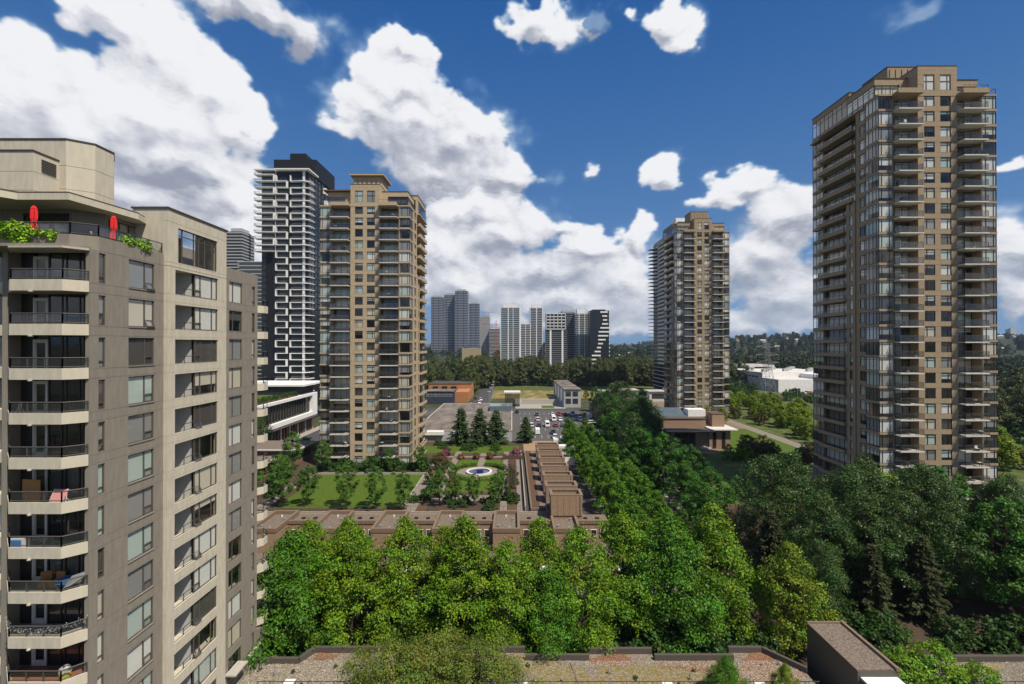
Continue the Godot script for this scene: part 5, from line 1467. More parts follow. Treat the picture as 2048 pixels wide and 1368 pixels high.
	for x in [-6.6, -4.6, -2.6]:
		add_window(t, Vector3(x, 0.5, 0), 0, 1.9, 3.9, [0.5], 2.8, "bronze", "window", 0.0, -0.08, "dark_pane")
	for x in [4.0, 6.6]:
		add_window(t, Vector3(x, 0.4, 0.8), 0, 0.9, 4.4, [], 2.8, "bronze", "window", 0.0, -0.08, "dark_pane")
	for i in 7:
		put("fin", keep("pavilion fin", func(s: Shape): s.bx(-9.6, -8.2, 0, 7.8, -0.15, 0.15)), mt["brown_cap"], t, Vector3(0, 0, -2.8 - i * 2.0))
	var stair := Shape.new()
	for i in 12:
		stair.bx(39.0 - 5.0, 39.98, 0, 0.5 * (i + 1), -100.0 - i * 0.6, -99.4 - i * 0.6)
	solo("plaza_stair", stair, mt["concrete"], "shaded concrete stair climbing to the plaza below the pavilion", "stair")
	# white works on the right
	t = thing("industrial_building", "large white industrial building with flank greyed for shade beyond the railway", "factory", Vector3(198, 0, -338))
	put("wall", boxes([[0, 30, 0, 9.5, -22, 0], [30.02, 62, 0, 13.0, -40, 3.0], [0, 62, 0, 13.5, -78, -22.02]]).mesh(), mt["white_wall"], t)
	put("flank", boxes([[-0.3, -0.02, 0, 13.4, -78, -22], [-0.3, -0.02, 0, 9.4, -21.9, 0]]).mesh(), mt["pale_grey_wall"], t)  # side turned from the sun, its shade put into the grey
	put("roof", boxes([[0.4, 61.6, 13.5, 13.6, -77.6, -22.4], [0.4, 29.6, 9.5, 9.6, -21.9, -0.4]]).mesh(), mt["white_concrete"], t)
	for i in 9:
		put("roof_unit", keep("factory unit", func(s: Shape): s.bx(-2.0, 2.0, 0, 2.2, -1.4, 1.4)), mt["pale_grey_wall"], t, Vector3(5 + (i * 13) % 55, 13.6, -28 - (i * 17) % 46))
	for i in 7:
		put("flank_window", keep("factory window", func(s: Shape): s.bx(-0.4, -0.31, 7.6, 8.8, -1.6, 1.6)), mt["far_glass"], t, Vector3(0, 1.5, -30 - i * 5.2))
	put("loading_bay", boxes([[25, 34, 0.05, 6.4, 3.02, 3.4], [10, 16, 0.05, 3.0, 0.02, 0.3]]).mesh(), mt["bay_shade"], t)  # flat slabs, the dark of open bays put into their grey
	t = thing("industrial_building", "pale flat roofed works behind the white industrial building", "factory", Vector3(190, 0, -430))
	put("wall", boxes([[0, 34, 0, 12.5, -40, 0], [34.02, 58, 0, 16.0, -30, 0]]).mesh(), mt["white_wall"], t)
	put("roof", boxes([[0.3, 33.6, 12.5, 12.7, -39.6, -0.4], [34.4, 57.6, 16.0, 16.2, -29.6, -0.4]]).mesh(), mt["concrete"], t)
	put("glazing", boxes([[35, 57, 9, 14.5, 0.02, 0.3]]).mesh(), mt["far_glass"], t)
	for i in 14:
		add_car(["suv", "sedan"][i % 2], ["white", "silver", "black", "white", "red", "grey", "white"][i % 7], "%s car parked before the white industrial building, %s from the left" % [["white", "silver", "black", "white", "red", "grey", "white"][i % 7], ORD[i]], 203.0 + i * 3.1, 331.0 + (i % 3), 0.0)
	pylon()

func pylon() -> void:
	var t := thing("power_pylon", "grey steel lattice power pylon standing by the railway", "pylon", Vector3(160, 0, -285))
	var H := 38.0
	var at := func(k: int, y: float) -> Vector3:
		var w := lerpf(4.2, 1.1, minf(y / 26.0, 1.0))
		return Vector3(w * (1 if k == 0 or k == 3 else -1), y, w * (1 if k < 2 else -1))
	for k in 4:
		var leg := Shape.new()
		leg.bar(at.call(k, 0.0), at.call(k, 26.0), 0.15)
		leg.bar(at.call(k, 26.0), at.call(k, H), 0.12)
		put("leg", leg.mesh(), mt["galvanised"], t)
	var y := 0.0
	var step := 6.0
	while y < H - 2.0:
		var br := Shape.new()
		for k in 4:
			br.bar(at.call(k, y), at.call((k + 1) % 4, y + step), 0.06)
			br.bar(at.call((k + 1) % 4, y), at.call(k, y + step), 0.06)
			br.bar(at.call(k, y + step), at.call((k + 1) % 4, y + step), 0.05)
		put("brace", br.mesh(), mt["galvanised"], t)
		y += step
		step = maxf(3.4, step * 0.86)
	for a in [24.0, 29.0, 34.0]:
		var arm := Shape.new()
		for s in [-1.0, 1.0]:
			arm.bar(Vector3(s * 1.1, a, 1.1), Vector3(s * 7.0, a + 0.3, 0), 0.09)
			arm.bar(Vector3(s * 1.1, a, -1.1), Vector3(s * 7.0, a + 0.3, 0), 0.09)
			arm.bar(Vector3(s * 1.1, a + 1.8, 0), Vector3(s * 7.0, a + 0.3, 0), 0.08)
			arm.bar(Vector3(s * 7.0, a + 0.3, 0), Vector3(s * 7.0, a - 1.4, 0), 0.12)
		put("cross_arm", arm.mesh(), mt["galvanised"], t)

# ---------------------------------------------------------------- far skyline
func build_far() -> void:
	var dark := [[-199, 29, 160], [-166.5, 32, 168], [-134, 33, 176], [-102, 27, 144]]
	for i in 4:
		var d: Array = dark[i]
		banded_tower("dark_tower", "far dark glass tower, %s of four beside the tan tower" % ["leftmost and half hidden", "second", "third and tallest", "rightmost and shortest"][i], d[0], -1200.0 - (i % 2) * 20, d[1], 30, d[2], 4.4, "far_glass_blue", "pale_grey_wall", 0.4, 1.0, [[-d[1] * 0.3, 1.2, "far_glass_blue"], [d[1] * 0.2, 1.2, "far_glass_blue"]], 5.0, "far dark towers")
	var T := 700.0
	var w1 := banded_tower("white_tower", "white and green glass tower, leftmost of the far white group", -2.3, -T, 31, 24, 92, 2.95, "far_glass_green", "white_wall", 0.4, 0.42, [[-15.0, 0.9], [-3.5, 1.4], [4.0, 0.8], [14.6, 2.2]], 5.5, "far white towers")
	banded_tower("white_tower", "lower white framed tower between two taller far ones", 22.5, -760, 17, 18, 69, 2.95, "far_glass_blue", "white_wall", 0.3, 0.6, [[-8, 0.8], [0, 0.8], [8, 0.8]], 2.0, "far white towers")
	banded_tower("white_tower", "slim far tower with a raised glass crown", 41.5, -780, 22, 20, 98, 2.95, "far_glass_blue", "white_wall", 0.3, 0.45, [[-10.5, 1.0], [0.5, 1.4], [10.5, 1.0]], 7.0, "far white towers")
	var s1 := banded_tower("white_tower", "white gridded tower with a wider framed top, centre of the far group", 67.5, -690, 32, 22, 58, 2.95, "far_glass", "pale_grey_wall", 0.3, 0.4, [[-9, 2.6, "white_wall"], [9, 2.6, "white_wall"]], 0.5, "far white towers")
	put("crown", boxes([[-15.5, 13.5, 58, 82, -20, 0.6]]).mesh(), mt["far_glass"], s1)
	var grid := Shape.new()
	for k in 6:
		grid.bx(-16, 14, 58 + k * 4.7, 59.2 + k * 4.7, -20.5, 1.3)
	for k in 6:
		grid.bx(-16 + k * 5.8, -15.2 + k * 5.8, 58, 82.2, 0.6, 1.3)
	put("crown_grid", grid.mesh(), mt["white_wall"], s1)
	banded_tower("white_tower", "broad grey-white tower behind the gridded one in the far group", 92, -740, 30, 24, 87, 2.95, "far_glass", "pale_grey_wall", 0.4, 0.5, [[12, 1.5, "white_wall"]], 4.0, "far white towers")
	banded_tower("white_tower", "narrow far tower with white balconies next to the black and white one", 110, -720, 19, 20, 84, 2.95, "far_glass_green", "white_wall", 0.7, 0.4, [[-4, 1.2], [5, 0.8]], 8.0, "far white towers")
	var bw := banded_tower("black_white_tower", "black tower with a diagonal sweep of white balcony bands, rightmost far tower", 131, -680, 28, 24, 86, 2.95, "far_glass", "black_panel", 0.3, 0.9, [], 2.0, "far white towers")
	for k in range(1, 15):
		var a := -1.0 + 9.0 * sin((k - 5.0) * 0.24)
		var wd := 5.5 + 2.5 * sin(k * 0.9)
		put("balcony_band", boxes([[clampf(a - wd, -14.2, 10), clampf(a + wd, -10, 14.3), k * 5.9, k * 5.9 + 2.2, 0.32, 1.0]]).mesh(), mt["white_wall"], bw)
		put("balcony_band", boxes([[14.32, 15.4, k * 5.9, k * 5.9 + 2.2, -18, -1]]).mesh(), mt["white_wall"], bw)
	# tower under construction and crane
	banded_tower("unfinished_tower", "grey concrete tower under construction beside a red crane", -60, -1000, 21, 20, 96, 3.2, "galvanised", "concrete", 0.3, 0.8, [], 4.0)
	banded_tower("unfinished_tower", "lower white tower under construction right of the grey one", -38, -980, 22, 20, 68, 3.0, "far_glass", "white_concrete", 0.3, 0.8, [], 3.0)
	var c := thing("tower_crane", "red lattice tower crane in front of the unfinished towers", "crane", Vector3(-33.5, 0, -960))
	lattice(c, "mast", Vector3.ZERO, Vector3(0, 76, 0), 1.3, 24)
	lattice(c, "jib", Vector3(-32, 78, 0), Vector3(8, 77, 0), 0.9, 16)
	lattice(c, "tower_head", Vector3(0, 76, 0), Vector3(0, 86, 0), 0.9, 4)
	var c2 := thing("tower_crane", "thin crane jib above the unfinished concrete tower", "crane", Vector3(-52, 0, -1010))
	lattice(c2, "mast", Vector3(0, 0, 0), Vector3(0, 106, 0), 0.8, 24)
	lattice(c2, "jib", Vector3(-16, 106.5, 0), Vector3(14, 106.5, 0), 0.6, 12)
	# left, behind the grey block
	banded_tower("white_tower", "pale tower with curved white slabs between the grey block and the black tower", -186, -330, 24, 22, 96, 2.9, "far_glass_green", "white_concrete", 0.9, 0.35, [[6, 1.4], [11, 1.0]], 0.5)
	banded_tower("white_tower", "slim glassy tower rising behind the pale slabbed one", -197, -380, 16, 20, 136, 2.9, "far_glass_blue", "pale_grey_wall", 0.5, 0.35, [], 4.0)
	banded_tower("dark_tower", "dark slab banded tower just above the grey block roof", -257, -420, 15, 20, 140, 2.9, "far_glass", "pale_grey_wall", 0.3, 0.9, [[-7, 1.0, "black_panel"]], 4.0)
	# houses on the hills
	var rr := RandomNumberGenerator.new()
	rr.seed = 31
	for i in 46:
		var z := rr.randf_range(760, 1500)
		var x := z * rr.randf_range(0.42, 1.12) if i > 12 else z * rr.randf_range(0.2, 0.34)
		var o := thing("hill_house", "small pale house among the trees of the far hillside", "house", Vector3(x, hill_y(x, z) - 0.5, -z), rr.randf_range(-0.5, 0.5), "houses on the far hillside")
		put("wall", keep("hill house", func(s: Shape): s.bx(-7, 7, 0, 6, -5, 5)), mt[["white_wall", "beige_wall", "pale_grey_wall"][i % 3]], o)
		put("roof", keep("hill roof", func(s: Shape):
			s.quad(Vector3(-7.5, 6, 5.5), Vector3(7.5, 6, 5.5), Vector3(7.5, 9, 0), Vector3(-7.5, 9, 0))
			s.quad(Vector3(7.5, 6, -5.5), Vector3(-7.5, 6, -5.5), Vector3(-7.5, 9, 0), Vector3(7.5, 9, 0))
			s.tri(Vector3(7.5, 6, 5.5), Vector3(7.5, 6, -5.5), Vector3(7.5, 9, 0))
			s.tri(Vector3(-7.5, 6, -5.5), Vector3(-7.5, 6, 5.5), Vector3(-7.5, 9, 0))), mt[["roof_cap", "brown_cap", "concrete"][i % 3]], o)
	for i in 7:
		var x := 235.0 + i * 36
		var o := thing("low_works", "long white low works on the plain before the hills, %s from the left" % ORD[i], "factory", Vector3(x - 20, 0, -860 - (i % 3) * 60), 0, "low works before the hills")
		put("wall", boxes([[-16, 16, 0, 9, -20, 0]]).mesh(), mt["white_wall"], o)
		put("roof", boxes([[-16.5, 16.5, 9, 9.6, -20.5, 0.5]]).mesh(), mt["concrete"], o)
	var ht := thing("far_tower_block", "tiny grey tower block on the right hand skyline", "tower", Vector3(1620, hill_y(1620, 1470), -1470))
	put("wall", boxes([[-9, 9, -5, 34, -16, 0]]).mesh(), mt["pale_grey_wall"], ht)
	put("roof_house", boxes([[-4, 4, 34, 38, -10, -4]]).mesh(), mt["concrete"], ht)

func lattice(parent: Node3D, called: String, a: Vector3, b: Vector3, w: float, n: int) -> void:
	var s := Shape.new()
	var dir := (b - a).normalized()
	var u := dir.cross(Vector3(0, 0, 1) if absf(dir.z) < 0.9 else Vector3.UP).normalized() * w
	var v := dir.cross(u).normalized() * w
	var cs := [u + v, u - v, -u - v, -u + v]
	for k in 4:
		s.bar(a + cs[k], b + cs[k], 0.16)
		for i in n:
			var p := a.lerp(b, float(i) / n)
			var q := a.lerp(b, float(i + 1) / n)
			s.bar(p + cs[k], q + cs[(k + 1) % 4], 0.1)
	put(called, s.mesh(), mt["crane_red"] if parent.name != "tower_crane_001" else mt["galvanised"], parent)

# ---------------------------------------------------------------- trees
var species := {}

func profile(shape: String, t: float) -> float:
	match shape:
		"oval": return pow(maxf(sin(PI * pow(t, 0.75)), 0.0), 0.55)
		"egg": return pow(maxf(sin(PI * pow(clampf(t * 0.94 + 0.06, 0, 1), 0.56)), 0.0), 0.7)
		"flame": return pow(maxf(sin(PI * pow(clampf(t * 0.94 + 0.05, 0, 1), 0.52)), 0.0), 0.8)
		"cone": return pow(1.0 - t, 0.85) * 0.95 + 0.05
		"dome": return sqrt(maxf(0.0, 1.0 - t * t * 0.98))
	return 1.0

# a crown of leaf clumps between heights y0 and y1 and a trunk with limbs that reach into it
func grow(called: String, variants: int, shape: String, y0: float, y1: float, r: float, clumps: int, leaves: int, size: float, colours: Array, bark: float, droop := 0.0, flat := 0.6) -> void:
	species[called] = []
	for k in variants:
		var rr := RandomNumberGenerator.new()
		rr.seed = called.hash() + k * 77
		var crown := Shape.new()
		var wood := Shape.new()
		wood.tube([Vector3(0, -0.1, 0), Vector3(0.02, y0 * 0.6, 0.03), Vector3(rr.randfn() * 0.1, (y0 + y1) * 0.5, rr.randfn() * 0.1), Vector3(0, y1 * 0.9, 0)], [bark, bark * 0.8, bark * 0.5, bark * 0.1], 8)
		var lean := rr.randf() * TAU
		var k1 := rr.randf() * TAU
		var k2 := rr.randf() * TAU
		for c in clumps:
			var t := (c + rr.randf()) / clumps
			var a := c * 2.399 + rr.randf_range(-0.5, 0.5)
			# leaders, bays and missing boughs make the outline uneven
			var uneven := 1.0 + 0.22 * sin(a * 2.0 + k1 + t * 4.0) + 0.16 * sin(a * 5.0 + k2 - t * 9.0) + rr.randf_range(-0.12, 0.16)
			var reach := profile(shape, t) * r * uneven
			var far := sqrt(rr.randf_range(0.16, 1.0)) * reach
			var p := Vector3(cos(a) * far, lerpf(y0, y1, t) - droop * far + rr.randf_range(-0.3, 0.3), sin(a) * far)
			var cr := maxf(0.32, r * rr.randf_range(0.13, 0.30)) * (0.6 + 0.4 * profile(shape, t))
			var tone := rr.randf_range(0.72, 1.25)
			var warm := rr.randf_range(-0.18, 0.24)
			var cols := []
			for q in colours:
				cols.append(Color(q.r * tone * (1.0 + warm), q.g * tone, q.b * tone))
			var stem := Vector3(0, maxf(y0 * 0.5, p.y - far * 0.75), 0)
			if c % 3 == 0:
				wood.tube([stem, stem.lerp(p, 0.55) + Vector3(0, -0.08 * far, 0), p], [bark * 0.32, bark * 0.18, bark * 0.05], 4)
			var n := int(leaves / clumps * (cr * cr) / (r * r * 0.042))
			for i in n:
				var d := Vector3(rr.randfn(), rr.randfn() * 0.9 + 0.15, rr.randfn()).normalized()
				var q := pow(rr.randf(), 0.42)
				var at := p + d * q * cr * Vector3(1.0, flat + 0.15, 1.0) * rr.randf_range(0.6, 1.35)
				leaf_at(crown, rr, at, (d * 0.7 + Vector3(0, 0.75, 0) + Vector3(p.x, 0, p.z).normalized() * 0.35).normalized(), size * rr.randf_range(0.55, 1.4), cols)
		species[called].append([crown.mesh(), wood.mesh()])

func grow_conifer(called: String, variants: int, y0: float, y1: float, r: float, whorls: int, size: float, colours: Array) -> void:
	species[called] = []
	for k in variants:
		var rr := RandomNumberGenerator.new()
		rr.seed = called.hash() + k * 77
		var crown := Shape.new()
		var wood := Shape.new()
		wood.tube([Vector3(0, -0.1, 0), Vector3(0, y1 * 0.5, 0), Vector3(0, y1, 0)], [0.28, 0.17, 0.03], 7)
		for w in whorls:
			var t := float(w) / whorls
			var y := lerpf(y0, y1 * 0.985, pow(t, 0.9))
			var len := r * pow(1.0 - t, 0.8) * rr.randf_range(0.8, 1.12) + 0.25
			var arms := 7 if t < 0.7 else 5
			for b in arms:
				var a := TAU * b / arms + w * 0.9 + rr.randf_range(-0.25, 0.25)
				var L := len * rr.randf_range(0.5, 1.25)
				var dir := Vector3(cos(a), 0, sin(a))
				var tip := dir * L + Vector3(0, -0.22 * L + 0.08 * L * L / r, 0)
				if b % 2 == 0:
					wood.tube([Vector3(0, y, 0), Vector3(0, y, 0) + tip], [0.05, 0.01], 3)
				var n := int(44 * L / r * 2.0) + 10
				var tone := rr.randf_range(0.75, 1.25)
				for i in n:
					var f := pow(rr.randf(), 0.7)
					var side := dir.cross(Vector3.UP) * rr.randf_range(-1, 1) * L * 0.28 * (1.05 - f * 0.8)
					var p := Vector3(0, y, 0) + tip * f + side + Vector3(0, rr.randf_range(-0.18, 0.06), 0)
					var along := (dir + side.normalized() * 0.7 + Vector3(0, rr.randf_range(-0.75, 0.1), 0)).normalized() * size * rr.randf_range(0.8, 1.5)
					var across := along.cross(Vector3(rr.randfn() * 0.4, 1, rr.randfn() * 0.4)).normalized() * size * 0.3
					var c: Color = colours[rr.randi() % colours.size()]
					crown.leaf(p, along, across, Color(c.r * tone, c.g * tone, c.b * tone))
		species[called].append([crown.mesh(), wood.mesh()])

func plant(kind: String, called: String, label: String, category: String, at: Vector3, scale_: float, group := "", leaf_m := "leaf", bark := "bark", tall := 1.0) -> Node3D:
	var v: Array = species[kind]
	var o := thing(called, label, category, at, R.randf() * TAU, group)
	o.scale = Vector3(scale_, scale_ * tall, scale_)
	var pick: Array = v[R.randi() % v.size()]
	put("trunk", pick[1], mt[bark], o)
	put("crown", pick[0], mt[leaf_m], o)
	return o

func grow_shrubs() -> void:
	grow("bush", 3, "dome", 0.1, 1.5, 1.2, 24, 1100, 0.16, [Color(0.035, 0.085, 0.016), Color(0.05, 0.11, 0.018), Color(0.028, 0.06, 0.014)], 0.04)

func species_mesh(kind: String) -> Mesh:
	return species[kind][0][0]

func build_trees() -> void:
	var bright := [Color(0.090, 0.190, 0.008), Color(0.125, 0.235, 0.009), Color(0.060, 0.140, 0.008), Color(0.165, 0.265, 0.012)]
	var rich := [Color(0.055, 0.165, 0.010), Color(0.085, 0.20, 0.010), Color(0.045, 0.125, 0.010)]
	var yellow := [Color(0.14, 0.215, 0.014), Color(0.18, 0.25, 0.016), Color(0.095, 0.165, 0.012)]
	var feather := [Color(0.11, 0.175, 0.022), Color(0.14, 0.20, 0.025), Color(0.085, 0.14, 0.022), Color(0.16, 0.16, 0.035)]
	var deep := [Color(0.028, 0.075, 0.014), Color(0.042, 0.098, 0.016), Color(0.022, 0.055, 0.012), Color(0.062, 0.105, 0.022)]  # dark species, deepened further to stand in for cloud shade
	var fir := [Color(0.03, 0.046, 0.015), Color(0.042, 0.052, 0.017), Color(0.022, 0.034, 0.012), Color(0.055, 0.056, 0.02)]  # dark brown-green needles, with some shade put into the tone
	var fir2 := [Color(0.034, 0.075, 0.022), Color(0.05, 0.095, 0.026), Color(0.024, 0.055, 0.018), Color(0.07, 0.11, 0.03)]
	var wood_ := [Color(0.06, 0.085, 0.022), Color(0.08, 0.105, 0.028), Color(0.04, 0.065, 0.02), Color(0.105, 0.12, 0.036)]
	var ruddy := [Color(0.075, 0.055, 0.02), Color(0.095, 0.085, 0.022), Color(0.06, 0.075, 0.018)]
	grow("maple", 5, "egg", 1.0, 13.8, 4.7, 200, 36000, 0.205, bright, 0.26)
	grow("rich_maple", 2, "egg", 0.8, 13.4, 5.2, 210, 38000, 0.21, rich, 0.26)
	grow("yellow_maple", 2, "egg", 1.4, 12.5, 3.9, 150, 24000, 0.2, yellow, 0.2)
	grow("locust", 3, "dome", 1.2, 5.4, 4.6, 90, 22000, 0.14, feather, 0.14, 0.05, 0.45)
	grow("hornbeam", 3, "flame", 1.4, 9.6, 3.0, 90, 16000, 0.20, [Color(0.075, 0.185, 0.010), Color(0.11, 0.235, 0.010), Color(0.055, 0.14, 0.010)], 0.16)
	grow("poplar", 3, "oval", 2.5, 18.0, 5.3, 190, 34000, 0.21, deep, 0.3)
	grow("green_tree", 2, "oval", 2.0, 13.5, 4.4, 80, 15000, 0.26, [Color(0.04, 0.125, 0.012), Color(0.06, 0.155, 0.013), Color(0.03, 0.09, 0.011)], 0.26)
	grow("young_tree", 3, "oval", 1.7, 7.2, 2.0, 60, 6000, 0.18, [Color(0.055, 0.14, 0.016), Color(0.08, 0.17, 0.018), Color(0.04, 0.105, 0.016)], 0.10)
	grow("wood_tree", 4, "oval", 2.0, 22.0, 7.0, 90, 9000, 0.62, wood_, 0.4)
	grow("lime_tree", 2, "oval", 1.5, 12.0, 4.6, 70, 5200, 0.5, yellow, 0.24)
	grow("ruddy_tree", 2, "dome", 1.0, 7.0, 3.4, 60, 4200, 0.36, ruddy, 0.16)
	grow("acer", 2, "dome", 0.7, 4.0, 2.5, 55, 6000, 0.17, [Color(0.12, 0.26, 0.016), Color(0.16, 0.30, 0.02), Color(0.08, 0.19, 0.014)], 0.09, 0.12, 0.4)
	grow("flower_bush", 2, "dome", 0.1, 1.3, 1.0, 22, 1000, 0.15, [Color(0.28, 0.03, 0.13), Color(0.36, 0.05, 0.2), Color(0.20, 0.02, 0.09), Color(0.06, 0.10, 0.02), Color(0.05, 0.09, 0.02)], 0.04)
	grow("red_bush", 2, "dome", 0.1, 1.2, 0.9, 20, 800, 0.15, [Color(0.32, 0.04, 0.06), Color(0.38, 0.07, 0.10), Color(0.07, 0.10, 0.02), Color(0.06, 0.09, 0.02)], 0.04)
	grow_conifer("spruce", 3, 1.0, 17.0, 4.2, 38, 0.5, fir)
	grow_conifer("garden_fir", 3, 1.0, 11.4, 3.9, 19, 0.5, fir2)
	grow_conifer("hill_fir", 2, 0.5, 24.0, 5.0, 12, 2.6, [Color(0.02, 0.042, 0.02), Color(0.026, 0.05, 0.022)])
	grow("hill_tree", 3, "oval", 0.5, 17.0, 8.0, 26, 700, 2.2, [Color(0.026, 0.05, 0.018), Color(0.035, 0.062, 0.02), Color(0.02, 0.04, 0.016)], 0.4)

	# the street row in front
	var front := [["rich_maple", -25.5, -52.5, 1.06, "deep green maple beside the end of the grey block"], ["maple", -19.0, -54.0, 1.02, "bright green maple, second in the front street row"], ["maple", -13.2, -56.5, 1.03, "bright green maple, third in the front street row"], ["maple", -5.6, -55.0, 1.06, "bright green maple, fourth in the front street row, below the pond"], ["maple", -0.6, -53.0, 0.93, "bright green maple, fifth in the front street row"], ["maple", 8.0, -54.0, 1.02, "bright green maple below the last terrace house"], ["maple", 14.0, -58.0, 1.04, "bright green maple at the corner where the hornbeams begin"], ["rich_maple", 19.2, -55.5, 1.10, "broad deep green maple right of the street corner"], ["maple", 25.3, -57.5, 1.10, "bright green maple next to the dark poplars"], ["yellow_maple", 32.8, -54.0, 0.98, "yellow-green maple behind the stair hut"], ["maple", -21.8, -60.5, 0.92, "bright green maple behind the deep green one by the grey block"], ["yellow_maple", -9.0, -60.0, 0.95, "yellow-green maple peeping between the row houses"], ["rich_maple", 4.2, -51.8, 0.78, "low deep green maple close to the first roof notch"], ["maple", -26.0, -58.5, 0.95, "bright green maple hugging the far balconies of the grey block"], ["maple", 3.6, -60.5, 0.9, "shorter bright green maple in front of the third row house"]]
	for f in front:
		plant(f[0], "maple_tree", f[4], "tree", Vector3(f[1], 0.0, f[2]), f[3], "maples of the front street")
	for k in 26:
		plant("bush", "street_shrub", "green shrub under the front street trees", "shrub", Vector3(-24.0 + k * 2.1, 0.0, -50.6 - R.randf_range(0, 1.2)), R.randf_range(1.2, 2.1), "shrubs under the street trees")
	for k in 30:
		plant("bush", "grove_shrub", "dark shrub on the floor of the grove", "shrub", Vector3(R.randf_range(36, 80), 0.0, -R.randf_range(52, 58)), R.randf_range(1.0, 2.2), "shrubs on the grove floor")
	var near := [["locust", -11.2, -41.8, 1.0, "feathery yellow-green tree on the low roof, left one"], ["locust", -3.0, -42.4, 0.98, "feathery yellow-green tree on the low roof, right one"], ["locust", -7.2, -43.6, 0.95, "feathery yellow-green tree behind the other two on the low roof"]]
	for f in near:
		plant(f[0], "locust_tree", f[4], "tree", Vector3(f[1], 3.2 - 0.6, f[2]), f[3], "feathery trees on the low roof")
	plant("rich_maple", "small_tree", "small dense green tree in front of the rust gravel", "tree", Vector3(19.8, 2.6, -42.2), 0.33)
	plant("yellow_maple", "small_tree", "small yellow-green maple left of the stair hut", "tree", Vector3(25.0, 2.6, -41.8), 0.32)
	for f in [[36.8, -43.0, 1.0, "lime green Japanese maple beside the stair hut"], [40.2, -43.4, 1.08, "lime green Japanese maple, middle one of three at the right hand roof"], [43.6, -42.4, 0.8, "lime green Japanese maple, rightmost of three at the right hand roof"]]:
		plant("acer", "japanese_maple", f[3], "tree", Vector3(f[0], 2.9, f[1]), f[2], "Japanese maples by the stair hut")
	# hornbeams along the side street
	var i := 0
	for z in range(70, 168, 7):
		plant("hornbeam", "hornbeam_tree", "fresh green hornbeam, %s from the front in the left line of the side street" % ORD[i], "tree", Vector3(20.2 + R.randf_range(-0.4, 0.4), 0.0, -z), R.randf_range(0.95, 1.1), "hornbeams of the side street")
		if i < 13:
			plant("hornbeam", "hornbeam_tree", "fresh green hornbeam, %s from the front in the right line of the side street" % ORD[i], "tree", Vector3(25.6 + R.randf_range(-0.5, 0.5), 0.0, -z - 3), R.randf_range(0.95, 1.12), "hornbeams of the side street")
		i += 1
	# tall dark species on the right, cloud shade put into their leaf colour too
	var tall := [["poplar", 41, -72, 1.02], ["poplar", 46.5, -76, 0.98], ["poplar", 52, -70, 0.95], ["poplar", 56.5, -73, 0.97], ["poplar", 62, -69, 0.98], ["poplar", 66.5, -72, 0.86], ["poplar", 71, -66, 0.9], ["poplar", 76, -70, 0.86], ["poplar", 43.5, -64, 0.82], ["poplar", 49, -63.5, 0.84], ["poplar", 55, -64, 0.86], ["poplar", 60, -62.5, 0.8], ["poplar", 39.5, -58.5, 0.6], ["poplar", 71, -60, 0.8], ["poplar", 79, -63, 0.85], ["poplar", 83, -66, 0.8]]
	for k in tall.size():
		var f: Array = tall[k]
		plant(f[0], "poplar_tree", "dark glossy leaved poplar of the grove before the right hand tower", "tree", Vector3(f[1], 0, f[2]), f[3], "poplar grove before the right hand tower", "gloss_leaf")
	var mid := [["green_tree", 65.0, -60.0, 1.12, "fresh green tree among the dark conifers at the right"], ["green_tree", 68.5, -55.5, 0.7, "low spreading green tree at the right hand lawn edge"], ["green_tree", 40.5, -103, 0.96, "mid green tree left of the plaza stair"], ["green_tree", 36.5, -96, 0.8, "smaller mid green tree below the plaza stair"], ["green_tree", 72.0, -77.0, 1.1, "green tree at the foot of the right hand tower"], ["green_tree", 37.5, -86, 0.9, "mid green tree at the corner of the plaza wall"], ["green_tree", 43.5, -88, 0.75, "round green tree on the plaza lawn corner"], ["green_tree", 33.5, -80, 0.85, "mid green tree between hornbeams and poplars"], ["lime_tree", 62.5, -78.5, 1.2, "yellow-green tree top against the foot of the right hand tower"]]
	for f in mid:
		plant(f[0], "green_tree", f[4], "tree", Vector3(f[1], 0, f[2]), f[3], "", "leaf")
	var cones := [[37.5, -66, 0.72], [47.0, -59.5, 0.6], [54.0, -60.0, 0.66]]
	for k in cones.size():
		plant("spruce", "spruce_tree", "dark brownish spruce in the grove behind the stair hut", "tree", Vector3(cones[k][0], 0, cones[k][1]), cones[k][2], "dark spruces behind the stair hut", "needle")
	# trees between side street and plaza
	var rr := RandomNumberGenerator.new()
	rr.seed = 12
	for k in 26:
		var z := rr.randf_range(104, 205)
		var x := rr.randf_range(29.5, 38.5) + maxf(0.0, z - 150) * 0.22
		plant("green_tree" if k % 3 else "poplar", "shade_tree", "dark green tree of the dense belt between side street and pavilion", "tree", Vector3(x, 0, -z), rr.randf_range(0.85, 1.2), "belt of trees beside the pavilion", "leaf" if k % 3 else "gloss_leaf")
	for k in 12:
		plant("lime_tree" if k % 3 == 0 else "green_tree", "park_tree", "green tree between the car park and the far brown tower", "tree", Vector3(rr.randf_range(42, 74), 0, -rr.randf_range(205, 250)), rr.randf_range(0.7, 1.0), "trees behind the pavilion")
	for k in 84:
		var x := rr.randf_range(87, 132)
		plant(["lime_tree", "lime_tree", "ruddy_tree"][k % 3], "plaza_tree", "light green tree on the bank between pavilion and railway" if k % 3 != 2 else "reddish young tree on the bank between pavilion and railway", "tree", Vector3(x, 0.0 if x > 150 else 6.0, -rr.randf_range(104, 228)), rr.randf_range(0.45, 0.7), "trees on the bank by the railway")
	for k in 16:
		plant("ruddy_tree", "plaza_shrub_tree", "brownish shrubby tree right of the pavilion", "tree", Vector3(rr.randf_range(57, 84), 6.1, -rr.randf_range(103, 126)), rr.randf_range(0.5, 0.8), "shrubby trees by the pavilion")
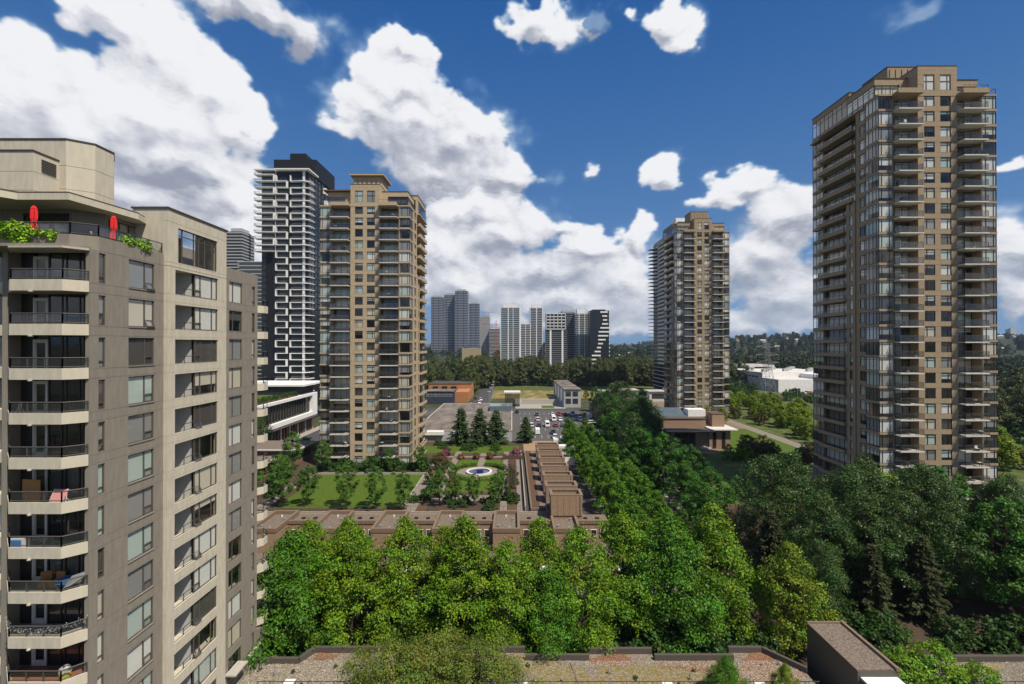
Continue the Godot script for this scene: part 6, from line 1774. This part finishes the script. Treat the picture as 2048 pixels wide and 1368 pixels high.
	for f in [[56.0, -118, 0.75], [60, -117, 0.8], [64.5, -121, 0.6]]:
		plant("acer", "plaza_maple", "bright lime spreading tree in front of the pavilion", "tree", Vector3(f[0], 6.1, f[1]), f[2] * 1.3, "lime trees before the pavilion")
	for f in [[66, -170, 0.5], [72, -168, 0.55], [79, -171, 0.5]]:
		plant("lime_tree", "plaza_lime", "yellow-green tree at the foot of the far brown tower", "tree", Vector3(f[0], 6.1, f[1]), f[2], "trees at the foot of the far brown tower")
	# garden trees
	var g := [[-42.0, -83.5, 1.15, "garden tree at the left end of the lawn"], [-37.6, -84.0, 1.0, "garden tree, second along the front of the lawn"], [-30.2, -83.0, 1.08, "garden tree in the middle of the lawn front"], [-24.7, -82.4, 1.0, "garden tree right of the middle at the lawn front"], [-19.4, -81.8, 0.95, "garden tree at the right front corner of the lawn"], [-13.4, -84.0, 0.9, "garden tree left of the pond path"], [-10.6, -85.5, 0.7, "small garden tree before the pond"], [-7.0, -84.0, 0.8, "garden tree straight before the pond"], [-3.0, -84.5, 0.75, "garden tree right of the pond path"], [-43.8, -106, 1.0, "garden tree at the back left of the lawn"], [-28.6, -106.6, 0.75, "garden tree against the foot of the tan tower"], [-21.6, -106.5, 0.85, "garden tree at the right foot of the tan tower"], [-46.5, -91, 1.1, "garden tree left of the lawn"], [-49.5, -86, 1.1, "leafy garden tree behind the grey block"], [-52.0, -108, 1.2, "leafy tree left of the tan tower"], [-4.2, -121, 0.55, "small garden tree behind the pond"], [-13.0, -98, 0.6, "thin garden tree left of the pond"], [-2.6, -92, 0.6, "thin garden tree by the pergola"]]
	for f in g:
		plant("young_tree", "garden_tree", "young " + f[3], "tree", Vector3(f[0], 6.2, f[1]), f[2], "young garden trees")
	plant("lime_tree", "street_tree", "round green street tree between the brick house and the tan tower", "tree", Vector3(-58, 0, -128), 0.8)
	plant("poplar", "street_tree", "dark tree in front of the white framed podium", "tree", Vector3(-74, 0, -130), 0.95, "", "gloss_leaf")
	plant("poplar", "street_tree", "second dark tree behind the far balconies of the grey block", "tree", Vector3(-80, 0, -140), 0.9, "", "gloss_leaf")
	for f in [[-15.2, -136, 1.0, "leftmost"], [-9.6, -137, 0.98, "second"], [-4.8, -136, 0.96, "third and slimmest"], [4.2, -138, 0.74, "rightmost and shortest"]]:
		plant("garden_fir", "garden_fir", "%s of the four dark firs at the back of the garden" % f[3], "tree", Vector3(f[0], 6.0, f[1]), f[2], "firs at the back of the garden", "needle")
	# garden shrubs and flowers
	for k in 60:
		var spots := [[-44, -21, 105.4, 107.6], [-17.1, -15.6, 84, 118], [-19, 2, 81, 86], [-0.7, 0.7, 83, 118], [-30, 2, 122, 135], [-52, -45, 82, 100]]
		var q: Array = spots[k % 6]
		plant("bush", "garden_shrub", ["dark shrub in the bed at the foot of the tan tower", "shrub in the narrow bed left of the pond garden", "shrub in the front bed of the garden", "shrub under the pergola", "shrub on the back lawn before the firs", "shrub left of the lawn"][k % 6], "shrub", Vector3(rr.randf_range(q[0], q[1]), 6.2, -rr.randf_range(q[2], q[3])), rr.randf_range(0.6, 1.25) if k % 6 else rr.randf_range(1.2, 2.0), "garden shrubs")
	for f in [[0.9, -120, 1.6, "tall magenta rhododendron at the end of the pergola"], [-17.6, -121, 1.3, "magenta rhododendron, farthest on the left garden path"], [-18.0, -117.6, 1.3, "magenta rhododendron in the middle of the left garden path"], [-18.6, -114.6, 1.2, "magenta rhododendron, nearest on the left garden path"]]:
		plant("flower_bush", "rhododendron", f[3], "shrub", Vector3(f[0], 6.2, f[1]), f[2], "magenta rhododendrons", "petal")
	for f in [[-13.2, -118, 1.0, "red azalea left of the centre path"], [-9.3, -118, 1.1, "red azalea just left of the centre path"], [-5.9, -118, 1.2, "red azalea just right of the centre path"], [-1.8, -118, 0.9, "red azalea by the pergola"], [-12.2, -95.5, 1.5, "orange red azalea before the pond lawn"]]:
		plant("red_bush", "azalea", f[3], "shrub", Vector3(f[0], 6.2, f[1]), f[2], "red azaleas", "petal")
	plant("ruddy_tree", "copper_tree", "copper leaved small tree beside the left garden path", "tree", Vector3(-17.4, 6.1, -108), 0.55)
	plant("ruddy_tree", "copper_tree", "low copper leaved tree at the front of the left garden bed", "tree", Vector3(-17.0, 6.1, -97), 0.5)
	# clipped hedges at the tower foot
	for h in [[-33.5, -20.0, 107.6, 109.4, 1.5, "long clipped dark hedge right of the tower entrance"], [-46, -37.5, 107.6, 109.4, 1.4, "clipped dark hedge left of the tower entrance"], [-14, -11, 127, 129, 1.6, "short clipped hedge before the firs"]]:
		var s := Shape.new()
		for q in 3600:
			var p := Vector3(rr.randf_range(h[0], h[1]), rr.randf_range(0, h[4]), -rr.randf_range(h[2], h[3]))
			var nn := Vector3.UP
			match q % 3:
				0: p.y = h[4] + rr.randf_range(-0.1, 0.1)
				1:
					p.z = -h[2] + rr.randf_range(-0.1, 0.1)
					nn = Vector3(0, 0.3, 1)
				2:
					p.x = (h[0] if q % 2 else h[1]) + rr.randf_range(-0.1, 0.1)
					nn = Vector3(1, 0.3, 0)
			leaf_at(s, rr, p + Vector3(0, 6.2, 0), nn.normalized(), 0.24, deep)
		s.tinted = true
		s.tint = Color(0.03, 0.075, 0.014)
		s.bx(h[0] + 0.15, h[1] - 0.15, 6.21, 6.2 + h[4] - 0.15, -h[3] + 0.15, -h[2] - 0.15)
		meta(put(numbered("clipped_hedge"), s.mesh(), mt["leaf"], self), h[5], "hedge", "clipped hedges")
	# woodland behind the field
	for k in 150:
		var x := rr.randf_range(-150, 215)
		var z := 390.0 + 170.0 * pow(rr.randf(), 1.6) - (30.0 if x < -20 else 0.0)
		plant("wood_tree", "woodland_tree", "tall cottonwood of the woodland belt beyond the dry field", "tree", Vector3(x, 0, -z), rr.randf_range(0.72, 1.12), "woodland beyond the field", "gloss_leaf")
	for k in 46:
		plant("wood_tree", "woodland_edge_tree", "cottonwood at the near edge of the woodland", "tree", Vector3(-22 + k * 4.9 + rr.randf_range(-1.5, 1.5), 0, -386 - rr.randf_range(0, 14)), rr.randf_range(0.6, 0.98), "woodland edge", "gloss_leaf")
	for k in 14:
		plant("wood_tree", "roadside_tree", "dark tree beside the orange building", "tree", Vector3(rr.randf_range(-70, -24), 0, -rr.randf_range(322, 380)), rr.randf_range(0.6, 0.95), "trees by the orange building", "gloss_leaf")
	for k in 9:
		plant("green_tree", "round_tree", "small round tree in a line before the dry field", "tree", Vector3(48 + k * 9, 0, -296), 0.42, "round trees before the field")
	for k in 40:
		var x := rr.randf_range(186, 290)
		plant("wood_tree", "railway_tree", "dark tall tree beyond the railway at the right edge", "tree", Vector3(x, 0, -rr.randf_range(150, 300) * (0.62 if x > 230 else 0.8)), rr.randf_range(0.7, 1.05), "trees beyond the railway", "gloss_leaf")
	for k in 26:
		var z := 168.0 + k * 6.0
		plant("wood_tree", "verge_tree", "tall dark tree beyond the railway behind the near brown tower", "tree", Vector3(z * rr.randf_range(1.04, 1.22) + 8.0, 0, -z), rr.randf_range(0.7, 1.0), "trees beyond the railway bend", "gloss_leaf")
	for k in 90:
		var z := rr.randf_range(150, 420)
		plant("bush", "railway_shrub", "green shrub along the railway verge", "shrub", Vector3(rr.randf_range(183, 194) if k % 2 else rr.randf_range(152, 169), 0, -z), rr.randf_range(1.8, 3.8), "shrubs along the railway")
	# plain and hill forest: a mass of crowns
	forest("hill_tree", "far_forest", "distant forest covering the plain and the far hills", 2600, 460, 2500, "needle")
	forest("hill_fir", "far_fir_forest", "distant fir tops along the hill crest", 240, 1000, 1700, "needle")

func forest(kind: String, called: String, label: String, count: int, z0: float, z1: float, leaf_m: String) -> void:
	var rr := RandomNumberGenerator.new()
	rr.seed = called.hash()
	var v: Array = species[kind]
	for k in v.size():
		var mm := MultiMesh.new()
		mm.transform_format = MultiMesh.TRANSFORM_3D
		mm.mesh = v[k][0]
		mm.instance_count = count / v.size()
		for i in mm.instance_count:
			var z := z0 + (z1 - z0) * pow(rr.randf(), 1.5)
			var x := z * rr.randf_range(-0.55, 1.35)
			if z < 640.0 and x < 300.0:
				x = rr.randf_range(300, 700)
			if z < 900.0 and x < 170.0 and x > -240.0:
				z += 640.0
			var sc := rr.randf_range(0.6, 1.15) * (1.0 if z < 1100 else 0.9)
			var b := Basis(Vector3.UP, rr.randf() * TAU).scaled(Vector3(sc, sc, sc))
			mm.set_instance_transform(i, Transform3D(b, Vector3(x, maxf(hill_y(x, z), 0.0) - 0.6, -z)))
		var o := MultiMeshInstance3D.new()
		o.name = numbered(called)
		o.multimesh = mm
		o.material_override = mt[leaf_m]
		add_child(o)
		meta(o, label, "forest", "distant forest", "stuff")

# ---------------------------------------------------------------- things on the near balconies
func build_details() -> void:
	build_roof_edge()
	balcony_things()
	roof_stones()
	var fl := 2.75
	var y := func(row: int) -> float: return 3.75 + fl * (13 - row)   # row 0 is the top balcony
	# row 3: white folding rack and wire chairs
	var o := thing("folding_rack", "white folding rack leaning on the balcony railing, fourth balcony down", "rack", Vector3(-31.6, y.call(3), -29.2))
	for s in [-1, 1]:
		put("leg", keep("rack leg%d" % s, func(q: Shape): q.bar(Vector3(s * 0.25, 0, 0.2), Vector3(-s * 0.1, 1.05, -0.05), 0.02); q.bar(Vector3(s * 0.25, 0, -0.15), Vector3(-s * 0.1, 1.05, -0.1), 0.02)), mt["white_plastic"], o)
	bike(Vector3(-28.6, y.call(3), -28.9), 0.5, "dark bicycle with red basket behind the fourth balcony railing")
	# row 5: cardboard sheet, pink deck chair
	var s1 := Shape.new()
	s1.prism([Vector2(-31.5, -29.35), Vector2(-30.2, -29.2), Vector2(-30.2, -29.15), Vector2(-31.5, -29.3)], y.call(5), y.call(5) + 1.55)
	solo("cardboard_sheet", s1, mt["cardboard"], "large brown cardboard sheet standing on the sixth balcony", "cardboard")
	o = thing("deck_chair", "pink folded deck chair against the sixth balcony railing", "chair", Vector3(-28.5, y.call(5), -28.7), 0.2)
	put("seat", keep("deck cloth", func(q: Shape): q.quad(Vector3(-0.45, 0.35, 0.25), Vector3(0.35, 0.3, 0.3), Vector3(0.45, 1.05, -0.1), Vector3(-0.3, 1.1, -0.1)); q.quad(Vector3(0.35, 0.3, 0.28), Vector3(-0.45, 0.35, 0.23), Vector3(-0.3, 1.1, -0.12), Vector3(0.45, 1.05, -0.12))), mt["pink_cloth"], o)
	for x in [-0.5, 0.5]:
		put("leg", keep("deck leg%.0f" % (x * 10), func(q: Shape): q.bar(Vector3(x, 0, 0.35), Vector3(x * 0.7, 1.1, -0.15), 0.025); q.bar(Vector3(x, 0, -0.3), Vector3(x * 0.8, 0.7, 0.15), 0.025)), mt["white_plastic"], o)
	# row 6: white unit and bicycle
	o = thing("air_conditioner", "white portable air conditioner on the seventh balcony", "air conditioner", Vector3(-31.2, y.call(6), -28.9))
	put("housing", keep("ac body", func(q: Shape): q.bx(-0.45, 0.45, 0.05, 0.75, -0.2, 0.2)), mt["white_plastic"], o)
	put("grille", keep("ac grille", func(q: Shape): q.bx(-0.38, 0.3, 0.15, 0.65, 0.2, 0.22)), mt["blue_cloth"], o)
	bike(Vector3(-29.2, y.call(6), -28.6), 0.0, "dark blue bicycle on the seventh balcony beside the white unit")
	# row 7: table under a blue cloth, board, chairs
	o = thing("patio_table", "small table under a blue cloth on the eighth balcony", "table", Vector3(-28.4, y.call(7), -29.2))
	put("cloth", keep("table cloth", func(q: Shape): q.bx(-0.5, 0.5, 0.5, 0.78, -0.35, 0.35)), mt["blue_cloth"], o)
	for l in [[-1, -1], [-1, 1], [1, -1], [1, 1]]:
		put("leg", keep("table leg", func(q: Shape): q.bx(-0.03, 0.03, 0, 0.5, -0.03, 0.03)), mt["timber"], o, Vector3(l[0] * 0.42, 0, l[1] * 0.28))
	var bd := Shape.new()
	bd.quad(Vector3(-28.1, y.call(7) + 0.45, -28.55), Vector3(-27.2, y.call(7) + 0.75, -28.75), Vector3(-27.0, y.call(7) + 1.35, -28.95), Vector3(-27.7, y.call(7) + 1.15, -28.7))
	bd.quad(Vector3(-27.2, y.call(7) + 0.75, -28.79), Vector3(-28.1, y.call(7) + 0.45, -28.59), Vector3(-27.7, y.call(7) + 1.15, -28.74), Vector3(-27.0, y.call(7) + 1.35, -28.99))
	solo("grey_board", bd, mt["galvanised"], "grey board leaning over the eighth balcony corner", "board")
	for k in 2:
		o = thing("wicker_chair", ["brown wicker chair beside the blue covered table", "brown wicker chair by the door of the eighth balcony"][k], "chair", Vector3(-29.5 - k * 0.8, y.call(7), -29.6), 0.5 * k, "wicker chairs")
		put("seat", keep("wicker seat", func(q: Shape): q.bx(-0.28, 0.28, 0, 0.42, -0.28, 0.28)), mt["cardboard"], o)
		put("backrest", keep("wicker back", func(q: Shape): q.bx(-0.28, 0.28, 0.42, 0.9, -0.3, -0.2)), mt["cardboard"], o)
	# row 8: tinsel along the rail
	var rr := RandomNumberGenerator.new()
	rr.seed = 2
	var tn := Shape.new()
	var path := [Vector3(-32.3, 1.15, -29.2), Vector3(-30.93, 1.1, -28.02), Vector3(-29.3, 0.85, -28.0), Vector3(-27.73, 1.12, -28.02), Vector3(-26.88, 1.12, -28.86)]
	for k in 420:
		var u := rr.randi() % 4
		var f := rr.randf()
		var p: Vector3 = path[u].lerp(path[u + 1], f) + Vector3(rr.randfn() * 0.05, rr.randfn() * 0.09 - 0.25 * absf(sin(f * 9.0)) * rr.randf(), rr.randfn() * 0.04)
		leaf_at(tn, rr, p + Vector3(0, y.call(8), 0), Vector3.UP, 0.065, [Color(1, 1, 1)])
	solo("tinsel_garland", tn, mt["tinsel"], "silver tinsel garland wound along the ninth balcony railing", "garland")
	# row 9: tiled floor, yellow tub
	var fl9 := Shape.new()
	fl9.prism([Vector2(-32.3, -30.1), Vector2(-32.3, -29.5), Vector2(-30.9, -28.2), Vector2(-27.8, -28.2), Vector2(-27.15, -28.9), Vector2(-27.15, -30.1)], y.call(9) + 0.004, y.call(9) + 0.03)
	solo("floor_mat", fl9, mt["terracotta_tile"], "terracotta coloured matting on the lowest fully seen balcony", "mat")
	o = thing("yellow_tub", "yellow tub with white lid on the terracotta balcony", "tub", Vector3(-28.0, y.call(9) + 0.03, -28.6))
	put("body", keep("tub", func(q: Shape): q.tube([Vector3(0, 0, 0), Vector3(0, 0.02, 0), Vector3(0, 0.75, 0)], [0.0, 0.24, 0.32], 12)), mt["yellow_plastic"], o)
	put("lid", keep("tub lid", func(q: Shape): q.tube([Vector3(0, 0.75, 0), Vector3(0, 0.8, 0), Vector3(0.1, 1.0, 0), Vector3(0.1, 1.05, 0)], [0.33, 0.33, 0.2, 0.0], 12)), mt["white_plastic"], o)
	# street lamps by the far road
	for k in 4:
		var l := thing("street_lamp", "tall grey street lamp by the far road, %s from the front" % ORD[k], "street lamp", Vector3(-13.0, 0, -258 - k * 22.0), 0, "street lamps of the far road")
		put("pole", keep("lamp pole", func(q: Shape): q.tube([Vector3.ZERO, Vector3(0, 9, 0)], [0.14, 0.09], 6)), mt["grey_metal"], l)
		put("lamp_head", keep("lamp head", func(q: Shape): q.bx(-0.9, 0.9, 9.0, 9.16, -0.2, 0.2)), mt["white_plastic"], l)
	for k in 6:
		var l := thing("catenary_pole", "thin pole beside the railway, %s from the front" % ORD[k], "pole", Vector3(168, 0, -200 - k * 34.0), 0, "poles beside the railway")
		put("mast", keep("mast", func(q: Shape): q.tube([Vector3.ZERO, Vector3(0, 9, 0)], [0.16, 0.1], 6)), mt["galvanised"], l)
		put("arm", keep("mast arm", func(q: Shape): q.bar(Vector3(0, 8.4, 0), Vector3(4, 8.6, 0), 0.06)), mt["galvanised"], l)
	# a pink awning sign board and banner near the car park
	o = thing("notice_board", "white notice board with red lettering beside the terrace houses", "sign", Vector3(15.6, 0, -128))
	put("panel", boxes([[-2.2, 2.2, 2.0, 4.2, -0.05, 0.05]]).mesh(), mt["white_panel"], o)
	for x in [-1.8, 1.8]:
		put("post", keep("board post", func(q: Shape): q.bx(-0.06, 0.06, 0, 4.2, -0.12, -0.06)), mt["grey_metal"], o, Vector3(x, 0, 0))

# loose stones lying on the low roof
func roof_stones() -> void:
	var rr := RandomNumberGenerator.new()
	rr.seed = 90
	var st := Shape.new()
	var top := Vector3(0.1, 0.55, 0.0)
	var ring := []
	for i in 5:
		ring.append(Vector3(cos(TAU * i / 5.0) * rr.randf_range(0.8, 1.1), 0.0, -sin(TAU * i / 5.0) * rr.randf_range(0.8, 1.1)))
	for i in 5:
		st.tri(ring[i], ring[(i + 1) % 5], top)
	for region in [[-26.3, 29.0, 30000, "loose pale gravel stones on the low roof"], [36.0, 62.0, 9000, "loose pale gravel stones on the right hand low roof"]]:
		var mm := MultiMesh.new()
		mm.transform_format = MultiMesh.TRANSFORM_3D
		mm.use_colors = true
		mm.mesh = st.mesh()
		mm.instance_count = region[2]
		for i in mm.instance_count:
			var x := rr.randf_range(region[0], region[1])
			var z := rr.randf_range(41.5, 47.2)
			var bare := Vector2((x - 13.0) / 9.5, (z - 44.6) / 2.0).length() > 1.0 and Vector2((x - 4.0) / 4.0, (z - 44.6) / 2.6).length() > 1.0
			var sz := rr.randf_range(0.03, 0.075) if bare or rr.randf() < 0.3 else 0.012      # moss has swallowed most stones there
			mm.set_instance_transform(i, Transform3D(Basis(Vector3.UP, rr.randf() * TAU).scaled(Vector3(sz, sz * 0.9, sz)), Vector3(x, 3.245, -z)))
			var f := rr.randf_range(0.55, 1.25)
			mm.set_instance_color(i, Color(0.33 * f, 0.30 * f, 0.25 * f))
		var o := MultiMeshInstance3D.new()
		o.name = numbered("roof_gravel")
		o.multimesh = mm
		var m := mk("stone", 1, 1, 1, 0.95)
		m.vertex_color_use_as_albedo = true
		o.material_override = m
		add_child(o)
		meta(o, region[3], "gravel", "", "stuff")
	# weeds that have seeded themselves in the gravel
	for k in 22:
		plant("bush", "roof_weed", "small green weed growing in the gravel of the low roof", "weed", Vector3(rr.randf_range(-22, 28), 3.2, -rr.randf_range(43.4, 47.0)), rr.randf_range(0.10, 0.26), "weeds on the low roof")
	# pipes and a drain
	for k in 5:
		var p := thing("vent_pipe", "short grey vent pipe standing on the low roof", "pipe", Vector3([-23.5, -16.0, 9.6, 17.4, 27.2][k], 3.2, -[45.2, 46.4, 45.4, 44.6, 46.6][k]), 0.0, "vent pipes on the low roof")
		put("pipe", keep("vent pipe", func(q: Shape): q.tube([Vector3.ZERO, Vector3(0, 0.5, 0)], [0.07, 0.07], 8)), mt["galvanised"], p)
		put("flashing", keep("pipe flashing", func(q: Shape): q.disc(Vector3.ZERO, 0.2, 0.06, 10)), mt["grey_frame"], p)

# small belongings on the tower balconies
func balcony_things() -> void:
	var rr := RandomNumberGenerator.new()
	rr.seed = 44
	for tower in [[75.9, -81.0, 27, 10.5, "near brown tower"], [-35.6, -110.0, 23, 10.85, "tan tower"]]:
		for k in range(1, tower[2]):
			for s in [-1.0, 1.0]:
				if rr.randf() < 0.35:
					continue
				var x: float = tower[0] + s * (tower[3] + 0.95) * 0.5 + rr.randf_range(-1.5, 1.5)
				var at := Vector3(x, 6.2 + k * 2.745, tower[1] + rr.randf_range(0.2, 0.8))
				match rr.randi() % 4:
					0:
						var o := thing("balcony_chair", "chair on a balcony of the %s" % tower[4], "chair", at, rr.randf() * TAU, "balcony chairs")
						put("seat", keep("bc seat", func(q: Shape): q.bx(-0.25, 0.25, 0.38, 0.44, -0.25, 0.25); q.bx(-0.25, 0.25, 0.44, 0.9, -0.27, -0.21)), mt[["white_plastic", "timber", "black_plastic"][rr.randi() % 3]], o)
						put("leg", keep("bc legs", func(q: Shape): q.bx(-0.24, -0.2, 0, 0.38, -0.24, 0.24); q.bx(0.2, 0.24, 0, 0.38, -0.24, 0.24); q.bx(-0.2, 0.2, 0.1, 0.14, -0.02, 0.02)), mt["rail_metal"], o)
					1:
						var o := thing("balcony_table", "small table on a balcony of the %s" % tower[4], "table", at, 0.0, "balcony tables")
						put("top", keep("bt top", func(q: Shape): q.disc(Vector3(0, 0.68, 0), 0.38, 0.05, 12)), mt[["white_plastic", "timber"][rr.randi() % 2]], o)
						put("leg", keep("bt leg", func(q: Shape): q.bx(-0.04, 0.04, 0, 0.68, -0.04, 0.04)), mt["rail_metal"], o)
					2:
						var o := thing("balcony_plant", "potted plant on a balcony of the %s" % tower[4], "plant", at, 0.0, "balcony plants")
						put("pot", keep("bp pot", func(q: Shape): q.tube([Vector3.ZERO, Vector3(0, 0.02, 0), Vector3(0, 0.4, 0)], [0.0, 0.16, 0.22], 10)), mt[["terracotta_tile", "white_plastic"][rr.randi() % 2]], o)
						put("leaves", species["bush"][0][0], mt["leaf"], o, Vector3(0, 0.3, 0)).scale = Vector3(0.32, 0.45, 0.32)
					3:
						var o := thing("balcony_barbecue", "covered barbecue on a balcony of the %s" % tower[4], "barbecue", at, 0.0, "balcony barbecues")
						put("cover", keep("bb cover", func(q: Shape): q.bx(-0.5, 0.5, 0.5, 1.0, -0.28, 0.28); q.bx(-0.36, 0.36, 1.0, 1.14, -0.2, 0.2)), mt["black_plastic"], o)
						put("stand", keep("bb stand", func(q: Shape): q.bx(-0.4, 0.4, 0, 0.5, -0.22, 0.22)), mt["rail_metal"], o)

func bike(at: Vector3, turn: float, label: String) -> void:
	var b := thing("bicycle", label, "bicycle", at, turn)
	for x in [-0.5, 0.5]:
		put("wheel", keep("bike wheel", func(s: Shape):
			for i in 18:
				var a := TAU * i / 18
				var c := TAU * (i + 1) / 18
				s.bar(Vector3(cos(a) * 0.33, 0.34 + sin(a) * 0.33, 0), Vector3(cos(c) * 0.33, 0.34 + sin(c) * 0.33, 0), 0.018)), mt["tyre"], b, Vector3(x, 0, 0))
	put("frame", keep("bike frame", func(s: Shape):
		s.bar(Vector3(-0.5, 0.34, 0), Vector3(-0.12, 0.34, 0), 0.018); s.bar(Vector3(-0.12, 0.34, 0), Vector3(-0.22, 0.85, 0), 0.018)
		s.bar(Vector3(-0.12, 0.34, 0), Vector3(0.36, 0.8, 0), 0.02); s.bar(Vector3(-0.2, 0.75, 0), Vector3(0.36, 0.82, 0), 0.018)
		s.bar(Vector3(0.5, 0.34, 0), Vector3(0.34, 0.95, 0), 0.018); s.bar(Vector3(-0.5, 0.34, 0), Vector3(-0.2, 0.75, 0), 0.014)), mt["navy_wall"], b)
	put("saddle", keep("bike saddle", func(s: Shape): s.bx(-0.36, -0.1, 0.85, 0.91, -0.07, 0.07)), mt["black_plastic"], b)
	put("handlebar", keep("bike bar", func(s: Shape): s.bar(Vector3(0.33, 1.0, -0.28), Vector3(0.33, 1.0, 0.28), 0.016)), mt["black_plastic"], b)

func _ready() -> void:
	R.seed = 7
	var cam := Camera3D.new()
	cam.name = "camera"
	cam.fov = 73.86
	cam.near = 0.3
	cam.far = 14000.0
	cam.position = Vector3(0, 36, 0)
	cam.rotation_degrees = Vector3(0.25, 0, 0)
	add_child(cam)
	cam.current = true
	var env := Environment.new()
	env.background_mode = Environment.BG_SKY
	env.tonemap_mode = Environment.TONE_MAPPER_LINEAR
	env.tonemap_exposure = 1.22
	env.sdfgi_enabled = true
	env.ssao_enabled = true
	env.ssil_enabled = true
	env.fog_enabled = true
	env.fog_density = 0.00006
	env.fog_light_color = Color(0.72, 0.80, 0.92)
	var pano := PanoramaSkyMaterial.new()
	pano.panorama = ImageTexture.create_from_image(make_sky())
	env.sky = Sky.new()
	env.sky.sky_material = pano
	env.background_energy_multiplier = 0.82
	var world := WorldEnvironment.new()
	world.name = "world"
	world.environment = env
	add_child(world)
	var sun := DirectionalLight3D.new()
	sun.name = "sun"
	sun.light_color = Color(1.0, 0.95, 0.87)
	sun.light_energy = 1.6
	sun.light_angular_distance = 0.5
	sun.shadow_enabled = true
	add_child(sun)
	sun.look_at_from_position(Vector3.ZERO, Vector3(-0.48, -1.0, -0.43), Vector3.UP)
	make_materials()
	grow_shrubs()
	build_ground()
	build_towers()
	build_near_block()
	build_garden()
	build_middle()
	build_far()
	build_trees()
	build_details()
	rank_labels()
